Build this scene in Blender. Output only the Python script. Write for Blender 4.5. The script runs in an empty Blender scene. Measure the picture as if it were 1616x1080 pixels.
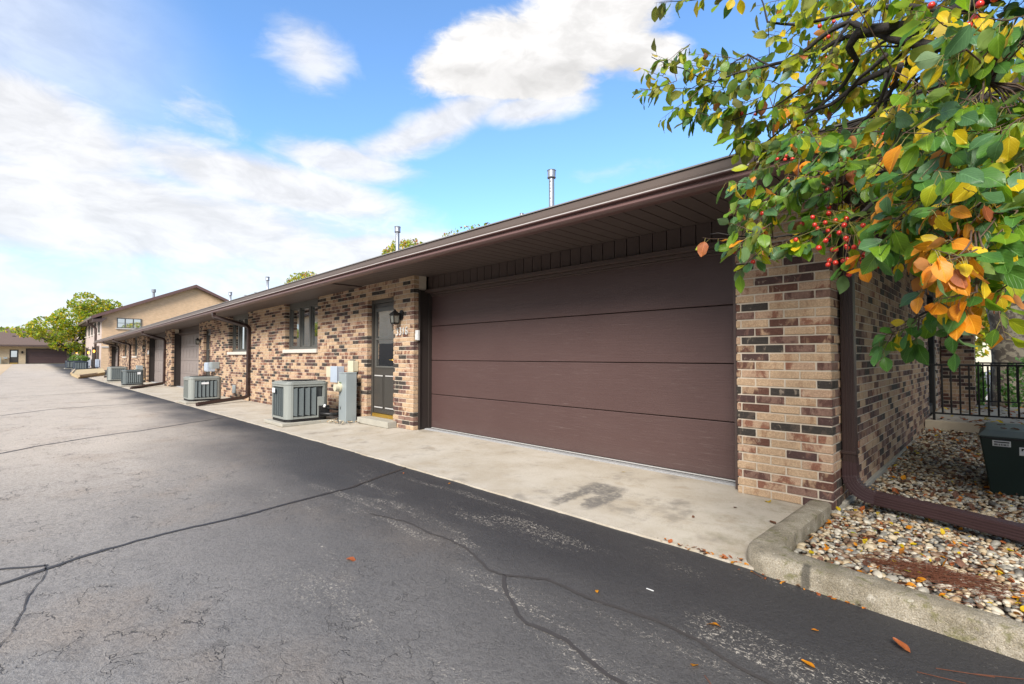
import bpy, bmesh, math, random
from mathutils import Vector, Matrix, noise
random.seed(11)
R = math.radians
scene = bpy.context.scene
COL = scene.collection

# ------------------------------------------------------------------ camera, sky, sun, exposure
HEAD = R(45.335)                        # heading: to the left of straight at the facade
cam_d = bpy.data.cameras.new('camera')
cam_d.sensor_width = 36.0
cam_d.lens = 17.265
cam_d.clip_start = 0.05
cam_d.clip_end = 3000
cam = bpy.data.objects.new('camera', cam_d)
COL.objects.link(cam)
cam.location = (0, 0, 1.16)
cam.rotation_euler = (R(90 + 1.626), 0, HEAD)
scene.camera = cam

vs = scene.view_settings
vs.view_transform = 'Standard'
vs.look = 'None'
vs.gamma = 1
vs.use_curve_mapping = False
vs.exposure = 1.52

SUN_EL, SUN_AZ = R(36), R(26)          # azimuth measured from -Y (in front of the facade) towards -X
sun_dir = Vector((math.sin(SUN_AZ) * math.cos(SUN_EL), -math.cos(SUN_AZ) * math.cos(SUN_EL), math.sin(SUN_EL)))
sd = bpy.data.lights.new('sun', 'SUN')
sd.energy = 2.5
sd.angle = R(24)
sd.color = (1.0, 0.935, 0.855)
sun = bpy.data.objects.new('sun', sd)
COL.objects.link(sun)
sun.rotation_euler = sun_dir.to_track_quat('Z', 'Y').to_euler()

world = bpy.data.worlds.new('World')
scene.world = world
world.use_nodes = True
wt = world.node_tree
wt.nodes.clear()


class NT:
    """small node-building helper"""
    def __init__(self, tree):
        self.t = tree

    def n(self, typ, **kw):
        nd = self.t.nodes.new(typ)
        ins = kw.pop('ins', {})
        for k, v in kw.items():
            setattr(nd, k, v)
        for k, v in ins.items():
            self.put(nd.inputs[k], v)
        return nd

    def put(self, sock, v):
        if isinstance(v, bpy.types.NodeSocket):
            self.t.links.new(v, sock)
        else:
            if hasattr(sock.default_value, '__len__') and not hasattr(v, '__len__'):
                v = [v] * len(sock.default_value)
            if hasattr(sock.default_value, '__len__') and len(sock.default_value) == 4 and len(v) == 3:
                v = (*v, 1)
            sock.default_value = v

    def m(self, op, a, b=None, c=None, clamp=False):
        nd = self.t.nodes.new('ShaderNodeMath')
        nd.operation = op
        nd.use_clamp = clamp
        self.put(nd.inputs[0], a)
        if b is not None: self.put(nd.inputs[1], b)
        if c is not None: self.put(nd.inputs[2], c)
        return nd.outputs[0]

    def vscale(self, v, k):
        nd = self.t.nodes.new('ShaderNodeVectorMath')
        nd.operation = 'SCALE'
        self.put(nd.inputs[0], v)
        self.put(nd.inputs['Scale'], k)
        return nd.outputs[0]

    def vm(self, op, a, b=None, out=0):
        nd = self.t.nodes.new('ShaderNodeVectorMath')
        nd.operation = op
        self.put(nd.inputs[0], a)
        if b is not None: self.put(nd.inputs[1], b)
        return nd.outputs[out]

    def mix(self, f, a, b, blend='MIX'):
        nd = self.t.nodes.new('ShaderNodeMix')
        nd.data_type = 'RGBA'
        nd.blend_type = blend
        self.put(nd.inputs[0], f)
        self.put(nd.inputs[6], a)
        self.put(nd.inputs[7], b)
        return nd.outputs[2]

    def noise(self, vec, scale, detail=4, rough=.55, dist=0.0, out=0):
        nd = self.t.nodes.new('ShaderNodeTexNoise')
        if vec is not None: self.put(nd.inputs['Vector'], vec)
        nd.inputs['Scale'].default_value = scale
        nd.inputs['Detail'].default_value = detail
        nd.inputs['Roughness'].default_value = rough
        nd.inputs['Distortion'].default_value = dist
        return nd.outputs[out]

    def ramp(self, f, lo, hi, a=0.0, b=1.0):
        nd = self.t.nodes.new('ShaderNodeMapRange')
        nd.interpolation_type = 'SMOOTHSTEP'
        self.put(nd.inputs[0], f)
        for i, v in enumerate((lo, hi, a, b)):
            self.put(nd.inputs[i + 1], v)
        return nd.outputs[0]

    def comb(self, x, y, z):
        nd = self.t.nodes.new('ShaderNodeCombineXYZ')
        for i, v in enumerate((x, y, z)): self.put(nd.inputs[i], v)
        return nd.outputs[0]

    def sep(self, v):
        nd = self.t.nodes.new('ShaderNodeSeparateXYZ')
        self.put(nd.inputs[0], v)
        return nd.outputs


W = NT(wt)
sky = W.n('ShaderNodeTexSky', sky_type='NISHITA', sun_disc=False, sun_elevation=SUN_EL, air_density=1.0, dust_density=0.6, ozone_density=2.5)
sky.sun_rotation = math.atan2(sun_dir.x, sun_dir.y)
dirv = W.n('ShaderNodeTexCoord').outputs['Generated']
fx, fy = -math.sin(HEAD), math.cos(HEAD)
df = W.vm('DOT_PRODUCT', dirv, (fx, fy, 0), out=1)
dr = W.vm('DOT_PRODUCT', dirv, (fy, -fx, 0), out=1)
dz = W.sep(dirv)[2]
az = W.m('MULTIPLY', W.m('ARCTAN2', dr, df), 57.2958)
el = W.m('MULTIPLY', W.m('ARCSINE', dz), 57.2958)
fq = W.comb(W.m('DIVIDE', az, 15.0), W.m('DIVIDE', el, 7.0), 0.0)
fqw = W.vm('ADD', fq, W.vscale(W.vm('SUBTRACT', W.noise(fq, .9, 4, .55, out=1), (.5, .5, .5)), 0.9))
ero = W.noise(fqw, 1.5, 10, .60)                # billow detail that eats the cloud edges
ero2 = W.noise(W.vm('ADD', fqw, (4.1, 9.7, 0)), .8, 9, .58)
nmix = W.m('ADD', W.m('MULTIPLY', ero, .5), W.m('MULTIPLY', ero2, .5))


def blob(a0, e0, wa, he, tilt=0.0):
    """soft elliptical field at heading a0 / elevation e0 (degrees), 1 in the middle, 0 at twice the radius"""
    a = W.m('SUBTRACT', az, a0)
    e = W.m('SUBTRACT', el, e0)
    c, s = math.cos(R(tilt)), math.sin(R(tilt))
    u = W.m('DIVIDE', W.m('ADD', W.m('MULTIPLY', a, c), W.m('MULTIPLY', e, s)), wa)
    v = W.m('DIVIDE', W.m('SUBTRACT', W.m('MULTIPLY', e, c), W.m('MULTIPLY', a, s)), he)
    rr = W.m('SQRT', W.m('ADD', W.m('MULTIPLY', u, u), W.m('MULTIPLY', v, v)))
    return W.m('SUBTRACT', 1.0, W.m('MULTIPLY', rr, .5), clamp=True)


def mx(*s):
    o = s[0]
    for t in s[1:]: o = W.m('MAXIMUM', o, t)
    return o


def sc(s, k): return W.m('MULTIPLY', s, k)


def eroded(field, amp, lo, hi):
    return W.ramp(W.m('ADD', field, sc(W.m('SUBTRACT', nmix, .5), amp)), lo, hi)


low = W.ramp(el, 24.0, 4.0, 0.0, 1.0)                                  # more cloud towards the horizon
left = W.ramp(az, 6.0, -42.0, 0.0, 1.0)
clear = mx(blob(-25, 27.5, 9, 3.4, -10), blob(12, 21.5, 12, 4.2, 0), blob(-6, 22, 6, 2.2, 10), blob(-33, 30, 7, 3, 0))
base = W.m('ADD', W.m('ADD', .06, sc(low, .40)), sc(left, .19))
base = W.m('ADD', base, W.ramp(W.m('ABSOLUTE', az), 52.0, 78.0, 0.0, .45))  # unseen cloud beside and behind the view, added to whiten the light
base = W.m('SUBTRACT', base, sc(W.ramp(clear, .2, .8), .55))
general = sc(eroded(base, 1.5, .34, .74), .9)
cum = mx(blob(4, 32.6, 13, 3.4, 0), blob(-4, 30.8, 8.5, 2.8, 8), blob(11, 35, 9, 4.2, 0), blob(14, 31.5, 7, 2.6, -10), blob(1, 30, 9, 2.4, 0))
cumulus = eroded(cum, 1.25, .40, .62)
bandf = mx(blob(-9, 25.0, 13, 2.2, 24), blob(-19, 20.6, 8, 2.0, -4), blob(2, 27.0, 7, 1.6, 8))
band = sc(eroded(bandf, 1.3, .36, .78), .88)
wispf = mx(blob(-22.5, 29.5, 4.5, 3.4, -40), sc(blob(-35, 24, 9, 2.6, -24), .9), sc(blob(11, 20.5, 9, 1.6, 8), .6))
wisp = sc(eroded(wispf, 2.6, .40, 1.15), .8)
veil = sc(W.ramp(blob(-50, 26, 13, 9, -20), .1, .9), .58)
bankf = mx(blob(-40, 12.5, 24, 4.0, 2), blob(-12, 11, 20, 2.6, 0), blob(-27, 17.5, 13, 2.4, -6), blob(-48, 19, 12, 3.4, -8))
bank = sc(eroded(bankf, 1.1, .22, .66), .92)
horizon = sc(W.ramp(el, 13.0, 4.0, 0.0, 1.0), .86)
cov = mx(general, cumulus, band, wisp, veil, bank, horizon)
shade = W.ramp(W.m('ADD', sc(nmix, .55), sc(W.noise(fqw, 3.0, 6, .6), .45)), .36, .62, .80, 1.03)
under = W.m('SUBTRACT', 1.0, sc(W.ramp(blob(4, 29.6, 14, 2.0, 0), .2, .9), .17))
body = W.m('MULTIPLY', W.m('MULTIPLY', shade, under), 7.3)
bright = W.m('MULTIPLY', body, W.m('ADD', 1.0, sc(cumulus, .05)))
ccol = W.vscale(W.mix(horizon, (1.0, .985, .975), (.93, .965, 1.03)), bright)
blue = W.mix(1.0, sky.outputs[0], (1.62, 2.02, 2.30), 'MULTIPLY')
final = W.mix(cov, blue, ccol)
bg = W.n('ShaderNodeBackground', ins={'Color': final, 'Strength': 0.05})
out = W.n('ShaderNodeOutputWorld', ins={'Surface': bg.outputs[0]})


# ------------------------------------------------------------------ object helpers
def origin_of(o):
    v = Vector((0, 0, 0))
    while o is not None:
        v += o.location
        o = o.parent
    return v


def tag(o, label=None, cat=None, group=None, kind=None):
    if label: o['label'] = label
    if cat: o['category'] = cat
    if group: o['group'] = group
    if kind: o['kind'] = kind
    return o


def empty(name, loc, label=None, cat=None, group=None, parent=None):
    o = bpy.data.objects.new(name, None)
    o.empty_display_size = .1
    COL.objects.link(o)
    if parent is not None:
        o.parent = parent
        o.location = Vector(loc) - origin_of(parent)
    else:
        o.location = loc
    return tag(o, label, cat, group)


class MB:
    """collects geometry in world coordinates and links it as one mesh object"""
    def __init__(self):
        self.v, self.f, self.mi, self.uv = [], [], [], {}

    def quad(self, a, b, c, d, m=0):
        i = len(self.v)
        self.v += [tuple(a), tuple(b), tuple(c), tuple(d)]
        self.f.append((i, i + 1, i + 2, i + 3))
        self.mi.append(m)
        return self

    def poly(self, pts, m=0):
        i = len(self.v)
        self.v += [tuple(p) for p in pts]
        self.f.append(tuple(range(i, i + len(pts))))
        self.mi.append(m)
        return self

    def hexa(self, p, m=0):
        """8 points: bottom ring 0-3 counter-clockwise from above, top ring 4-7"""
        i = len(self.v)
        self.v += [tuple(q) for q in p]
        for f in ((3, 2, 1, 0), (4, 5, 6, 7), (0, 1, 5, 4), (1, 2, 6, 5), (2, 3, 7, 6), (3, 0, 4, 7)):
            self.f.append(tuple(i + k for k in f))
            self.mi.append(m)
        return self

    def box(self, x0, x1, y0, y1, z0, z1, m=0, j=0.0):
        p = [(x0, y0, z0), (x1, y0, z0), (x1, y1, z0), (x0, y1, z0), (x0, y0, z1), (x1, y0, z1), (x1, y1, z1), (x0, y1, z1)]
        if j: p = [tuple(c + random.uniform(-j, j) for c in q) for q in p]
        return self.hexa(p, m)

    def tube(self, pts, r, n=8, m=0, caps=True, flat=None):
        """round tube along pts; r a number or list; flat=(a,b) gives a rectangular section instead"""
        pts = [Vector(p) for p in pts]
        if not hasattr(r, '__len__'): r = [r] * len(pts)
        rings = []
        ref = None
        for k, p in enumerate(pts):
            d = (pts[min(k + 1, len(pts) - 1)] - pts[max(k - 1, 0)]).normalized()
            if ref is None:
                ref = Vector((0, 0, 1)) if abs(d.z) < .9 else Vector((0, 1, 0))
            u = (ref - d * ref.dot(d)).normalized()
            w = d.cross(u)
            ref = u
            i0 = len(self.v)
            for q in range(n):
                t = 2 * math.pi * (q + .5) / n
                cu, cw = math.cos(t), math.sin(t)
                if flat:
                    cu = math.copysign(min(1, abs(cu) * 1.414), cu)
                    cw = math.copysign(min(1, abs(cw) * 1.414), cw)
                    self.v.append(tuple(p + u * cu * flat[0] + w * cw * flat[1]))
                else:
                    self.v.append(tuple(p + (u * cu + w * cw) * r[k]))
            rings.append(i0)
        for a, b in zip(rings, rings[1:]):
            for q in range(n):
                self.f.append((a + q, a + (q + 1) % n, b + (q + 1) % n, b + q))
                self.mi.append(m)
        if caps:
            self.f.append(tuple(rings[0] + q for q in reversed(range(n))))
            self.f.append(tuple(rings[-1] + q for q in range(n)))
            self.mi += [m, m]
        return self

    def lathe(self, cx, cy, prof, n=16, m=0):
        rings = []
        for rr, z in prof:
            rings.append(len(self.v))
            for q in range(n):
                t = 2 * math.pi * q / n
                self.v.append((cx + rr * math.cos(t), cy + rr * math.sin(t), z))
        for a, b in zip(rings, rings[1:]):
            for q in range(n):
                self.f.append((a + q, a + (q + 1) % n, b + (q + 1) % n, b + q))
                self.mi.append(m)
        self.f.append(tuple(rings[0] + q for q in reversed(range(n))))
        self.f.append(tuple(rings[-1] + q for q in range(n)))
        self.mi += [m, m]
        return self

    def sweep(self, prof, xs, fn=lambda x: (0, 0), m=0, cap=True):
        """profile [(y,z)] carried along x positions; fn(x) -> offset (dy,dz)"""
        n = len(prof)
        st = []
        for x in xs:
            dy, dz_ = fn(x)
            st.append(len(self.v))
            self.v += [(x, y + dy, z + dz_) for y, z in prof]
        for a, b in zip(st, st[1:]):
            for q in range(n):
                self.f.append((a + q, b + q, b + (q + 1) % n, a + (q + 1) % n))
                self.mi.append(m)
        if cap:
            self.f.append(tuple(st[0] + q for q in range(n)))
            self.f.append(tuple(st[-1] + q for q in reversed(range(n))))
            self.mi += [m, m]
        return self

    def build(self, name, mats, parent=None, smooth=False, bevel=0.0, seg=2, origin=None, recalc=True, autos=None):
        if not isinstance(mats, (list, tuple)): mats = [mats]
        if origin is None:
            lo = [min(v[k] for v in self.v) for k in range(3)]
            hi = [max(v[k] for v in self.v) for k in range(3)]
            origin = Vector(((lo[0] + hi[0]) / 2, (lo[1] + hi[1]) / 2, lo[2]))
        else:
            origin = Vector(origin)
        me = bpy.data.meshes.new(name)
        me.from_pydata([(v[0] - origin.x, v[1] - origin.y, v[2] - origin.z) for v in self.v], [], self.f)
        for mt in mats: me.materials.append(mt)
        if len(mats) > 1: me.polygons.foreach_set('material_index', self.mi)
        if self.uv:
            ul = me.uv_layers.new(name='UVMap')
            co = []
            for f in self.f: co += [c for i in f for c in self.uv.get(i, (0, 0))]
            ul.data.foreach_set('uv', co)
        if recalc:
            bm = bmesh.new()
            bm.from_mesh(me)
            bmesh.ops.recalc_face_normals(bm, faces=bm.faces)
            bm.to_mesh(me)
            bm.free()
        if smooth: me.polygons.foreach_set('use_smooth', [True] * len(me.polygons))
        me.update()
        o = bpy.data.objects.new(name, me)
        COL.objects.link(o)
        if parent is not None:
            o.parent = parent
            o.location = origin - origin_of(parent)
        else:
            o.location = origin
        if bevel:
            md = o.modifiers.new('bevel', 'BEVEL')
            md.width = bevel
            md.segments = seg
            md.limit_method = 'ANGLE'
            md.angle_limit = R(40)
        if autos is not None:
            me.polygons.foreach_set('use_smooth', [True] * len(me.polygons))
            me.set_sharp_from_angle(angle=R(autos))
        return o


def inst(name, mesh, loc, parent, rot=None, scale=None):
    o = bpy.data.objects.new(name, mesh)
    COL.objects.link(o)
    o.parent = parent
    o.location = Vector(loc) - origin_of(parent)
    if rot is not None: o.rotation_euler = rot
    if scale is not None: o.scale = scale
    return o


def copy_thing(root, loc, rz=None, label=None):
    def cp(o, par):
        c = o.copy()
        COL.objects.link(c)
        c.parent = par
        for ch in list(o.children): cp(ch, c)
        return c
    c = cp(root, None)
    c.location = loc
    if rz is not None: c.rotation_euler = (0, 0, rz)
    if label: c['label'] = label
    return c


# ------------------------------------------------------------------ materials
def mat(name, build):
    m = bpy.data.materials.new(name)
    m.use_nodes = True
    m.node_tree.nodes.clear()
    N = NT(m.node_tree)
    sh = build(N)
    N.n('ShaderNodeOutputMaterial', ins={'Surface': sh})
    return m


def bsdf(N, col, rough=.6, bump=None, bs=.3, bd=.01, metal=0.0, spec=.5, **kw):
    ins = {'Base Color': col, 'Roughness': rough, 'Metallic': metal, 'Specular IOR Level': spec}
    ins.update(kw)
    if bump is not None:
        b = N.n('ShaderNodeBump', ins={'Strength': bs, 'Distance': bd, 'Height': bump})
        ins['Normal'] = b.outputs[0]
    return N.n('ShaderNodeBsdfPrincipled', ins=ins).outputs[0]


def pos(N): return N.n('ShaderNodeNewGeometry').outputs['Position']
def rnd(N): return N.n('ShaderNodeObjectInfo').outputs['Random']
def stretch(N, v, s): return N.vm('MULTIPLY', v, s)


def simple(name, col, rough=.6, metal=0.0, spec=.5, var=.12, scale=6.0, bump=.15, bd=.004, bscale=60.0, st=(1, 1, 1)):
    """one colour broken up by soft weathering and a fine relief"""
    def b(N):
        p = stretch(N, pos(N), st)
        n = N.noise(p, scale, 5, .6)
        c = N.mix(n, [x * (1 - var) for x in col], [min(1, x * (1 + var)) for x in col])
        r = N.m('ADD', rough - .06, sc_(N, N.noise(p, scale * 2.3, 3), .12))
        return bsdf(N, c, r, N.noise(p, bscale, 3), bump, bd, metal, spec)
    return mat(name, b)


def sc_(N, s, k): return N.m('MULTIPLY', s, k)


def brick_mat(name, base, flash, amt, rough=.85):
    def b(N):
        p = pos(N)
        a = N.noise(stretch(N, p, (1, 1, .55)), 11.0, 4, .6, .6)
        f = N.ramp(a, .62 - amt * .25, .70 - amt * .15)
        g = N.noise(p, 95.0, 4, .65)
        c = N.mix(f, base, flash)
        v = N.noise(p, 4.7, 2)
        c = N.mix(N.ramp(v, .3, .7), N.mix(1.0, c, (.84, .83, .82), 'MULTIPLY'), c)
        c = N.mix(N.ramp(g, .38, .66), N.mix(1.0, c, (.72, .70, .68), 'MULTIPLY'), c)
        pale = N.ramp(N.noise(stretch(N, p, (1, 1, .6)), 26.0, 4, .6, .8), .60, .72, 0, .40)
        c = N.mix(pale, c, (.46, .38, .29))
        h = N.m('ADD', g, sc_(N, N.noise(p, 30.0, 3), .9))
        return bsdf(N, c, rough, h, .55, .006)
    return mat(name, b)


BRICKS = [
    brick_mat('brick_tan', (.54, .385, .250), (.40, .25, .15), .25),
    brick_mat('brick_tan_pink', (.51, .35, .240), (.27, .12, .075), .55),
    brick_mat('brick_tan_flashed', (.50, .345, .22), (.13, .055, .038), 1.15),
    brick_mat('brick_rose_brown', (.25, .150, .115), (.12, .055, .045), .6),
    brick_mat('brick_purple_brown', (.085, .045, .041), (.20, .11, .085), .35),
    brick_mat('brick_charcoal', (.044, .037, .032), (.105, .08, .065), .4),
]
BW = [36, 19, 15, 8, 11, 11]


def pick_brick(): return random.choices(range(6), BW)[0]


M = {}
M['mortar'] = simple('mortar', (.52, .455, .37), .95, var=.15, scale=9, bump=.5, bd=.004, bscale=220)


def tan_brick(name, c0, c1, mo, sc=1.0):
    def b(N):
        tc = pos(N)
        s = N.sep(tc)
        v = N.comb(N.m('ADD', s[0], s[1]), s[2], 0.0)
        bt = N.n('ShaderNodeTexBrick', ins={'Vector': v, 'Color1': c0, 'Color2': c1, 'Mortar': mo, 'Scale': 1.0, 'Mortar Size': .006, 'Brick Width': .23, 'Row Height': .07, 'Bias': -.1})
        n = N.noise(tc, 1.3, 4)
        c = N.mix(1.0, bt.outputs[0], N.mix(n, (.85, .84, .82), (1.08, 1.07, 1.05)), 'MULTIPLY')
        return bsdf(N, c, .9, N.noise(tc, 40, 3), .3, .01)
    return mat(name, b)


M['far_brick'] = tan_brick('far_tan_brick', (.70, .49, .305), (.60, .41, .25), (.48, .39, .29))
M['far_brick2'] = tan_brick('pale_tan_brick', (.50, .41, .27), (.43, .35, .23), (.47, .40, .30))
M['pale_siding'] = simple('pale_pink_siding', (.42, .352, .325), .7, var=.06, scale=1.2, st=(6, 6, .3))
M['trim'] = simple('dark_brown_trim', (.074, .050, .044), .5, var=.14, scale=3, bump=.08)
M['trim_dark'] = simple('darker_brown_trim', (.024, .018, .016), .5, var=.15, scale=3, bump=.08)
M['soffit'] = simple('brown_soffit', (.092, .069, .062), .55, var=.12, scale=4, bump=.06)
M['gutter'] = simple('brown_gutter_metal', (.125, .070, .064), .36, var=.10, scale=2, bump=.03)
M['spout'] = simple('dark_downspout_metal', (.036, .021, .019), .36, var=.12, scale=2, bump=.04)
M['spout_low'] = simple('purple_brown_downspout_metal', (.044, .024, .026), .36, var=.12, scale=2, bump=.04)
M['fascia'] = simple('brown_roof_edge_metal', (.098, .074, .062), .42, var=.08, scale=1.5, bump=.03)
M['lip'] = simple('gutter_lip_highlight', (.50, .47, .46), .3, var=.10, scale=3, bump=.03)  # bright highlight along the gutter's front edge, put into the colour
M['drip'] = simple('grey_drip_edge', (.20, .19, .185), .35, var=.12, scale=3, bump=.03)


def door_b(N):
    p = pos(N)
    g = N.noise(stretch(N, p, (1.2, 1.2, 46.0)), 2.2, 5, .6)
    streak = N.noise(stretch(N, p, (1.7, 1.7, 30.0)), 1.9, 6, .7, .4)
    c = N.mix(g, (.060, .034, .032), (.080, .046, .043))
    s = N.sep(p)
    midband = N.ramp(N.noise(stretch(N, p, (.5, .5, 2.2)), 1.1, 3), .42, .62)
    wear = N.m('MULTIPLY', N.ramp(streak, .54, .70, 0, .42), midband)
    c = N.mix(wear, c, (.165, .128, .120))
    dust = N.ramp(N.noise(p, 1.1, 3), .3, .75, 0, .22)
    c = N.mix(dust, c, (.098, .062, .058))
    low = N.ramp(s[2], .22, .03, 0, .25)
    c = N.mix(N.m('MULTIPLY', low, N.noise(p, 9, 4)), c, (.12, .092, .082))
    return bsdf(N, c, .45, N.m('ADD', g, sc_(N, N.noise(stretch(N, p, (1, 1, 7)), 38, 4, .7), .8)), .45, .004)


M['door'] = mat('brown_garage_door', door_b)
M['door_mauve'] = simple('faded_mauve_garage_door', (.215, .185, .175), .5, var=.10, scale=2.0, bump=.1, st=(1, 1, 6))
M['bronze'] = simple('dark_bronze_door_paint', (.046, .042, .037), .4, var=.10, scale=4, bump=.05)
M['bronze2'] = simple('grey_bronze_frame', (.085, .085, .078), .38, var=.10, scale=4, bump=.05)
M['brass'] = simple('brass', (.60, .38, .07), .35, metal=.8, var=.12, scale=9, bump=.08)
M['black'] = simple('black_metal', (.006, .006, .007), .5, var=.2, scale=5, bump=.1)
M['rubber'] = simple('dark_rubber', (.03, .03, .032), .7, var=.2, scale=9)
M['white_strip'] = simple('pale_aluminium_strip', (.42, .41, .40), .35, var=.12, scale=8)
M['keypad'] = simple('pale_grey_plastic', (.55, .56, .56), .45, var=.06)
M['sill'] = simple('limestone_sill', (.50, .47, .43), .85, var=.12, scale=14, bump=.3, bscale=150)
M['ac'] = simple('grey_green_painted_steel', (.245, .262, .245), .42, var=.07, scale=3, bump=.05)
M['ac_dark'] = simple('dark_louvre_gap', (.045, .050, .052), .6, var=.15, scale=8)
M['ac_louvre'] = simple('slate_louvre_steel', (.105, .125, .128), .45, var=.10, scale=6)
M['navy'] = simple('dark_blue_grey_steel', (.03, .042, .06), .5, var=.15, scale=4)
M['grey_steel'] = simple('galvanised_blue_grey_steel', (.30, .345, .36), .42, metal=.25, var=.14, scale=5, bump=.06, st=(1, 1, .35))
M['beige'] = simple('beige_plastic', (.50, .47, .35), .5, var=.10, scale=7)
M['blue_box'] = simple('blue_grey_box', (.36, .42, .50), .45, var=.10, scale=7)
M['pvc'] = simple('grey_conduit', (.36, .36, .34), .5, var=.1, scale=8)
M['galv'] = simple('galvanised_pipe', (.27, .29, .32), .35, metal=.55, var=.25, scale=14, bump=.12, st=(1, 1, .3))
M['green_box'] = simple('dark_green_transformer_paint', (.016, .030, .026), .42, var=.16, scale=3, bump=.08)
M['green_lid'] = simple('weathered_green_grey_lid', (.13, .145, .125), .55, var=.25, scale=5, bump=.1)
M['label_white'] = simple('white_sticker', (.72, .73, .74), .5, var=.06)
M['label_black'] = simple('black_print', (.012, .012, .014), .5, var=.1)
M['blue_paint'] = simple('blue_tape', (.06, .16, .40), .5, var=.1)
M['shingle'] = simple('brown_shingles', (.125, .083, .064), .92, var=.22, scale=14, bump=.6, bd=.02, bscale=25, st=(1, 1, 3))
M['opp_door'] = simple('opposite_brown_door', (.06, .042, .038), .5)


def glass_b(N):
    p = pos(N)
    lw = N.n('ShaderNodeLayerWeight', ins={'Blend': .38}).outputs['Fresnel']
    w = N.noise(p, 2.2, 2)
    bmp = N.n('ShaderNodeBump', ins={'Strength': .05, 'Distance': .01, 'Height': w}).outputs[0]
    d = bsdf(N, (.020, .022, .020), .2)
    g = N.n('ShaderNodeBsdfGlossy', ins={'Color': (.92, .95, .95), 'Roughness': .015, 'Normal': bmp}).outputs[0]
    return N.n('ShaderNodeMixShader', ins={0: N.m('ADD', .72, sc_(N, lw, .28), clamp=True), 1: d, 2: g}).outputs[0]


M['glass'] = mat('reflecting_window_glass', glass_b)
M['lamp_glass'] = mat('seeded_lamp_glass', lambda N: bsdf(N, (.16, .165, .15), .12, N.noise(pos(N), 45, 2), .3, .01, spec=.8))
M['bulb_orange'] = mat('lit_orange_lamp', lambda N: N.n('ShaderNodeEmission', ins={'Color': (1.0, .42, .06), 'Strength': 1.6}).outputs[0])


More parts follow.
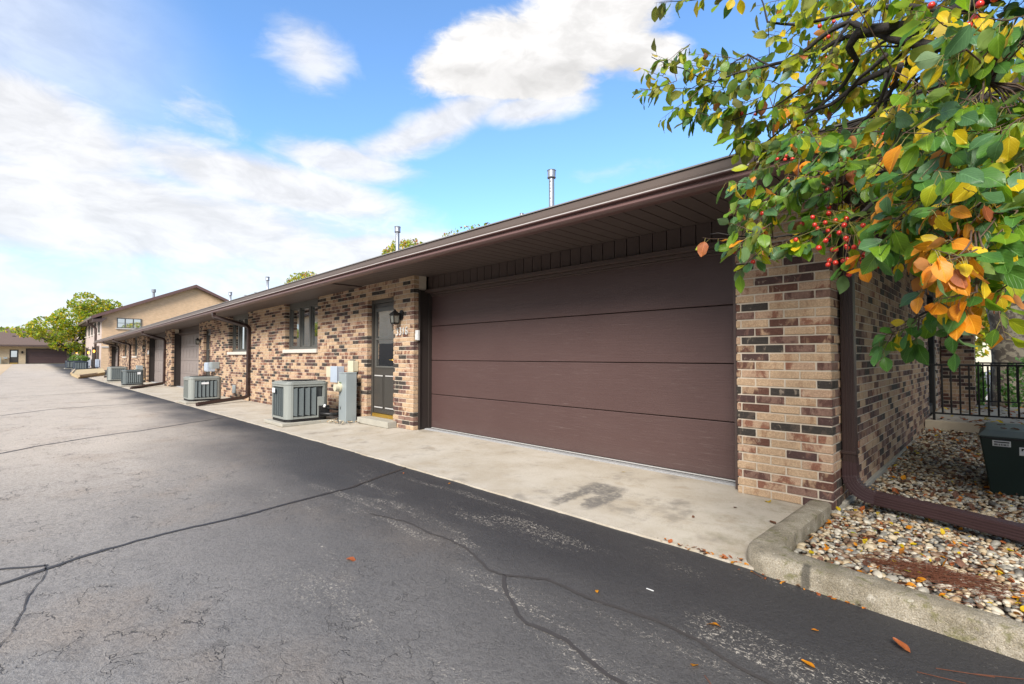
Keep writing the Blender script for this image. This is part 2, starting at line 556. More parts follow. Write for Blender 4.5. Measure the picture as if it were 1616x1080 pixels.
def asphalt_b(N):
    p = pos(N)
    s = N.sep(p)
    # sealer is fresh beside the apron and worn thin along the wheel tracks and the far side
    wob = N.m('MULTIPLY', N.m('SUBTRACT', N.noise(stretch(N, p, (.55, 1, 1)), .8, 5, .6), .5), 1.5)
    yy = N.m('ADD', s[1], wob)
    along = N.ramp(s[0], -3.0, -16.0, 0.0, .8)
    worn = N.m('ADD', N.ramp(yy, 2.55, .05, 0.0, 1.0), N.m('MULTIPLY', along, N.ramp(yy, 2.9, 1.7)), clamp=True)
    big = N.noise(stretch(N, p, (.5, 1.3, 1)), 1.6, 6, .62)
    wc = N.mix(N.ramp(s[0], -2.0, -9.5), (.222, .213, .203), (.50, .435, .355))  # paler to the left: wear, with sky glare put into the colour
    wp = N.mix(N.ramp(s[0], -2.0, -9.5), (.272, .258, .242), (.57, .495, .41))
    c = N.mix(worn, (.034, .033, .035), wc)
    c = N.mix(N.ramp(big, .35, .68, 0, .42), c, N.mix(worn, (.052, .050, .050), wp))
    grime = N.ramp(N.noise(stretch(N, p, (.8, 1.1, 1)), 2.9, 7, .68), .54, .70, 0, .5)
    c = N.mix(N.m('MULTIPLY', grime, worn), c, N.mix(1.0, wc, (.55, .55, .56), 'MULTIPLY'))
    # patches of warm dust on the worn part
    dust = N.ramp(N.noise(stretch(N, p, (.9, 1, 1)), .9, 5, .6), .50, .70, 0, .35)
    c = N.mix(N.m('MULTIPLY', dust, worn), c, (.30, .225, .155))
    # aggregate grain
    g = N.noise(p, 150, 3, .7)
    c = N.mix(N.ramp(g, .30, .55), N.mix(1.0, c, (.60, .58, .58), 'MULTIPLY'), c)
    g2 = N.noise(p, 420, 2, .7)
    c = N.mix(N.ramp(g2, .60, .75, 0, .35), c, N.mix(1.0, c, (2.2, 2.1, 2.0), 'MULTIPLY'))
    # coarse stone and binder texture, strongest where the sealer is gone
    mid = N.noise(p, 46, 5, .72, .3)
    c = N.mix(N.m('MULTIPLY', N.ramp(mid, .55, .40), N.m('ADD', .28, sc_(N, worn, .25))), c, N.mix(1.0, c, (.55, .545, .545), 'MULTIPLY'))
    blot = N.noise(stretch(N, p, (.8, 1.2, 1)), 6.5, 6, .7)
    c = N.mix(N.ramp(blot, .58, .72, 0, .5), c, N.mix(1.0, c, (.62, .61, .61), 'MULTIPLY'))
    pit = N.ramp(N.noise(p, 21, 3, .6), .70, .73, 0, .75)
    c = N.mix(N.m('MULTIPLY', pit, worn), c, (.05, .047, .045))
    # white scuffs where the sealer has flaked, in drifts along the drive
    drift = N.noise(stretch(N, p, (.55, 2.6, 1)), 1.25, 4, .6, .35)
    dm = N.ramp(drift, .44, .62)
    nearm = N.m('MULTIPLY', N.ramp(s[0], -5.6, -4.2), N.ramp(s[1], 2.95, 2.6))
    nearm = N.m('MULTIPLY', nearm, N.ramp(s[1], .75, 1.3))
    fl = N.noise(stretch(N, p, (1.0, 1.35, 1)), 58, 6, .78, .9)
    ft = N.m('SUBTRACT', .65, sc_(N, dm, .105))
    flake = N.m('MULTIPLY', N.ramp(N.m('SUBTRACT', fl, ft), 0.0, .05), nearm)
    c = N.mix(N.m('MULTIPLY', flake, N.m('ADD', .25, sc_(N, dm, .65))), c, (.47, .43, .37))
    # fine alligator cracking
    vo = N.n('ShaderNodeTexVoronoi', feature='DISTANCE_TO_EDGE', ins={'Vector': N.vm('ADD', p, N.vscale(N.noise(p, 3.2, 5, .6, out=1), .42)), 'Scale': 5.2})
    cm = N.ramp(N.noise(p, .8, 4), .40, .56)
    crack = N.m('MULTIPLY', N.ramp(vo.outputs[0], .022, .004), N.m('MULTIPLY', cm, N.ramp(N.noise(p, 6.5, 3), .42, .58)))
    crack = N.m('MULTIPLY', crack, N.m('ADD', .25, sc_(N, worn, .75)))
    c = N.mix(sc_(N, crack, .8), c, (.022, .020, .019))
    r = N.m('ADD', .56, sc_(N, N.noise(p, 4.0, 4), .18))
    h = N.m('SUBTRACT', N.m('ADD', N.m('ADD', g, sc_(N, mid, 2.2)), sc_(N, flake, .2)), sc_(N, crack, 1.5))
    return bsdf(N, c, r, h, .7, .006)


M['asphalt'] = mat('sealed_asphalt', asphalt_b)
M['tar'] = simple('tar_crack_filler', (.030, .026, .024), .5, var=.2, scale=14, bump=.4, bscale=120)
M['tar_faint'] = simple('old_brown_crack_filler', (.050, .045, .043), .62, var=.2, scale=14, bump=.3, bscale=120)


def apron_b(N):
    p = pos(N)
    s = N.sep(p)
    n = N.noise(p, 1.7, 6, .62)
    c = N.mix(N.ramp(n, .3, .7), (.41, .362, .290), (.51, .472, .41))
    c = N.mix(N.ramp(N.noise(stretch(N, p, (.7, 1, 1)), 3.7, 6, .65), .55, .72, 0, .55), c, (.33, .27, .19))
    c = N.mix(N.ramp(N.noise(p, 2.3, 6, .65), .54, .70, 0, .6), c, (.21, .19, .165))
    g = N.noise(p, 260, 3, .7)
    c = N.mix(N.ramp(g, .35, .6), N.mix(1.0, c, (.70, .68, .64), 'MULTIPLY'), c)
    wet = N.ramp(N.noise(stretch(N, p, (1.2, .8, 1)), 8.5, 6, .7), .56, .70, 0, .38)
    c = N.mix(wet, c, (.24, .22, .19))
    # oil stain in front of the near garage door: two smeared tyre-width strokes joined at the top
    wv = N.vscale(N.vm('SUBTRACT', N.noise(p, 5.0, 5, .65, out=1), (.5, .5, .5)), .22)
    q = N.sep(N.vm('ADD', p, wv))
    def stroke(x0, y0, w, hgt, slope):
        u = N.m('DIVIDE', N.m('SUBTRACT', N.m('SUBTRACT', q[0], x0), sc_(N, N.m('SUBTRACT', q[1], y0), slope)), w)
        v = N.m('DIVIDE', N.m('SUBTRACT', q[1], y0), hgt)
        d = N.m('ADD', N.m('POWER', N.m('ABSOLUTE', u), 2.6), N.m('POWER', N.m('ABSOLUTE', v), 2.6))
        return N.ramp(d, 1.7, .2)
    st = N.m('MAXIMUM', N.m('MAXIMUM', stroke(-2.60, 3.34, .075, .36, -.10), stroke(-2.37, 3.38, .085, .30, -.12)), stroke(-2.53, 3.62, .20, .17, 0))
    halo = N.m('MULTIPLY', stroke(-1.95, 3.45, .42, .30, 0), N.ramp(N.noise(p, 6, 5, .65), .46, .66, 0, .45))
    st = N.m('MAXIMUM', sc_(N, N.m('MULTIPLY', st, N.ramp(N.noise(p, 26, 5, .7), .25, .6, .25, 1.0)), .95), halo)
    c = N.mix(st, c, (.125, .116, .105))
    # green-black algae towards the kerb
    al = N.m('MULTIPLY', N.ramp(s[0], -1.9, -1.0), N.ramp(N.noise(p, 7, 5, .65), .45, .7, 0, .6))
    c = N.mix(al, c, (.19, .175, .105))
    return bsdf(N, c, .85, g, .4, .003)


M['apron'] = mat('driveway_concrete', apron_b)


def curb_b(N):
    p = pos(N)
    n = N.noise(p, 5.5, 6, .65)
    c = N.mix(N.ramp(n, .32, .68), (.26, .228, .168), (.46, .415, .335))
    g = N.noise(p, 190, 3, .75)
    c = N.mix(N.ramp(g, .36, .6), N.mix(1.0, c, (.58, .55, .48), 'MULTIPLY'), c)
    lich = N.ramp(N.noise(p, 9.5, 6, .7, .4), .54, .64, 0, .8)
    c = N.mix(lich, c, (.165, .155, .065))
    pale = N.ramp(N.noise(p, 13.0, 6, .7), .60, .70, 0, .7)
    c = N.mix(pale, c, (.58, .54, .46))
    dark = N.ramp(N.noise(stretch(N, p, (1, 1, .35)), 8.0, 5, .7), .60, .72, 0, .7)
    c = N.mix(dark, c, (.10, .092, .075))
    q = N.sep(p)
    run = N.m('MULTIPLY', N.ramp(N.m('ABSOLUTE', N.m('ADD', q[0], N.m('ADD', .742, sc_(N, N.noise(p, 14, 3), .03)))), .026, .012), N.ramp(q[1], 2.93, 2.90))
    c = N.mix(sc_(N, run, .75), c, (.05, .046, .038))
    ag = N.n('ShaderNodeTexVoronoi', ins={'Vector': p, 'Scale': 120.0})
    c = N.mix(N.ramp(ag.outputs[0], .15, .5, .42, 0), c, N.mix(1.0, c, (1.55, 1.5, 1.4), 'MULTIPLY'))
    return bsdf(N, c, .92, N.m('ADD', g, sc_(N, N.noise(p, 45, 4), 1.4)), 1.0, .009)


M['curb'] = mat('weathered_kerb_concrete', curb_b)
M['foundation'] = simple('foundation_concrete', (.33, .315, .27), .9, var=.25, scale=6, bump=.5, bscale=120)
M['threshold'] = simple('rough_grey_threshold', (.30, .305, .31), .9, var=.6, scale=60, bump=.9, bd=.012, bscale=90)
M['porch'] = simple('porch_concrete', (.40, .345, .265), .9, var=.2, scale=5, bump=.4, bscale=120)
M['soil'] = simple('dark_soil_and_mulch', (.055, .036, .024), .95, var=.5, scale=22, bump=.9, bd=.02, bscale=60)
M['dry_ground'] = simple('dry_tan_ground', (.40, .31, .175), .95, var=.25, scale=5, bump=.6, bscale=60)
M['lawn'] = simple('lawn', (.085, .135, .025), .9, var=.4, scale=9, bump=.9, bd=.03, bscale=60)
M['path'] = simple('pale_path_concrete', (.58, .53, .50), .9, var=.1, scale=3)
M['street'] = simple('street_asphalt', (.10, .10, .10), .8, var=.15, scale=3)
M['earth'] = simple('distant_ground', (.16, .15, .09), .95, var=.25, scale=.3)
M['tan_strip'] = simple('tan_concrete_strip', (.46, .35, .225), .9, var=.12, scale=1.5)
M['opp_wall'] = tan_brick('sun_tinted_tan_brick', (.78, .60, .41), (.70, .52, .34), (.6, .5, .38))  # paler than its brick: sunlight put into the colour for the glass reflections
M['beige_siding'] = simple('beige_siding', (.52, .48, .40), .7, var=.06, scale=2)


def pebble_mat(name, c0, c1):
    def b(N):
        p = pos(N)
        n = N.noise(p, 34, 4, .6)
        c = N.mix(N.ramp(n, .3, .7), c0, c1)
        c = N.mix(N.ramp(N.noise(p, 9.0, 4, .6), .52, .72, 0, .55), c, [x * .55 for x in c0])
        return bsdf(N, c, .55, N.noise(p, 130, 3), .25, .002)
    return mat(name, b)


PEB = [pebble_mat('pebble_white', (.40, .36, .28), (.52, .48, .40)), pebble_mat('pebble_cream', (.36, .29, .18), (.45, .38, .27)),
       pebble_mat('pebble_grey', (.19, .18, .155), (.30, .28, .235)), pebble_mat('pebble_tan', (.26, .17, .09), (.36, .26, .155)),
       pebble_mat('pebble_brown', (.11, .068, .04), (.20, .13, .085)), pebble_mat('pebble_dark', (.075, .07, .062), (.14, .13, .115))]
PW = [20, 24, 20, 18, 11, 7]


def leaf_mat(name, c0, c1, back, gloss=.35, tr=.32, spots=.0):
    def b(N):
        uv = N.n('ShaderNodeUVMap').outputs[0]
        s = N.sep(uv)
        p = pos(N)
        u = N.m('ABSOLUTE', N.m('SUBTRACT', s[0], .5))
        rib = N.ramp(u, .035, .008)
        vein = N.m('SINE', sc_(N, N.m('SUBTRACT', s[1], sc_(N, u, .9)), 44.0))
        vein = N.ramp(vein, .82, 1.0)
        n = N.noise(p, 13.0, 3)
        c = N.mix(N.ramp(n, .3, .7), c0, c1)
        c = N.mix(N.ramp(N.noise(p, 2.6, 2), .35, .65, 0, .5), c, N.mix(1.0, c, (.72, .80, .8), 'MULTIPLY'))
        c = N.mix(N.m('MAXIMUM', sc_(N, rib, .6), sc_(N, vein, .28)), c, [min(1, x * 1.6 + .02) for x in c1])
        if spots:
            sp = N.ramp(N.noise(p, 150, 2), .70, .76, 0, spots)
            c = N.mix(sp, c, (.09, .03, .012))
        bf = N.n('ShaderNodeNewGeometry').outputs['Backfacing']
        c = N.mix(bf, c, back)
        r = N.m('ADD', gloss, sc_(N, bf, .3))
        h = N.m('ADD', sc_(N, vein, -.6), sc_(N, rib, -1.2))
        a = bsdf(N, c, r, h, .35, .002, spec=.45)
        t = N.n('ShaderNodeBsdfTranslucent', ins={'Color': N.mix(1.0, c, (1.25, 1.3, .55), 'MULTIPLY')}).outputs[0]
        return N.n('ShaderNodeMixShader', ins={0: tr, 1: a, 2: t}).outputs[0]
    return mat(name, b)


LEAF = [
    leaf_mat('leaf_deep_green', (.055, .150, .026), (.085, .21, .034), (.14, .24, .09), .40, .36),
    leaf_mat('leaf_blue_green', (.066, .155, .060), (.095, .205, .080), (.18, .27, .14), .38, .32),
    leaf_mat('leaf_mid_green', (.13, .26, .020), (.19, .33, .024), (.21, .31, .07), .38, .48),
    leaf_mat('leaf_yellow_green', (.32, .40, .016), (.43, .45, .018), (.27, .30, .07), .42, .46),
    leaf_mat('leaf_olive', (.18, .20, .030), (.24, .24, .035), (.17, .17, .06), .45, .4),
    leaf_mat('leaf_yellow', (.68, .45, .010), (.74, .52, .018), (.50, .38, .07), .45, .46, .25),
    leaf_mat('leaf_orange', (.70, .215, .010), (.74, .30, .016), (.48, .20, .06), .45, .42, .5),
    leaf_mat('leaf_rust', (.30, .072, .022), (.40, .125, .035), (.30, .12, .06), .55, .3, .5),
    leaf_mat('leaf_dry_brown', (.085, .034, .018), (.15, .065, .036), (.12, .06, .035), .65, .15),
]
PAL = {'far': [(2, 20), (3, 26), (4, 28), (1, 7), (5, 8), (7, 3), (0, 6)],
       'back': [(3, 42), (2, 24), (5, 16), (4, 8), (1, 5), (6, 4), (0, 2)],
       'mid': [(0, 16), (1, 22), (2, 28), (3, 18), (5, 9), (6, 7), (7, 3)],
       'midg': [(0, 30), (2, 40), (3, 25), (1, 5)], 'mido': [(6, 50), (5, 20), (3, 20), (2, 10)], 'mids': [(5, 40), (0, 30), (2, 30)],
       'near': [(0, 20), (1, 32), (2, 24), (3, 11), (5, 15), (6, 4)],
       'dry': [(8, 30), (7, 20), (4, 10)],
       'neari': [(0, 30), (2, 36), (1, 12), (6, 12), (5, 10)],
       'orange': [(6, 46), (5, 22), (0, 16), (7, 10), (2, 6)],
       'hang': [(0, 56), (5, 22), (1, 12), (2, 10)]}
M['bark'] = simple('dark_crabapple_bark', (.024, .020, .019), .85, var=.4, scale=30, bump=.8, bd=.006, bscale=90)
M['twig'] = simple('reddish_twig_bark', (.085, .050, .034), .7, var=.3, scale=30, bump=.4, bd=.003, bscale=120)
M['berry'] = mat('red_crabapple', lambda N: bsdf(N, N.mix(N.noise(pos(N), 24, 2), (.42, .012, .016), (.62, .045, .02)), .22, spec=.6))
M['stalk'] = simple('berry_stalk', (.20, .17, .04), .6)

LIMBS = [[(0.267,3.539,3.045,0.045),(0.084,3.288,2.901,0.036),(-0.16,3.046,2.768,0.03),(-0.287,2.921,2.703,0.027),(-0.391,2.815,2.697,0.024),(-0.481,2.795,2.706,0.02),(-0.519,2.829,2.668,0.016),(-0.504,2.917,2.636,0.012),(-0.578,2.986,2.581,0.01),(-0.789,2.994,2.403,0.006),(-1.0,2.929,2.269,0.003)],[(0.245,3.319,2.641,0.04),(-0.036,3.037,2.584,0.03),(-0.221,2.921,2.573,0.026),(-0.351,2.859,2.643,0.02),(-0.527,2.956,2.859,0.014),(-0.679,2.945,2.837,0.011),(-0.843,2.925,2.769,0.009),(-0.989,2.918,2.8,0.007),(-1.184,2.864,2.776,0.004),(-1.413,2.768,2.928,0.003),(-1.524,2.724,3.017,0.002)],[(-0.221,2.921,2.573,0.02),(-0.391,2.964,2.559,0.016),(-0.522,2.974,2.553,0.013),(-0.639,3.0,2.491,0.01),(-0.812,2.968,2.455,0.006),(-0.973,2.953,2.341,0.003)],[(-0.287,2.921,2.703,0.016),(-0.551,3.005,2.811,0.012),(-0.781,2.986,2.786,0.009),(-0.9,3.008,2.8,0.007),(-1.049,2.994,2.944,0.004),(-1.196,2.989,2.901,0.003),(-1.384,2.874,2.8,0.002),(-1.604,2.721,2.847,0.0015)],[(-0.16,3.046,2.768,0.016),(-0.341,3.002,2.869,0.013),(-0.583,3.038,2.961,0.01),(-0.806,3.093,3.052,0.008),(-0.961,3.075,3.127,0.006),(-0.994,3.107,3.279,0.004),(-1.048,3.115,3.489,0.003)],[(0.104,2.765,2.243,0.03),(-0.035,2.627,2.17,0.022),(-0.141,2.524,2.084,0.018),(-0.219,2.447,2.035,0.015),(-0.255,2.413,1.969,0.012),(-0.261,2.409,1.92,0.01),(-0.319,2.356,1.802,0.008),(-0.418,2.33,1.706,0.007),(-0.52,2.3,1.66,0.006),(-0.699,2.261,1.658,0.004),(-0.813,2.216,1.687,0.003),(-0.932,2.166,1.705,0.0015)],[(0.08,2.185,1.899,0.022),(0.009,2.048,1.762,0.016),(-0.013,1.961,1.597,0.012),(-0.035,1.945,1.453,0.008),(-0.077,1.976,1.388,0.006),(-0.136,1.991,1.319,0.004),(-0.198,2.001,1.284,0.003),(-0.285,1.985,1.247,0.0015)],[(0.136,1.97,1.599,0.018),(0.035,1.871,1.532,0.012),(-0.057,1.849,1.529,0.009),(-0.147,1.827,1.561,0.006),(-0.219,1.826,1.566,0.004),(-0.287,1.827,1.58,0.002)],[(0.106,2.06,2.139,0.02),(0.002,1.888,2.034,0.012),(-0.025,1.866,1.912,0.009),(-0.107,1.926,1.893,0.006),(-0.214,1.961,1.864,0.003)],[(-0.391,2.964,2.559,0.01),(-0.405,2.956,2.373,0.007),(-0.463,2.904,2.234,0.005),(-0.653,2.788,2.114,0.004),(-0.805,2.709,2.005,0.002)],[(-0.261,2.409,1.92,0.007),(-0.326,2.416,1.894,0.005),(-0.473,2.409,1.879,0.004),(-0.635,2.39,1.831,0.003),(-0.787,2.378,1.833,0.0015)],[(0.084,3.288,2.901,0.02),(-0.13,3.487,3.179,0.015),(-0.461,3.571,3.374,0.011),(-0.916,3.391,3.487,0.007),(-1.324,3.12,3.513,0.004),(-1.557,2.886,3.459,0.0015)],[(-0.527,2.956,2.859,0.008),(-0.683,2.949,2.642,0.006),(-0.901,2.946,2.55,0.004),(-1.136,2.922,2.551,0.003),(-1.442,2.819,2.702,0.0015)],[(-0.077,1.976,1.388,0.003),(-0.119,2.001,1.483,0.0025),(-0.193,1.996,1.534,0.0015)],[(-0.169,3.114,2.577,0.013533949979992502),(-0.306,3.169,2.556,0.008299999999999998),(-0.321,3.317,2.485,0.006049999999999999),(-0.418,3.378,2.503,0.0037999999999999996),(-0.537,3.39,2.376,0.0015)],[(-0.213,2.977,2.685,0.00930037880278309),(-0.35,3.028,2.722,0.008299999999999998),(-0.417,3.115,2.875,0.006049999999999999),(-0.529,3.158,2.935,0.0037999999999999996),(-0.656,3.16,2.908,0.0015)],[(-0.153,2.846,2.628,0.009292887015348394),(-0.214,2.976,2.649,0.008299999999999998),(-0.356,2.992,2.671,0.006049999999999999),(-0.431,3.073,2.737,0.0037999999999999996),(-0.516,3.114,2.763,0.0015)],[(-0.309,2.938,2.502,0.009792733387123206),(-0.379,3.06,2.495,0.008299999999999998),(-0.45,3.15,2.441,0.006049999999999999),(-0.496,3.27,2.29,0.0037999999999999996),(-0.526,3.371,2.211,0.0015)],[(-0.361,2.759,2.527,0.010884471119780234),(-0.482,2.83,2.499,0.008299999999999998),(-0.546,2.925,2.503,0.006049999999999999),(-0.625,3.008,2.449,0.0037999999999999996),(-0.755,3.011,2.308,0.0015)],[(-0.116,2.898,2.431,0.011471112974341249),(-0.267,2.933,2.516,0.008299999999999998),(-0.365,2.999,2.412,0.006049999999999999),(-0.48,3.041,2.436,0.0037999999999999996),(-0.554,3.095,2.445,0.0015)],[(-0.063,3.067,2.451,0.012653618088193971),(-0.272,3.048,2.427,0.008299999999999998),(-0.382,3.098,2.394,0.006049999999999999),(-0.624,3.015,2.355,0.0037999999999999996),(-0.737,3.028,2.369,0.0015)],[(-0.341,2.871,2.669,0.013545185716566745),(-0.389,3.012,2.732,0.008299999999999998),(-0.454,3.105,2.764,0.006049999999999999),(-0.525,3.193,2.778,0.0037999999999999996),(-0.531,3.318,2.711,0.0015)],[(-0.138,2.927,2.41,0.011201184448165006),(-0.331,2.924,2.385,0.008299999999999998),(-0.49,2.93,2.238,0.006049999999999999),(-0.687,2.893,2.203,0.0037999999999999996),(-0.843,2.867,2.094,0.0015)],[(-0.334,2.683,2.414,0.00878343096291872),(-0.408,2.804,2.327,0.008299999999999998),(-0.496,2.876,2.292,0.006049999999999999),(-0.625,2.906,2.272,0.0037999999999999996),(-0.668,2.995,2.185,0.0015)],[(-0.313,2.794,2.472,0.013113516025362457),(-0.381,2.92,2.421,0.008299999999999998),(-0.514,2.95,2.31,0.006049999999999999),(-0.615,3.009,2.28,0.0037999999999999996),(-0.701,3.056,2.152,0.0015)],[(-0.229,2.9,2.686,0.011761789825729035),(-0.301,3.02,2.666,0.008299999999999998),(-0.4,3.082,2.614,0.006049999999999999),(-0.415,3.234,2.462,0.0037999999999999996),(-0.498,3.279,2.423,0.0015)],[(-0.258,3.018,2.561,0.012557832418636936),(-0.371,3.098,2.52,0.008299999999999998),(-0.469,3.158,2.511,0.006049999999999999),(-0.526,3.264,2.437,0.0037999999999999996),(-0.633,3.285,2.399,0.0015)]]
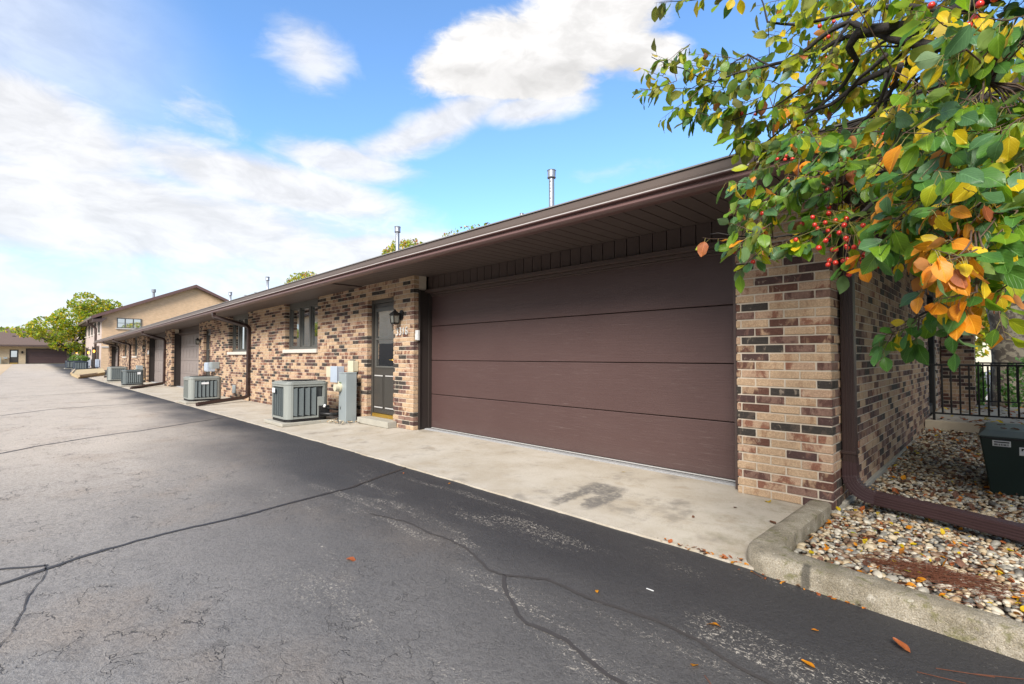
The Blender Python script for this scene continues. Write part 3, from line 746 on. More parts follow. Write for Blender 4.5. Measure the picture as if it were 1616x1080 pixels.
SPRAYS = [(-1.13,2.9,2.83,-1.49,2.67,2.99,24,'far',1.15),(-1.12,3.18,3.0,-1.43,3.01,3.06,21,'far',1.15),(-1.2,2.99,2.81,-1.6,2.72,2.84,24,'far',1.15),(-1.02,3.13,2.86,-1.34,2.95,2.79,30,'far',1.15),(-0.94,2.98,2.65,-1.22,2.84,2.59,30,'far',1.15),(-1.08,3.07,2.66,-1.45,2.83,2.7,18,'far',1.15),(-0.92,3.11,2.58,-1.17,3.0,2.55,24,'far',1.15),(-1.25,2.94,2.75,-1.4,2.94,2.63,15,'far',1.15),(-1.04,3.07,2.61,-1.14,3.12,2.48,18,'far',1.15),(-1.26,2.97,3.41,-1.55,2.81,3.42,12,'far',1.15),(-1.1,3.06,3.37,-1.25,3.05,3.39,6,'far',1.15),(-0.93,3.3,3.38,-1.09,3.28,3.4,7,'far',1.15),(-0.9,3.14,3.04,-1.06,3.13,3.16,7,'far',1.15),(-0.99,3.19,3.0,-1.18,3.14,3.02,12,'far',1.15),(-0.97,3.27,2.55,-1.1,3.28,2.4,21,'far',1.15),(-1.02,3.26,2.49,-1.19,3.22,2.48,15,'far',1.15),(-0.7,3.87,2.83,-0.85,3.64,2.49,13,'back',0.9),(-0.49,3.97,3.37,-0.77,3.72,3.28,13,'back',0.9),(-0.37,3.97,3.33,-0.57,3.83,3.2,13,'back',0.9),(-0.38,3.92,2.76,-0.5,3.85,2.82,13,'back',0.9),(-0.73,3.41,2.7,-0.84,3.21,2.62,13,'back',0.9),(-0.7,2.98,2.78,-0.8,2.84,2.83,13,'back',0.9),(-0.39,3.36,2.54,-0.56,3.12,2.65,13,'back',0.9),(-0.63,3.81,3.31,-0.76,3.51,3.32,13,'back',0.9),(-0.46,3.65,3.12,-0.69,3.55,2.91,13,'back',0.9),(-0.37,3.38,2.85,-0.56,3.25,2.77,13,'back',0.9),(-0.52,3.99,3.12,-0.64,3.89,3.18,13,'back',0.9),(-0.81,3.62,2.87,-1.0,3.42,2.81,13,'back',0.9),(-0.18,4.33,3.21,-0.46,4.27,3.13,13,'back',0.9),(-0.44,3.36,2.83,-0.68,3.16,2.75,13,'back',0.9),(-0.78,3.29,2.79,-0.86,2.97,2.54,13,'back',0.9),(-0.5,3.98,3.2,-0.74,3.68,3.2,13,'back',0.9),(-0.19,4.01,3.13,-0.37,3.88,3.02,13,'back',0.9),(-0.7,3.09,2.49,-0.89,2.95,2.5,13,'back',0.9),(-0.56,3.71,2.98,-0.74,3.56,3.11,13,'back',0.9),(-0.27,3.83,2.54,-0.38,3.77,2.43,13,'back',0.9),(-0.33,3.69,2.7,-0.59,3.56,2.71,13,'back',0.9),(-0.81,3.64,3.26,-0.91,3.48,3.08,13,'back',0.9),(-0.75,3.79,2.75,-0.9,3.62,2.69,13,'back',0.9),(-0.6,3.48,3.09,-0.84,3.4,3.28,13,'back',0.9),(-0.29,3.34,2.64,-0.42,3.18,2.37,13,'back',0.9),(-0.77,3.02,2.54,-0.86,2.77,2.24,13,'back',0.9),(-0.56,3.04,2.31,-0.76,2.95,2.3,13,'back',0.9),(-0.8,3.12,3.08,-0.93,3.05,3.17,13,'back',0.9),(-0.25,3.71,3.15,-0.42,3.69,3.12,13,'back',0.9),(-0.63,3.62,3.38,-0.8,3.6,3.34,13,'back',0.9),(-0.44,3.41,2.62,-0.61,3.19,2.61,13,'back',0.9),(-0.71,3.24,2.98,-0.91,3.04,3.04,13,'back',0.9),(-0.7,2.84,2.51,-0.86,2.87,2.5,13,'back',0.9),(-0.58,3.7,3.13,-0.69,3.57,3.01,13,'back',0.9),(-0.23,3.55,2.63,-0.33,3.54,2.49,13,'back',0.9),(-0.73,3.19,2.65,-0.86,2.98,2.61,13,'back',0.9),(-0.62,3.77,3.43,-0.84,3.69,3.26,13,'back',0.9),(-0.47,3.58,2.75,-0.68,3.3,2.68,13,'back',0.9),(-0.75,3.6,3.49,-0.95,3.51,3.35,13,'back',0.9),(-0.25,3.66,2.61,-0.4,3.47,2.67,13,'back',0.9),(-0.66,3.76,3.07,-0.8,3.56,3.06,13,'back',0.9),(-0.67,3.32,3.1,-0.8,3.38,3.03,13,'back',0.9),(-0.36,3.71,2.61,-0.57,3.39,2.66,13,'back',0.9),(-0.37,3.25,2.42,-0.47,3.07,2.46,13,'back',0.9),(-0.56,3.31,2.35,-0.73,3.26,2.34,13,'back',0.9),(-0.34,3.44,3.11,-0.48,3.26,2.84,13,'back',0.9),(-0.13,3.32,2.97,-0.34,3.23,2.99,13,'back',0.9),(-0.21,3.77,2.73,-0.31,3.57,2.76,13,'back',0.9),(-0.21,3.45,3.03,-0.33,3.35,3.02,13,'back',0.9),(-0.52,2.95,2.8,-0.61,2.94,2.69,13,'back',0.9),(-0.52,3.08,2.57,-0.67,3.06,2.68,13,'back',0.9),(-0.44,3.31,2.42,-0.55,3.22,2.37,13,'back',0.9),(-0.59,3.71,2.79,-0.87,3.55,2.84,13,'back',0.9),(-0.68,3.21,3.15,-0.77,3.0,2.96,13,'back',0.9),(-0.71,3.06,3.07,-0.81,2.86,2.99,13,'back',0.9),(-0.7,2.82,2.44,-0.8,2.61,2.4,13,'back',0.9),(-0.61,3.75,3.25,-0.78,3.64,3.02,13,'back',0.9),(-0.51,3.94,3.18,-0.68,3.8,2.9,13,'back',0.9),(-0.66,3.2,2.43,-0.77,3.08,2.49,13,'back',0.9),(-0.31,3.14,2.79,-0.49,2.92,2.66,13,'back',0.9),(-0.77,3.61,3.18,-1.04,3.38,3.02,13,'back',0.9),(-0.52,3.03,2.84,-0.63,2.74,2.57,13,'back',0.9),(-0.07,4.05,3.24,-0.2,3.73,2.91,13,'back',1.0),(-0.16,3.65,2.1,-0.35,3.55,2.06,13,'back',1.0),(-0.1,3.82,2.1,-0.2,3.59,1.93,13,'back',1.0),(0.16,4.01,3.26,0.02,3.8,3.01,13,'back',1.0),(-0.18,3.61,3.01,-0.33,3.48,2.85,13,'back',1.0),(-0.19,4.07,2.18,-0.44,3.73,1.98,13,'back',1.0),(0.06,3.25,2.32,-0.05,3.22,2.4,13,'back',1.0),(-0.21,3.36,2.26,-0.37,3.28,2.05,13,'back',1.0),(-0.11,3.65,3.11,-0.29,3.42,3.14,13,'back',1.0),(-0.28,3.31,2.78,-0.46,3.31,2.71,13,'back',1.0),(0.1,4.24,2.2,-0.12,3.91,2.06,13,'back',1.0),(-0.04,3.69,2.29,-0.18,3.59,2.38,13,'back',1.0),(-0.07,3.98,2.43,-0.2,3.98,2.25,13,'back',1.0),(-0.29,3.78,2.5,-0.5,3.65,2.2,13,'back',1.0),(0.03,3.35,2.37,-0.11,3.44,2.24,13,'back',1.0),(-0.04,3.08,2.4,-0.18,3.04,2.48,13,'back',1.0),(0.1,3.74,2.43,-0.02,3.69,2.34,13,'back',1.0),(-0.13,3.29,2.0,-0.28,3.25,2.04,13,'back',1.0),(-0.28,3.9,2.49,-0.43,3.84,2.6,13,'back',1.0),(0.11,3.88,2.32,-0.06,3.55,2.19,13,'back',1.0),(-0.23,4.13,2.58,-0.38,4.08,2.71,13,'back',1.0),(-0.0,3.38,2.82,-0.17,3.24,2.7,13,'back',1.0),(-0.28,4.05,2.79,-0.55,3.74,2.77,13,'back',1.0),(0.18,4.14,3.01,-0.06,3.88,2.91,13,'back',1.0),(-0.19,3.14,2.79,-0.36,3.0,2.87,13,'back',1.0),(0.08,4.2,2.46,-0.11,4.16,2.15,13,'back',1.0),(-0.22,2.93,2.73,-0.35,2.87,2.75,13,'back',1.0),(0.06,3.61,2.96,-0.12,3.54,2.99,13,'back',1.0),(-0.13,3.56,2.46,-0.31,3.56,2.21,13,'back',1.0),(0.04,3.34,2.6,-0.12,3.26,2.62,13,'back',1.0),(-0.11,3.67,2.92,-0.29,3.42,2.67,13,'back',1.0),(-0.18,3.59,2.16,-0.31,3.57,2.15,13,'back',1.0),(-0.25,2.96,2.69,-0.35,2.82,2.46,13,'back',1.0),(0.15,3.78,2.91,-0.03,3.49,2.98,13,'back',1.0),(-0.28,3.33,2.82,-0.45,3.17,2.75,13,'back',1.0),(0.14,3.99,2.65,0.01,3.82,2.64,13,'back',1.0),(-0.03,3.61,3.05,-0.25,3.5,3.05,13,'back',1.0),(-0.03,3.09,2.23,-0.12,3.15,2.18,13,'back',1.0),(0.1,3.82,2.17,-0.11,3.41,1.89,13,'back',1.0),(0.12,4.55,2.88,-0.16,4.2,2.91,13,'back',1.0),(-0.11,3.89,2.89,-0.23,3.63,2.87,13,'back',1.0),(-0.19,4.23,2.19,-0.33,4.17,2.31,13,'back',1.0),(-0.01,3.28,2.89,-0.16,3.14,2.63,13,'back',1.0),(-0.12,3.93,3.05,-0.28,3.86,2.91,13,'back',1.0),(0.11,3.3,2.18,0.01,3.18,2.09,13,'back',1.0),(-0.11,4.28,2.72,-0.28,4.17,2.64,13,'back',1.0),(-0.05,3.4,2.99,-0.23,3.13,3.07,12,'back',1.0),(-0.29,3.38,3.09,-0.44,3.3,3.07,12,'back',1.0),(-0.37,2.88,3.03,-0.51,2.6,2.83,12,'back',1.0),(-0.27,3.64,3.35,-0.45,3.41,2.94,12,'back',1.0),(0.14,3.46,3.05,-0.08,3.41,3.03,12,'back',1.0),(-0.5,3.32,3.16,-0.66,3.19,3.16,12,'back',1.0),(-0.43,2.35,2.63,-0.58,2.43,2.75,12,'back',1.0),(-0.49,3.35,3.22,-0.73,3.07,3.23,12,'back',1.0),(-0.34,2.74,2.83,-0.47,2.76,2.74,12,'back',1.0),(-0.41,2.33,2.71,-0.57,2.12,2.59,12,'back',1.0),(-0.0,3.79,3.2,-0.14,3.81,3.19,12,'back',1.0),(-0.11,2.85,2.65,-0.33,2.79,2.82,12,'back',1.0),(-0.61,2.79,3.17,-0.72,2.49,2.82,12,'back',1.0),(-0.09,2.8,2.61,-0.27,2.5,2.56,12,'back',1.0),(-0.67,3.34,2.63,-0.81,3.18,2.67,10,'far',1.0),(-0.52,3.07,2.71,-0.65,3.0,2.79,10,'far',1.0),(-0.65,2.97,2.83,-0.79,2.87,2.73,10,'far',1.0),(-0.55,3.24,2.91,-0.69,3.03,2.81,10,'far',1.0),(-0.68,3.24,2.7,-0.87,3.05,2.7,10,'far',1.0),(-0.82,3.0,2.34,-0.92,2.67,2.15,10,'far',1.0),(-0.6,3.03,2.74,-0.7,2.77,2.5,10,'far',1.0),(-0.53,3.37,2.71,-0.7,3.16,2.71,10,'far',1.0),(-0.71,3.27,2.73,-0.86,3.34,2.82,10,'far',1.0),(-0.64,3.16,2.28,-0.73,2.97,2.22,10,'far',1.0),(-0.72,2.99,2.82,-0.81,2.8,2.59,10,'far',1.0),(-0.93,2.81,2.32,-1.04,2.61,2.35,10,'far',1.0),(-0.75,3.05,2.8,-0.98,2.89,2.78,10,'far',1.0),(-0.56,3.43,2.76,-0.75,3.17,2.73,10,'far',1.0),(-0.53,3.29,2.68,-0.71,3.04,2.53,10,'far',1.0),(-0.61,3.13,2.82,-0.78,2.94,2.7,10,'far',1.0),(-0.6,2.96,2.29,-0.77,2.72,2.33,10,'far',1.0),(-0.84,3.12,2.59,-0.97,3.11,2.53,10,'far',1.0),(-0.83,2.82,2.61,-0.95,2.58,2.63,10,'far',1.0),(-0.71,3.08,2.59,-0.85,2.94,2.35,10,'far',1.0),(-0.58,3.12,2.94,-0.7,3.14,2.81,10,'far',1.0),(-0.59,3.07,2.35,-0.77,2.86,2.34,10,'far',1.0),(-0.84,3.11,2.42,-0.98,3.04,2.32,10,'far',1.0),(-0.7,3.03,2.28,-0.83,2.92,2.37,10,'far',1.0),(-1.05,2.97,2.89,-1.24,3.01,3.04,9,'far',1.0),(-1.08,3.15,2.93,-1.21,2.9,2.85,9,'far',1.0),(-1.32,2.81,3.05,-1.44,2.67,2.9,9,'far',1.0),(-1.28,2.75,2.69,-1.43,2.68,2.58,9,'far',1.0),(-1.42,2.67,2.83,-1.58,2.7,2.96,9,'far',1.0),(-1.35,2.71,2.79,-1.46,2.44,2.66,9,'far',1.0),(-1.09,3.09,2.72,-1.28,2.97,2.62,9,'far',1.0),(-1.14,2.97,2.95,-1.34,2.82,3.01,9,'far',1.0),(-0.5,2.39,1.89,-0.56,2.31,1.77,11,'mid',0.9),(-0.31,2.27,2.08,-0.42,2.25,2.0,11,'mid',0.9),(-0.15,2.98,1.94,-0.31,2.9,1.78,11,'mid',0.9),(-0.12,2.58,2.03,-0.22,2.53,2.05,11,'mid',0.9),(-0.62,2.52,2.06,-0.71,2.36,2.09,11,'mid',0.9),(-0.21,2.76,1.85,-0.36,2.55,1.79,11,'mid',0.9),(-0.41,2.77,2.19,-0.48,2.48,2.12,11,'mid',0.9),(-0.13,2.43,1.88,-0.28,2.44,1.89,11,'mid',0.9),(-0.08,2.83,2.24,-0.17,2.87,2.25,11,'mid',0.9),(0.05,2.6,1.85,-0.06,2.38,1.78,11,'mid',0.9),(-0.42,2.11,1.96,-0.52,1.92,1.95,11,'mid',0.9),(-0.56,2.26,1.91,-0.65,2.27,1.83,11,'mid',0.9),(-0.04,2.75,2.07,-0.13,2.63,1.93,11,'mid',0.9),(-0.17,2.63,1.89,-0.29,2.66,1.97,11,'mid',0.9),(-0.19,2.35,1.91,-0.29,2.24,1.81,11,'mid',0.9),(-0.21,2.7,2.26,-0.29,2.63,2.24,11,'mid',0.9),(-0.14,3.07,2.19,-0.28,2.74,2.02,11,'mid',0.9),(0.03,3.08,2.32,-0.1,3.1,2.15,11,'mid',0.9),(0.14,3.14,2.45,-0.01,2.93,2.37,11,'mid',0.9),(-0.2,2.66,2.08,-0.34,2.73,2.16,11,'mid',0.9),(-0.16,2.8,2.33,-0.29,2.67,2.27,11,'mid',0.9),(0.06,2.83,2.42,-0.04,2.74,2.38,11,'mid',0.9),(0.09,2.7,1.69,-0.0,2.59,1.74,11,'mid',0.9),(0.09,2.9,2.17,0.01,2.79,2.19,11,'mid',0.9),(-0.06,2.5,2.12,-0.15,2.56,2.22,11,'mid',0.9),(-0.52,2.71,1.86,-0.65,2.51,1.71,11,'mid',0.9),(-0.39,2.32,1.92,-0.45,2.15,1.9,11,'mid',0.9),(-0.09,2.69,1.93,-0.21,2.67,1.95,11,'mid',0.9),(-0.06,2.5,2.13,-0.13,2.33,2.05,11,'mid',0.9),(-0.56,2.31,1.93,-0.7,2.38,1.89,11,'mid',0.9),(-0.65,2.45,2.05,-0.8,2.26,1.98,11,'mid',0.9),(-0.58,2.29,2.11,-0.66,2.23,2.04,11,'mid',0.9),(-0.46,2.44,1.99,-0.61,2.33,2.0,11,'mid',0.9),(-0.19,2.36,1.85,-0.29,2.2,1.78,11,'mid',0.9),(0.06,2.71,2.37,-0.07,2.6,2.29,11,'mid',0.9),(-0.28,2.34,2.03,-0.4,2.24,1.92,11,'mid',0.9),(-0.28,2.51,1.88,-0.41,2.39,1.86,11,'mid',0.9),(-0.15,2.91,1.93,-0.23,2.65,1.82,11,'mid',0.9),(-0.08,2.84,2.36,-0.2,2.66,2.22,11,'mid',0.9),(0.1,3.07,2.12,-0.08,3.0,2.15,11,'mid',0.9),(-0.7,2.37,1.9,-0.76,2.11,1.72,11,'mid',0.9),(-0.32,2.77,2.08,-0.44,2.44,1.85,11,'mid',0.9),(0.08,2.89,1.83,-0.06,2.76,1.76,11,'mid',0.9),(0.01,3.26,1.96,-0.13,3.11,1.9,11,'mid',0.9),(-0.41,2.09,1.98,-0.47,2.02,1.87,11,'mid',0.9),(-0.04,2.94,2.39,-0.14,2.79,2.22,11,'mid',0.9),(-0.48,2.34,1.92,-0.55,2.2,1.87,11,'mid',0.9),(-0.35,2.67,1.83,-0.47,2.29,1.77,11,'mid',0.9),(0.01,2.58,2.07,-0.05,2.56,1.96,11,'mid',0.9),(-0.51,2.77,2.17,-0.66,2.52,2.19,11,'mid',0.9),(-0.38,2.46,2.07,-0.44,2.34,1.93,11,'mid',0.9),(-0.08,2.85,2.28,-0.16,2.7,2.27,11,'mid',0.9),(-0.28,2.64,1.9,-0.4,2.45,1.86,11,'mid',0.9),(-0.69,2.07,1.85,-0.76,1.91,1.83,11,'mid',0.9),(-0.03,2.57,2.01,-0.08,2.43,1.89,11,'mid',0.9),(-0.37,2.48,1.72,-0.49,2.48,1.76,11,'mid',0.9),(-0.28,2.35,1.81,-0.42,2.35,1.67,11,'mid',0.9),(-0.53,2.61,1.92,-0.65,2.46,2.0,11,'mid',0.9),(-0.29,2.44,2.17,-0.37,2.42,2.05,11,'mid',0.9),(0.03,2.71,2.38,-0.09,2.56,2.24,11,'mid',0.9),(-0.11,2.45,1.98,-0.21,2.6,2.1,11,'mid',0.9),(0.07,2.88,2.2,-0.02,2.69,2.07,11,'mid',0.9),(-0.53,2.28,1.89,-0.62,2.16,1.89,11,'mid',0.9),(-0.29,2.64,1.91,-0.47,2.54,1.88,11,'mid',0.9),(-0.52,2.48,1.73,-0.62,2.28,1.74,9,'mid',0.88),(-0.71,2.04,1.65,-0.83,2.09,1.73,9,'mid',0.88),(-0.6,2.32,1.82,-0.79,2.36,1.75,9,'mid',0.88),(-0.72,2.28,1.8,-0.8,2.24,1.7,9,'mid',0.88),(-0.67,2.14,1.7,-0.76,2.01,1.6,9,'mid',0.88),(-0.65,2.37,1.68,-0.73,2.18,1.61,9,'mid',0.88),(-0.75,2.22,1.93,-0.85,2.22,1.79,9,'mid',0.88),(-0.38,2.57,1.76,-0.48,2.44,1.74,9,'mid',0.88),(-0.7,2.25,1.68,-0.83,2.13,1.62,9,'mid',0.88),(-0.75,2.32,1.85,-0.85,2.23,1.89,9,'mid',0.88),(-0.44,2.39,1.74,-0.56,2.3,1.77,9,'mid',0.88),(-0.66,2.39,1.94,-0.74,2.11,1.81,9,'mid',0.88),(-0.49,2.47,1.76,-0.58,2.4,1.78,9,'mid',0.88),(-0.4,2.5,1.76,-0.5,2.34,1.67,9,'mid',0.88),(-0.48,2.32,1.75,-0.56,2.25,1.75,9,'mid',0.88),(-0.57,2.33,1.72,-0.64,2.2,1.62,9,'mid',0.88),(-0.4,2.46,1.92,-0.54,2.5,1.8,9,'mid',0.88),(-0.56,2.42,1.7,-0.63,2.18,1.59,9,'mid',0.88),(-0.75,2.28,1.68,-0.93,2.09,1.67,9,'mid',0.88),(-0.74,2.22,1.61,-0.81,2.15,1.51,6,'mid',0.88),(-0.52,2.3,1.66,-0.62,2.2,1.6,7,'mid',0.88),(-0.4,2.14,1.6,-0.42,2.12,1.47,8,'midg',0.88),(-0.35,2.12,1.55,-0.38,2.1,1.46,4,'mido',0.88),(-0.5,2.32,1.72,-0.61,2.21,1.64,9,'mid',0.88),(-0.3,2.1,1.58,-0.32,2.08,1.64,3,'midg',0.88),(-0.16,2.02,1.58,-0.26,1.93,1.51,6,'mid',0.88),(-0.24,2.16,1.52,-0.27,2.13,1.47,4,'mids',0.88),(-0.04,1.81,2.09,-0.1,1.74,2.0,9,'near',0.84),(0.11,2.06,1.89,0.02,2.16,1.97,9,'near',0.84),(-0.08,2.03,1.71,-0.22,1.97,1.75,9,'near',0.84),(0.04,1.87,2.02,-0.09,1.72,1.93,9,'near',0.84),(0.03,1.63,1.95,-0.05,1.42,1.89,9,'near',0.84),(0.02,1.85,1.79,-0.09,1.71,1.72,9,'near',0.84),(0.02,2.12,1.89,-0.06,2.07,1.94,9,'near',0.84),(-0.11,1.77,1.72,-0.22,1.57,1.59,9,'near',0.84),(0.06,2.0,1.78,-0.03,1.8,1.74,9,'near',0.84),(-0.1,2.05,1.67,-0.18,1.88,1.67,9,'near',0.84),(-0.0,1.68,1.7,-0.1,1.66,1.74,9,'near',0.84),(-0.0,1.65,1.6,-0.11,1.44,1.58,9,'near',0.84),(-0.05,1.79,1.69,-0.13,1.57,1.5,9,'near',0.84),(-0.02,1.75,1.97,-0.1,1.64,1.98,9,'near',0.84),(-0.05,1.53,1.87,-0.12,1.56,1.89,9,'near',0.84),(-0.06,1.78,1.8,-0.14,1.52,1.59,9,'near',0.84),(0.11,2.1,1.95,0.01,2.14,1.95,9,'near',0.84),(-0.04,1.87,1.65,-0.13,1.81,1.71,9,'near',0.84),(-0.04,1.68,1.82,-0.11,1.57,1.7,9,'near',0.84),(0.06,2.17,1.91,-0.08,2.17,1.92,9,'near',0.84),(0.02,1.88,1.83,-0.1,1.83,1.81,9,'near',0.84),(0.09,1.81,1.6,0.03,1.69,1.58,9,'near',0.84),(-0.07,1.72,2.01,-0.12,1.5,1.96,9,'near',0.84),(-0.07,1.69,1.81,-0.18,1.57,1.72,9,'near',0.84),(0.06,1.97,2.0,-0.04,1.76,1.94,9,'near',0.84),(0.06,1.78,1.77,-0.01,1.55,1.67,9,'near',0.84),(-0.07,1.78,1.98,-0.14,1.63,1.82,9,'near',0.84),(-0.04,1.68,1.78,-0.12,1.69,1.86,9,'near',0.84),(0.09,1.82,1.79,-0.01,1.81,1.76,9,'near',0.84),(0.01,1.8,2.02,-0.1,1.64,1.91,9,'near',0.84),(0.03,1.82,1.81,-0.07,1.82,1.83,9,'near',0.84),(-0.02,1.81,1.82,-0.15,1.88,1.91,9,'near',0.84),(-0.08,1.61,1.72,-0.16,1.47,1.68,9,'near',0.84),(0.11,1.72,1.97,0.0,1.77,2.03,9,'near',0.84),(0.11,2.08,2.12,0.04,2.13,2.04,9,'near',0.84),(0.05,1.78,1.96,-0.07,1.92,2.12,9,'near',0.84),(0.08,1.79,1.8,0.01,1.73,1.66,9,'near',0.84),(-0.02,1.97,1.81,-0.13,2.09,1.94,9,'near',0.84),(0.03,1.7,1.62,-0.03,1.65,1.57,9,'near',0.84),(-0.06,1.94,1.78,-0.19,1.78,1.74,9,'near',0.84),(0.0,1.76,1.97,-0.12,1.78,1.89,9,'near',0.84),(0.1,2.17,1.99,-0.03,1.97,2.03,9,'near',0.84),(-0.02,1.96,1.94,-0.12,2.02,1.86,9,'near',0.84),(-0.02,2.07,2.11,-0.13,1.86,2.09,9,'near',0.84),(0.04,1.77,1.61,-0.06,1.73,1.57,9,'near',0.84),(0.11,1.82,1.75,0.0,1.81,1.7,9,'near',0.84),(-0.13,1.92,1.72,-0.25,1.82,1.73,9,'near',0.88),(-0.23,2.24,1.8,-0.34,2.17,1.82,9,'near',0.88),(-0.19,1.96,1.9,-0.24,1.8,1.88,9,'near',0.88),(-0.2,1.93,1.89,-0.27,1.75,1.69,9,'near',0.88),(-0.1,2.29,2.02,-0.19,2.21,1.94,9,'near',0.88),(-0.09,1.83,1.87,-0.15,1.81,1.78,9,'near',0.88),(-0.18,2.04,1.87,-0.26,2.02,1.92,9,'near',0.88),(-0.09,2.13,1.89,-0.18,1.9,1.83,9,'near',0.88),(-0.06,1.95,1.76,-0.13,1.97,1.71,9,'near',0.88),(-0.1,2.26,2.03,-0.19,2.23,2.08,9,'near',0.88),(-0.19,2.19,1.98,-0.25,1.89,1.87,9,'near',0.88),(-0.07,2.31,1.76,-0.15,2.13,1.76,9,'near',0.88),(-0.06,2.37,1.93,-0.15,2.04,1.81,9,'near',0.88),(-0.2,2.07,1.84,-0.28,1.98,1.67,9,'near',0.88),(-0.1,1.97,1.86,-0.14,1.76,1.71,9,'near',0.88),(-0.11,2.15,1.72,-0.22,2.06,1.69,9,'near',0.88),(-0.14,2.25,1.83,-0.25,2.0,1.68,9,'near',0.88),(-0.11,2.01,1.9,-0.24,1.92,1.94,9,'near',0.88),(-0.13,1.87,1.99,-0.23,1.84,1.93,9,'near',0.88),(-0.19,2.12,1.88,-0.29,1.83,1.75,9,'near',0.88),(-0.05,1.64,1.5,-0.09,1.59,1.43,8,'near',0.86),(0.05,2.05,1.38,-0.05,2.01,1.37,8,'near',0.86),(-0.06,1.79,1.4,-0.15,1.84,1.35,8,'near',0.86),(0.02,1.72,1.49,-0.05,1.53,1.34,8,'near',0.86),(0.05,1.86,1.59,-0.03,1.68,1.54,8,'near',0.86),(-0.01,1.58,1.48,-0.08,1.78,1.56,8,'near',0.86),(-0.01,1.81,1.55,-0.07,1.56,1.55,8,'near',0.86),(-0.04,2.05,1.44,-0.11,1.81,1.4,8,'near',0.86),(-0.07,2.01,1.63,-0.15,1.88,1.55,8,'near',0.86),(-0.05,1.82,1.51,-0.13,1.7,1.44,8,'near',0.86),(0.0,1.79,1.39,-0.06,1.69,1.33,8,'near',0.86),(-0.02,1.62,1.48,-0.07,1.53,1.38,8,'near',0.86),(-0.0,1.79,1.42,-0.08,1.82,1.39,8,'near',0.86),(-0.0,1.77,1.38,-0.09,1.68,1.4,8,'near',0.86),(-0.08,1.81,1.65,-0.17,1.75,1.54,8,'near',0.86),(0.08,1.69,1.54,0.03,1.65,1.48,8,'near',0.86),(-0.04,1.85,1.53,-0.13,1.75,1.58,8,'near',0.86),(0.02,1.95,1.54,-0.06,1.75,1.39,8,'near',0.86),(0.0,1.97,1.68,-0.08,1.89,1.6,8,'near',0.86),(0.06,2.07,1.54,-0.04,1.88,1.54,8,'near',0.86),(0.02,2.07,1.65,-0.07,1.91,1.54,8,'near',0.86),(0.02,1.64,1.5,-0.05,1.52,1.37,8,'near',0.86),(0.0,1.87,1.6,-0.07,1.76,1.6,8,'near',0.86),(0.09,1.85,1.59,0.01,1.69,1.48,8,'near',0.86),(-0.17,2.08,1.65,-0.25,1.91,1.52,8,'neari',0.88),(-0.15,2.01,1.51,-0.22,1.82,1.51,8,'neari',0.88),(-0.18,1.93,1.7,-0.25,1.84,1.57,8,'neari',0.88),(-0.07,1.92,1.63,-0.18,1.76,1.61,8,'neari',0.88),(-0.19,1.73,1.55,-0.27,1.68,1.45,8,'neari',0.88),(-0.16,1.74,1.59,-0.23,1.69,1.58,8,'neari',0.88),(-0.06,1.89,1.62,-0.16,1.72,1.61,8,'neari',0.88),(-0.1,2.01,1.49,-0.16,1.93,1.48,8,'neari',0.88),(-0.16,1.73,1.6,-0.23,1.68,1.52,8,'neari',0.88),(-0.18,1.79,1.55,-0.24,1.64,1.46,8,'neari',0.88),(-0.12,1.8,1.54,-0.18,1.71,1.45,8,'neari',0.88),(-0.18,1.99,1.68,-0.28,1.76,1.56,8,'neari',0.88),(-0.1,1.62,1.45,-0.14,1.62,1.48,8,'orange',0.68),(-0.08,1.63,1.53,-0.13,1.55,1.52,8,'orange',0.68),(-0.09,1.55,1.43,-0.15,1.67,1.44,8,'orange',0.68),(0.01,1.58,1.33,-0.03,1.73,1.31,8,'orange',0.68),(-0.05,1.5,1.31,-0.12,1.48,1.29,8,'orange',0.68),(-0.04,1.59,1.52,-0.1,1.61,1.48,8,'orange',0.68),(-0.06,1.48,1.38,-0.11,1.33,1.38,8,'orange',0.68),(-0.06,1.48,1.41,-0.09,1.4,1.35,8,'orange',0.68),(-0.03,1.65,1.35,-0.12,1.61,1.31,8,'orange',0.68),(-0.09,1.69,1.43,-0.16,1.68,1.34,8,'orange',0.68),(-0.04,1.46,1.39,-0.13,1.6,1.39,8,'orange',0.68),(-0.01,1.81,1.54,-0.08,1.6,1.47,8,'orange',0.68),(-0.05,1.46,1.39,-0.11,1.35,1.35,8,'orange',0.68),(-0.08,1.7,1.45,-0.15,1.72,1.38,8,'orange',0.68),(-0.06,1.71,1.48,-0.1,1.5,1.42,8,'orange',0.68),(-0.04,1.54,1.35,-0.07,1.52,1.26,11,'orange',0.74),(-0.02,1.79,1.31,-0.0,1.78,1.2,7,'near',0.78),(-0.09,2.03,1.37,-0.17,2.03,1.28,9,'hang',0.8),(-0.15,1.98,1.31,-0.24,1.96,1.25,9,'hang',0.8),(-0.2,1.93,1.27,-0.29,1.91,1.21,9,'hang',0.8),(-0.12,2.0,1.3,-0.12,2.08,1.19,5,'hang',0.8),(-0.19,1.94,1.25,-0.2,2.0,1.19,5,'hang',0.8),(-0.25,1.88,1.23,-0.28,1.92,1.17,4,'hang',0.8),(-0.74,2.49,1.94,-0.91,2.33,1.87,5,'dry',0.8)]
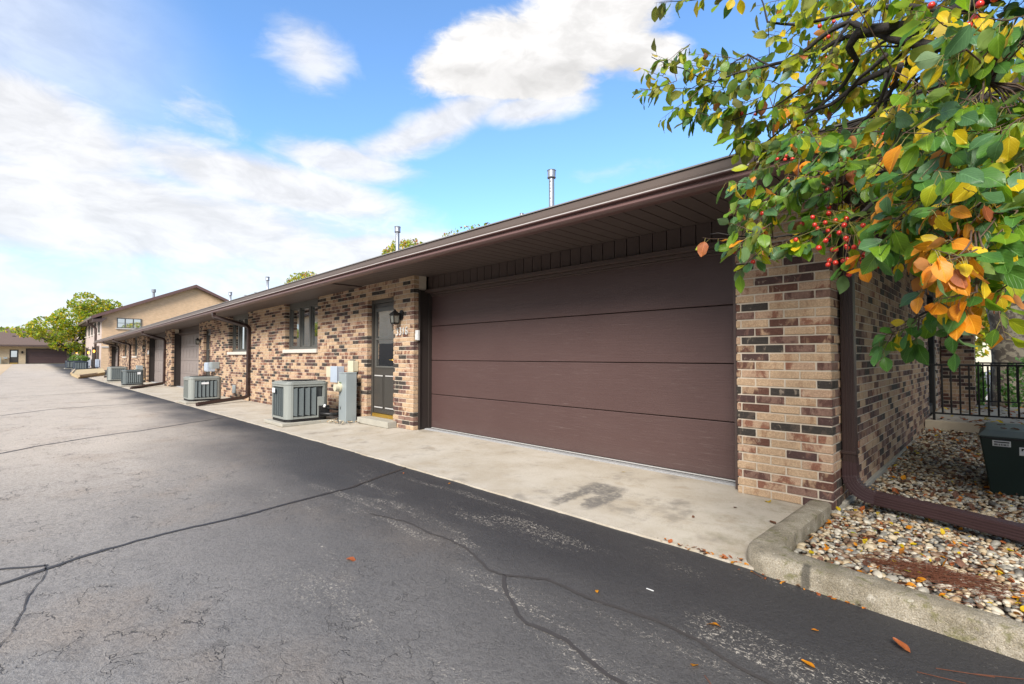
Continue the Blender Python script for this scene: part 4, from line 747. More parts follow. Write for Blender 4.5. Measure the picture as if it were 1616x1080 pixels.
BERRIES = [(-0.423,2.187,1.606,22),(-0.388,2.153,1.548,10),(-0.489,2.259,1.681,12),(-0.049,1.763,2.072,6),(-0.694,2.263,1.734,6),(-0.563,2.393,1.788,5),(-0.748,2.214,1.612,5),(-0.269,2.264,1.791,5),(-0.128,2.26,1.899,5),(-0.159,2.23,1.855,6),(-0.406,2.139,1.466,4),(-0.183,1.864,1.528,3),(-0.039,1.8,1.415,4),(-0.086,1.753,1.398,4),(-0.63,2.855,2.779,3),(-0.528,2.7,2.115,4),(-0.757,2.753,2.102,4),(-0.364,2.722,2.159,3),(-0.276,2.399,1.802,4),(-0.01,1.888,1.738,3),(-1.055,3.0,2.626,3),(-0.634,2.994,2.76,3),(-0.453,2.772,2.204,3),(-0.802,2.706,2.166,4),(-0.189,2.272,1.837,4)]


# ------------------------------------------------------------------ ground
def gz(x):
    """the drive falls gently away to the left, then rises again to the far garages"""
    if x > -6: return 0.0
    if x > -50: return -.0068 * (-x - 6)
    return -.299 + .0050 * min(60, -x - 50)


YB = 4.33          # brick face of the garage row
YD = 4.65          # garage door plane
XE = -.945         # brick face of the near end wall
ZS = 2.44          # soffit height
AZ = -.03          # asphalt level at the apron


def bgz(y):
    """ground behind the porch, sloping down to the street"""
    if y < 13.6: return .02
    return .02 - (y - 13.6) * .034


def back_z(x, y): return bgz(y)


e = MB()
e.box(-700, 500, -600, 900, -4.0, -3.0)
e.build('ground', M['earth'])['kind'] = 'structure'

a = MB()
xs = [40, 20, 8, 2, .5, -1.02, -1.05, -2, -3, -4, -6, -9, -12, -16, -20, -25, -30, -36, -42, -46, -50, -56, -62, -70, -80, -92, -104.6]
for xa, xb in zip(xs, xs[1:]):
    y1 = 2.95 if xa > -1.03 else (3.3 if xa > -49 else 9.5)
    y0 = -1.4 if xa < -15 else -6.0
    a.quad((xb, y0, gz(xb) + AZ), (xa, y0, gz(xa) + AZ), (xa, y1, gz(xa) + AZ), (xb, y1, gz(xb) + AZ))
o = a.build('driveway', M['asphalt'], recalc=False)
o['kind'] = 'structure'
o['label'] = 'dark sealed asphalt drive pale along the left from wear and painted glare'

# sealed cracks: low raised strips of tar
def strip(pts, w, m, z=.004, jig=.18):
    b = MB()
    P = []
    for (x0, y0), (x1, y1) in zip(pts, pts[1:]):
        for k in range(14):
            t = k / 14
            P.append(Vector((x0 + (x1 - x0) * t, y0 + (y1 - y0) * t, 0)))
    P.append(Vector((*pts[-1], 0)))
    L_, T_ = [], []
    for k, p in enumerate(P):
        d = (P[min(k + 1, len(P) - 1)] - P[max(k - 1, 0)]).normalized()
        nn = Vector((-d.y, d.x, 0))
        off = noise.noise(p * 3.1) * .03 + noise.noise(p * 17) * .008
        ww = w * (1 + jig * 2 * noise.noise(p * 9 + Vector((3, 1, 0)))) * (0.55 if k in (0, len(P) - 1) else 1)
        for s, lst in ((1, L_), (-1, T_)):
            q = p + nn * (off + s * ww)
            lst.append((q.x, q.y, gz(q.x) + AZ + z))
    for k in range(len(P) - 1): b.quad(L_[k], L_[k + 1], T_[k + 1], T_[k])
    o = b.build('crack_seal', m, recalc=False)
    o['kind'] = 'structure'
    return o


strip([(-4.56, 2.92), (-4.22, 2.15), (-4.09, 1.49), (-4.05, 1.2), (-4.0, .87), (-3.98, .54), (-3.87, .23), (-3.73, -.07), (-3.5, -.6)], .016, M['tar'])
strip([(-3.86, .11), (-3.92, -.01), (-3.98, -.12), (-4.1, -.4)], .010, M['tar'])
strip([(-10.9, 2.75), (-10.52, 2.15), (-9.93, 1.33), (-9.68, .76), (-9.18, .13), (-8.79, -.21), (-8.3, -.8)], .018, M['tar'])
strip([(-16.2, 2.42), (-16.12, 1.25), (-15.85, .43), (-14.83, -.37)], .022, M['tar_faint'])
strip([(-22.9, 2.6), (-22.6, 1.0), (-22.2, -.6)], .025, M['tar_faint'])
strip([(-3.42, 1.88), (-3.05, 1.95), (-2.64, 1.97), (-2.29, 1.93), (-2.06, 1.85), (-1.95, 1.87)], .008, M['tar_faint'])
strip([(-1.95, 1.87), (-1.76, 1.99), (-1.41, 2.01), (-1.17, 2.01), (-.94, 2.02), (-.67, 1.95), (-.4, 1.9)], .010, M['tar_faint'])
strip([(-1.95, 1.87), (-1.80, 1.74), (-1.66, 1.66), (-1.53, 1.60), (-1.34, 1.63), (-1.1, 1.57), (-.9, 1.55)], .010, M['tar_faint'])
strip([(-3.89, .10), (-3.7, .08), (-3.5, .05), (-3.19, 0), (-3.03, -.02), (-2.8, -.1)], .0022, M['tar_faint'], jig=.8)

# concrete apron: slabs between control joints, ragged edge against the asphalt
ap = empty('apron', (-20, 3.6, -.1))
ap['kind'] = 'structure'
joints = [-.98, -6.52, -9.7, -13.4, -16.9, -20.1, -24.7, -28.3, -32, -36, -41, -46.6]
AE = 2.905
for xa, xb in zip(joints, joints[1:]):
    b = MB()
    n = max(4, int((xa - xb) / .06)) if xa > -10 else max(4, int((xa - xb) / .3))
    P = []
    for k in range(n + 1):
        x = xa - .006 + (xb - xa + .012) * k / n
        ye = AE + .018 * noise.noise(Vector((x * 2.3, 0, 0))) + .010 * noise.noise(Vector((x * 13, 4, 0)))
        P.append((x, ye))
    for (x0, e0), (x1, e1) in zip(P, P[1:]):
        g0, g1 = gz(x0), gz(x1)
        zf = -.017
        b.quad((x0, 4.62, g0), (x0, e0, g0 + zf), (x1, e1, g1 + zf), (x1, 4.62, g1))
        b.quad((x0, e0, g0 + zf), (x0, e0 - .004, g0 - .07), (x1, e1 - .004, g1 - .07), (x1, e1, g1 + zf))
    x0, e0 = P[0]
    b.quad((x0, 4.62, gz(x0)), (x0, 4.62, gz(x0) - .08), (x0, e0, gz(x0) - .08), (x0, e0, gz(x0) - .017))
    x0, e0 = P[-1]
    b.quad((x0, e0, gz(x0) - .017), (x0, e0, gz(x0) - .08), (x0, 4.62, gz(x0) - .08), (x0, 4.62, gz(x0)))
    b.build('concrete_slab', M['apron'], ap, recalc=True)

# opposite apron strip, tan concrete
b = MB()
for xa, xb in ((-15, -50), (-50, -104.6)):
    b.quad((xb, -6, gz(xb) + AZ + .006), (xa, -6, gz(xa) + AZ + .006), (xa, -1.38, gz(xa) + AZ + .006), (xb, -1.38, gz(xb) + AZ + .006))
o = b.build('opposite_apron', M['tan_strip'], recalc=False)
o['kind'] = 'structure'

# kerb round the planting bed: swept along a plan path with a rounded corner
kp = []
outer = [(-1.115, 4.30), (-1.112, 3.55), (-1.105, 3.14)]
for k in range(0, 9):
    t = k / 8
    ang = math.pi + t * (math.pi / 2 - .09)
    outer.append((-.925 + .18 * math.cos(ang), 3.045 + .18 * math.sin(ang)))
outer += [(-.62, 2.842), (-.32, 2.815), (.02, 2.782), (.5, 2.735), (1.5, 2.64), (4.0, 2.4)]
inner = [(-.952, 4.30), (-.955, 3.62), (-.95, 3.45)]
for k in range(0, 9):
    t = k / 8
    ang = math.pi + t * (math.pi / 2 - .09)
    inner.append((-.80 + .15 * math.cos(ang), 3.245 + .15 * math.sin(ang) - .03 * t))
inner += [(-.60, 3.035), (-.32, 2.985), (.02, 2.935), (.5, 2.885), (1.5, 2.79), (4.0, 2.55)]
kb = MB()
def dens(P):
    Q = []
    for (x0, y0), (x1, y1) in zip(P, P[1:]):
        m_ = 6 if abs(x1 - x0) + abs(y1 - y0) > .12 else 2
        Q += [(x0 + (x1 - x0) * k / m_, y0 + (y1 - y0) * k / m_) for k in range(m_)]
    return Q + [P[-1]]
OU, IN = [], []
for k in range(len(outer) - 1):
    m_ = 7 if math.dist(outer[k], outer[k + 1]) > .12 else 2
    for q in range(m_):
        t = q / m_
        OU.append(Vector((*outer[k], 0)).lerp(Vector((*outer[k + 1], 0)), t))
        IN.append(Vector((*inner[k], 0)).lerp(Vector((*inner[k + 1], 0)), t))
OU.append(Vector((*outer[-1], 0)))
IN.append(Vector((*inner[-1], 0)))
ring = []
for k, (p, q) in enumerate(zip(OU, IN)):
    top = .062 + .012 * min(1, max(0, (4.3 - p.y) / 1.4))
    d = (q - p).normalized()
    jj = lambda s: .005 * noise.noise(Vector((p.x * 9, p.y * 9, s)))
    sec = [p + Vector((0, 0, -.12)), p + d * .006 + Vector((0, 0, top - .038)), p + d * (.020 + jj(1)) + Vector((0, 0, top - .010 + jj(2))), p + d * .05 + Vector((0, 0, top + jj(3))),
           q - d * .025 + Vector((0, 0, top + jj(4))), q - d * .004 + Vector((0, 0, top - .012)), q + Vector((0, 0, -.12))]
    ring.append(sec)
for r0, r1 in zip(ring, ring[1:]):
    for k in range(6): kb.quad(r0[k], r1[k], r1[k + 1], r0[k + 1])
kb.poly(list(reversed(ring[0])))
kb.poly(ring[-1])
bm_ = kb.build('curb', M['curb'], recalc=False)
me = bm_.data
bm = bmesh.new(); bm.from_mesh(me)
bmesh.ops.remove_doubles(bm, verts=bm.verts, dist=.0004)
bmesh.ops.recalc_face_normals(bm, faces=bm.faces)
bm.to_mesh(me); bm.free()
me.polygons.foreach_set('use_smooth', [True] * len(me.polygons))
me.set_sharp_from_angle(angle=R(50))
bm_['kind'] = 'structure'
bm_['label'] = 'weathered concrete kerb curving round the gravel bed'


def bed_z(x, y): return -.015 - .03 * max(0, min(1, (y - 3.2) / 2.5)) + .075 * max(0, min(1, (y - 6.3) / 3.5)) + .012 * noise.noise(Vector((x * 1.5, y * 1.5, 0)))


def kerb_back(x):
    """y of the kerb's back edge at x"""
    if x < -.80: return 3.06
    for (x0, y0), (x1, y1) in zip(inner[11:], inner[12:]):
        if x0 <= x <= x1: return y0 + (y1 - y0) * (x - x0) / (x1 - x0)
    return 2.8


b = MB()
NX, NY = 26, 44
for i in range(NX):
    for k in range(NY):
        c = []
        for di, dk in ((0, 0), (1, 0), (1, 1), (0, 1)):
            x = XE - .0 + (4.0 + .945) * ((i + di) / NX) ** 1.4
            yb = kerb_back(x) - .03
            y = yb + (9.95 - yb) * ((k + dk) / NY) ** 1.3
            c.append((x, y, bed_z(x, y) - .012))
        b.quad(*c)
bed = b.build('gravel_bed', M['soil'], recalc=False, smooth=True)
bed['kind'] = 'structure'
bed['label'] = 'river pebble bed between the kerb and the brick end wall'

# pebbles: the 300 that show largest are single objects, the rest one mass
def pebble_mesh(seed, mt, sub=2):
    bm = bmesh.new()
    bmesh.ops.create_icosphere(bm, subdivisions=sub, radius=1)
    rs = random.Random(seed)
    off = Vector((rs.uniform(0, 50), rs.uniform(0, 50), rs.uniform(0, 50)))
    for v in bm.verts:
        d = v.co.normalized()
        k = 1 + .22 * noise.noise(d * .9 + off) + .08 * noise.noise(d * 2.3 + off)
        v.co = Vector((d.x * k, d.y * k * rs.uniform(.74, .76), d.z * k * .58))
    me = bpy.data.meshes.new('pebble')
    bm.to_mesh(me); bm.free()
    me.polygons.foreach_set('use_smooth', [True] * len(me.polygons))
    if mt is not None: me.materials.append(mt)
    return me


PM = [[pebble_mesh(q * 31 + k, PEB[q]) for k in range(4)] for q in range(6)]
low_ = [pebble_mesh(900 + k, None, 1) for k in range(4)]
low_c = [([v.co.copy() for v in m_.vertices], [tuple(p.vertices) for p in m_.polygons]) for m_ in low_]
rs = random.Random(4)
cells = {}
pts = []
for t in range(60000):
    u = rs.random()
    if u < .55:
        x = rs.uniform(XE + .02, .9); y = rs.uniform(2.85, 5.2)
    else:
        x = rs.uniform(XE + .02, 1.3); y = rs.uniform(4.6, 9.9)
    if y < kerb_back(x) + .012 or (x < -.80 and y < 3.262 - math.sqrt(max(0, .0225 - (x + .80) ** 2))): continue
    r = rs.choices((.011, .016, .021, .027, .033), (12, 30, 32, 18, 4))[0] * rs.uniform(.85, 1.15)
    key = (int(x / .036), int(y / .036))
    ok = True
    for dx in (-1, 0, 1):
        for dy in (-1, 0, 1):
            for (qx, qy, qr) in cells.get((key[0] + dx, key[1] + dy), ()):
                if (qx - x) ** 2 + (qy - y) ** 2 < (.66 * (r + qr)) ** 2: ok = False
    if not ok: continue
    cells.setdefault(key, []).append((x, y, r))
    pts.append((x, y, r))
eye = Vector((0, 0, 1.16))
fwd = Vector((-math.sin(HEAD), math.cos(HEAD), 0))
rgt = Vector((math.cos(HEAD), math.sin(HEAD), 0))
def seen(p):
    """distance along the view axis, or None well outside the picture"""
    d = Vector(p) - eye
    f = d.dot(fwd)
    if f < .2 or abs(d.dot(rgt) / f) > 1.10: return None
    return f
big = sorted((p for p in pts if seen((p[0], p[1], 0)) and p[1] > 2.9), key=lambda p: -p[2] / seen((p[0], p[1], 0)))[:300]
bigset = set(big)
mass = MB()
for x, y, r in pts:
    z = bed_z(x, y) + r * .10 + rs.uniform(-.004, .010)
    q = rs.choices(range(6), PW)[0]
    rot = (rs.uniform(-.4, .4), rs.uniform(-.4, .4), rs.uniform(0, 6.28))
    if (x, y, r) in bigset:
        inst('pebble', rs.choice(PM[q]), (x, y, z), bed, rot, (r * rs.uniform(1, 1.25), r, r * rs.uniform(.85, 1.2)))
    else:
        vs_, fs_ = rs.choice(low_c)
        i0 = len(mass.v)
        ca, sa = math.cos(rot[2]), math.sin(rot[2])
        for v in vs_:
            mass.v.append((x + r * 1.1 * (v.x * ca - v.y * sa), y + r * (v.x * sa + v.y * ca), z + r * (v.z + .25 * rot[0] * v.x)))
        mass.f += [tuple(i0 + k for k in f) for f in fs_]
        mass.mi += [q] * len(fs_)
tag(mass.build('pebbles', PEB, bed, smooth=True, recalc=False), kind='stuff')
for m_ in low_: bpy.data.meshes.remove(m_)

# porch, lawn, path and street behind the end wall
b = MB()
b.box(XE + .005, 4.0, 9.92, 13.6, -.06, .172)
o = b.build('porch_slab', M['porch'], bevel=.012)
o['kind'] = 'structure'
def terrain(name, x0, x1, y0, y1, m, lift=0.0, step=2.0):
    b = MB()
    n = max(1, int((y1 - y0) / step))
    for k in range(n):
        ya, yb = y0 + (y1 - y0) * k / n, y0 + (y1 - y0) * (k + 1) / n
        b.quad((x0, ya, bgz(ya) + lift), (x1, ya, bgz(ya) + lift), (x1, yb, bgz(yb) + lift), (x0, yb, bgz(yb) + lift))
    o = b.build(name, m, recalc=False)
    o['kind'] = 'structure'
    return o
terrain('mulch_bed', -7, 8, 13.6, 20.6, M['soil'])
terrain('lawn', -40, 40, 20.6, 64, M['lawn'])
terrain('path', -40, 40, 22.0, 30.0, M['path'], .012)
terrain('street', -60, 60, 38.0, 52.0, M['street'], .012)
# dry island beyond the end of the row
b = MB()
isl = [(-41.2, 2.35), (-46.0, 3.6), (-47.2, 4.2), (-58.5, 5.0), (-58.8, 3.1), (-50, 2.45)]
zt = lambda x, y: gz(x) + .13 + .16 * max(0, min(1, (y - 2.4) / 2.4)) * (1 if x < -46.5 else .35)
b.poly([(x, y, zt(x, y)) for x, y in isl])
for (x0, y0), (x1, y1) in zip(isl, isl[1:] + isl[:1]): b.quad((x0, y0, gz(x0) - .1), (x1, y1, gz(x1) - .1), (x1, y1, zt(x1, y1)), (x0, y0, zt(x0, y0)))
o = b.build('planting_island', M['dry_ground'])
o['kind'] = 'structure'
b = MB()
for (x0, y0), (x1, y1) in zip(isl[:1] + isl[-1:], isl[1:2] + isl[-2:-1]):
    b.tube([(x0, y0, zt(x0, y0)), (x1, y1, zt(x1, y1))], .09, 6)
b.build('island_kerb', M['tan_strip'])['kind'] = 'structure'


# ------------------------------------------------------------------ the garage row
bld = empty('garage_row', (-24, 8, 0), 'long single storey row of brown garages in mottled tan and charcoal brick', 'building')
front = empty('front_wall', (-24, YB, 0), parent=bld)
side = empty('end_wall', (XE, 7.5, 0), parent=bld)
CH, BH, BL, JT = .07, .0583, .2105, .0115       # course, brick height, stretcher, joint
BHD = .0975                                      # header

# openings in the front wall: x0, x1, z0, z1
OPEN = [(-6.585, -1.645, -1, 9), (-8.07, -7.18, .09, 2.185), (-12.0, -10.18, 1.335, 9), (-16.5, -14.74, 1.335, 9), (-19.5, -18.6, .09, 2.185),
        (-24.66, -20.12, -1, 9), (-30.6, -26.1, -1, 9), (-31.95, -31.1, .09, 2.185), (-35.3, -33.75, 1.335, 9), (-39.3, -37.8, 1.335, 9), (-46.0, -41.75, -1, 9)]
XL = -47.0
bricks = []          # (x0,x1,y0,y1,z0,z1,material,wall)


def course_cells(lo, hi, k, start):
    """brick cells from hi leftwards to lo for course k; start = length of the first brick at hi"""
    x = hi
    L_ = start
    while x > lo + .02:
        n = max(lo, x - L_)
        if n - lo < .035: n = lo
        yield n, x
        x = n - JT
        L_ = BL


NC = 35
for k in range(NC):
    z0 = k * CH
    zc = z0 + BH / 2
    cuts = sorted([(o[0], o[1]) for o in OPEN if o[2] < zc < o[3]])
    segs = []
    lo = XL
    for c0, c1 in cuts:
        if c0 > lo + .02: segs.append((lo, c0))
        lo = c1
    segs.append((lo, XE))
    for lo, hi in segs:
        odd = k % 2
        if hi == XE: st = BHD if odd else BL
        else: st = BL if (k + int(abs(hi) * 3)) % 2 else BHD
        for n, x in course_cells(lo, hi, k, st):
            dep = .21 if (hi == XE and x == hi and odd) else .0975
            if (hi, x) == (XE, XE) and not odd: dep = .0975
            j = random.uniform(-.0022, .0022)
            bricks.append((n, x, YB + j, YB + dep, z0 + gz((n + x) / 2), z0 + BH + gz((n + x) / 2), pick_brick(), 'front'))
SIDE_END = 10.65
for k in range(NC):
    z0 = k * CH
    if z0 < .02 and k > 0: continue
    y = YB + (.21 if k % 2 else .0975) + JT
    while y < SIDE_END - .03:
        n = min(SIDE_END, y + BL)
        if SIDE_END - n < .035: n = SIDE_END
        j = random.uniform(-.0022, .0022)
        bricks.append((XE - .0975, XE + j, y, n, z0, z0 + BH, pick_brick(), 'side'))
        y = n + JT
# the recess beyond the end window, on the same wall line
for k in range(2, NC):
    z0 = k * CH
    y = 11.95 + (.11 if k % 2 else 0)
    while y < 13.3:
        n = min(13.35, y + BL)
        bricks.append((XE - .0975, XE + random.uniform(-.002, .002), y, n, z0, z0 + BH, pick_brick(), 'side'))
        y = n + JT


def show(bk):
    x0, x1, y0, y1, z0, z1, m_, w = bk
    c = Vector(((x0 + x1) / 2, y0 if w == 'front' else (y0 + y1) / 2, (z0 + z1) / 2))
    f = seen(c)
    if f is None: return 0
    d = c - eye
    nrm = Vector((0, -1, 0)) if w == 'front' else Vector((1, 0, 0))
    if w == 'side': c.x = x1
    face = abs(d.normalized().dot(nrm))
    if c.z > 1.75 and w == 'front' and x1 > -1.7: face *= .3
    ln = (x1 - x0) if w == 'front' else (y1 - y0)
    return ln * (z1 - z0) * face / d.length ** 2


bricks.sort(key=lambda b_: -show(b_))
bcache = {}


def brick_mesh(dx, dy, dz_, m_, var):
    key = (round(dx, 3), round(dy, 3), m_, var)
    if key in bcache: return bcache[key]
    bm = bmesh.new()
    bmesh.ops.create_cube(bm, size=1)
    rr = random.Random(hash(key) & 0xffff)
    for v in bm.verts:
        v.co.x *= dx; v.co.y *= dy; v.co.z *= dz_
        v.co += Vector([rr.uniform(-.0013, .0013) for _ in range(3)])
    bmesh.ops.bevel(bm, geom=bm.edges[:], offset=.0032, segments=1, affect='EDGES', profile=.6)
    me = bpy.data.meshes.new('brick')
    bm.to_mesh(me); bm.free()
    me.materials.append(BRICKS[m_])
    bcache[key] = me
    return me


for i, bk in enumerate(bricks[:300]):
    x0, x1, y0, y1, z0, z1, m_, w = bk
    inst('brick', brick_mesh(x1 - x0, y1 - y0, z1 - z0, m_, i % 3), ((x0 + x1) / 2, (y0 + y1) / 2, (z0 + z1) / 2), front if w == 'front' else side)
for w, par in (('front', front), ('side', side)):
    b = MB()
    for bk in bricks[300:]:
        if bk[7] == w: b.box(*bk[:6], bk[6], j=.0012)
    tag(b.build('bricks', BRICKS, par, recalc=False), kind='stuff')
# mortar core behind the brick faces
ed = sorted(set([XL, XE] + [o[0] for o in OPEN] + [o[1] for o in OPEN] + [-12, -22, -36]))
MR = .007
for lo, hi in zip(ed, ed[1:]):
    mid = (lo + hi) / 2
    op = [o for o in OPEN if o[0] - .001 < mid < o[1] + .001]
    zr = [(-.3, ZS + .3)]
    if op:
        o = op[0]
        zr = []
        if o[2] > 0: zr.append((-.3, o[2]))
        if o[3] < 5: zr.append((o[3], ZS + .3))
    l2 = lo + (MR if not op else -MR)
    h2 = hi - (MR if not op else -MR)
    for z0, z1 in zr:
        g0, g1 = gz(lo), gz(hi)
        b = MB()
        b.hexa([(l2, YB + MR, z0 + g0), (h2, YB + MR, z0 + g1), (h2, YB + .24, z0 + g1), (l2, YB + .24, z0 + g0),
                (l2, YB + MR, z1 + g0), (h2, YB + MR, z1 + g1), (h2, YB + .24, z1 + g1), (l2, YB + .24, z1 + g0)])
        b.build('mortar', M['mortar'], front)
MB().box(XE - .24, XE - MR, YB + .241, SIDE_END - .004, .0, ZS + .3).build('mortar', M['mortar'], side)
MB().box(XE - .24, XE - MR, 11.95, 13.35, .0, ZS + .3).build('mortar', M['mortar'], side)
b = MB()
b.box(XE - .3, XE + .022, YB - .004, 9.91, -.35, -.004)
b.box(XE - .03, XE + .020, YB + .0, 9.915, -.003, .0)
b.build('foundation', M['foundation'], bld, bevel=.006)
# flashing: a thin grey ledge showing at the foot of the end wall
b = MB()
b.box(XE - .05, XE + .028, YB + .25, 9.905, -.0025, .014)
b.build('wall_ledge', M['foundation'], side, bevel=.003)
# threshold rubble along the wall foot
# back walls so that nothing is see-through
b = MB()
b.box(XL + .02, XE - .26, 5.6, 15.2, -.3, ZS + .2)
b.build('inner_block', M['trim_dark'], bld)
b = MB()
b.box(XL + .0, XL + .22, YB + .25, 15.2, -.6, ZS + .2)
b.build('far_end_wall', M['far_brick'], bld)

# soffit, fascia, gutter and roof
EY = 3.60            # fascia line
XR = -.35            # eave end on the near side
eave_x = [XR, -2, -4, -6, -9, -12, -16, -20, -25, -30, -36, -42, -47.6]
dropf = lambda x: (0, gz(x) - .0012 * max(0, -x - 1) * (1 if x > -40 else 1))
x = XR - .02
while x > -8.2:
    w = .155
    inr = YD - .03 if -6.59 < x - w / 2 < -1.64 else YB + .02
    if x - w < XE: pass
    b = MB()
    b.box(x - w + .005, x - .005, EY + .004, inr, ZS - .006, ZS + .012)
    b.box(x - .006, x + .001, EY + .004, inr, ZS + .004, ZS + .012, 1)
    b.build('soffit_panel', [M['soffit'], M['trim_dark']], bld)
    x -= w
sx = x
while x > -47.3:
    w = 2.44
    n = max(-47.6, x - w)
    b = MB()
    gA, gB = dropf(x)[1], dropf(n)[1]
    z = ZS - .004
    b.hexa([(n + .006, EY + .004, z + gB), (x - .006, EY + .004, z + gA), (x - .006, YD, z + gA), (n + .006, YD, z + gB),
            (n + .006, EY + .004, z + .02 + gB), (x - .006, EY + .004, z + .02 + gA), (x - .006, YD, z + .02 + gA), (n + .006, YD, z + .02 + gB)])
    b.build('soffit_panel', M['soffit'], bld)
    x = n
# side soffit over the end wall
b = MB()
b.box(XE - .1, XR, EY + .6, 14.6, ZS, ZS + .02)
b.build('side_soffit', M['trim_dark'], bld)
b = MB()
b.sweep([(EY, ZS - .045), (EY, ZS + .15), (EY + .022, ZS + .15), (EY + .022, ZS - .045)], eave_x, dropf)
b.build('fascia', M['trim'], bld)
# tall metal roof edge above the gutter, with a thin drip edge and two rolled ridges
b = MB()
b.sweep([(EY - .035, ZS + .045), (EY - .038, ZS + .085), (EY - .032, ZS + .088), (EY - .026, ZS + .150), (EY + .03, ZS + .156), (EY + .03, ZS + .045)], eave_x, dropf)
b.build('roof_edge', M['fascia'], bld)
b = MB()
b.sweep([(EY - .040, ZS + .151), (EY - .040, ZS + .162), (EY + .05, ZS + .170), (EY + .05, ZS + .158)], eave_x, dropf)
b.build('drip_edge', M['drip'], bld)
gut = empty('gutter', (-24, EY - .05, ZS), parent=bld)
b = MB()
gp = [(EY - .003, ZS - .056), (EY - .070, ZS - .056), (EY - .092, ZS - .046), (EY - .102, ZS - .030), (EY - .100, ZS - .017), (EY - .080, ZS - .004), (EY - .078, ZS + .012), (EY - .112, ZS + .020), (EY - .112, ZS + .026),
      (EY - .100, ZS + .027), (EY - .004, ZS + .010)]
b.sweep(gp, eave_x, dropf)
b.build('trough', M['gutter'], gut, autos=40)
b = MB()
b.sweep([(EY - .115, ZS + .0265), (EY - .116, ZS + .0345), (EY - .098, ZS + .036), (EY - .098, ZS + .0275)], eave_x, dropf)
b.build('rim', M['lip'], gut)
# side fascia and gutter
b = MB()
b.box(XR - .022, XR, EY + .02, 14.6, ZS - .045, ZS + .15)
b.box(XR, XR + .09, EY - .1, 14.6, ZS - .05, ZS + .03)
b.build('side_fascia', M['trim_dark'], bld, bevel=.01)
roof = empty('roof', (-24, 8, ZS + .15), parent=bld)
b = MB()
RZ = ZS + .165
rp = lambda y: RZ + .33 * (min(y, 9.4) - EY) - .33 * max(0, y - 9.4)
xa, xb = XR + .02, -47.62
g0, g1 = dropf(xa)[1], dropf(xb)[1]
b.quad((xa, EY - .03, RZ), (xa - 5.6, 9.4, rp(9.4)), (xb + 5.6, 9.4, rp(9.4) + g1), (xb, EY - .03, RZ + g1))
b.quad((xb, 15.2, RZ + g1), (xb + 5.6, 9.4, rp(9.4) + g1), (xa - 5.6, 9.4, rp(9.4)), (xa, 15.2, RZ))
b.poly([(xa, EY - .03, RZ), (xa, 15.2, RZ), (xa - 5.6, 9.4, rp(9.4))])
b.poly([(xb, EY - .03, RZ + g1), (xb + 5.6, 9.4, rp(9.4) + g1), (xb, 15.2, RZ + g1)])
b.build('roof_shingles', M['shingle'], roof)
# roof vents
for vx, vy, top, rr, pr in ((-4.47, 5.2, 3.77, .038, True), (-8.5, 5.2, 3.73, .038, False), (-15.9, 5.2, 3.58, .034, False), (-19.75, 5.2, 3.47, .036, False),
                           (-11.6, 9.0, 4.76, .03, False), (-8.75, 9.0, 4.83, .03, False), (-31.2, 9.0, 4.7, .05, False), (-29.4, 9.0, 4.7, .05, False)):
    b = MB()
    zb = rp(vy) - .06 + gz(vx)
    b.lathe(vx, vy, [(rr + .05, zb), (rr + .008, zb + .10), (rr, zb + .11), (rr, top - .11)], 14)
    b.lathe(vx, vy, [(rr + .018, top - .115), (rr + .024, top - .108), (rr + .018, top - .10), (rr + .020, top - .012), (rr + .026, top - .008), (rr + .02, top)], 18)
    if pr:
        # stencilled print running down the pipe
        a0 = math.atan2(-vy, -vx) - .5
        for q, (w_, h_) in enumerate(((.016, .022), (.012, .02), (.018, .016), (.015, .026), (.01, .018), (.017, .02))):
            zc = top - .17 - q * .047
            i0 = len(b.v)
            for da, dz_ in ((-w_ / rr / 2, -h_ / 2), (w_ / rr / 2, -h_ / 2), (w_ / rr / 2, h_ / 2), (-w_ / rr / 2, h_ / 2)):
                b.v.append((vx + (rr + .0012) * math.cos(a0 + da), vy + (rr + .0012) * math.sin(a0 + da), zc + dz_))
            b.f.append((i0, i0 + 1, i0 + 2, i0 + 3)); b.mi.append(1)
    b.build('vent_pipe', [M['galv'], M['label_black']], roof, autos=45)


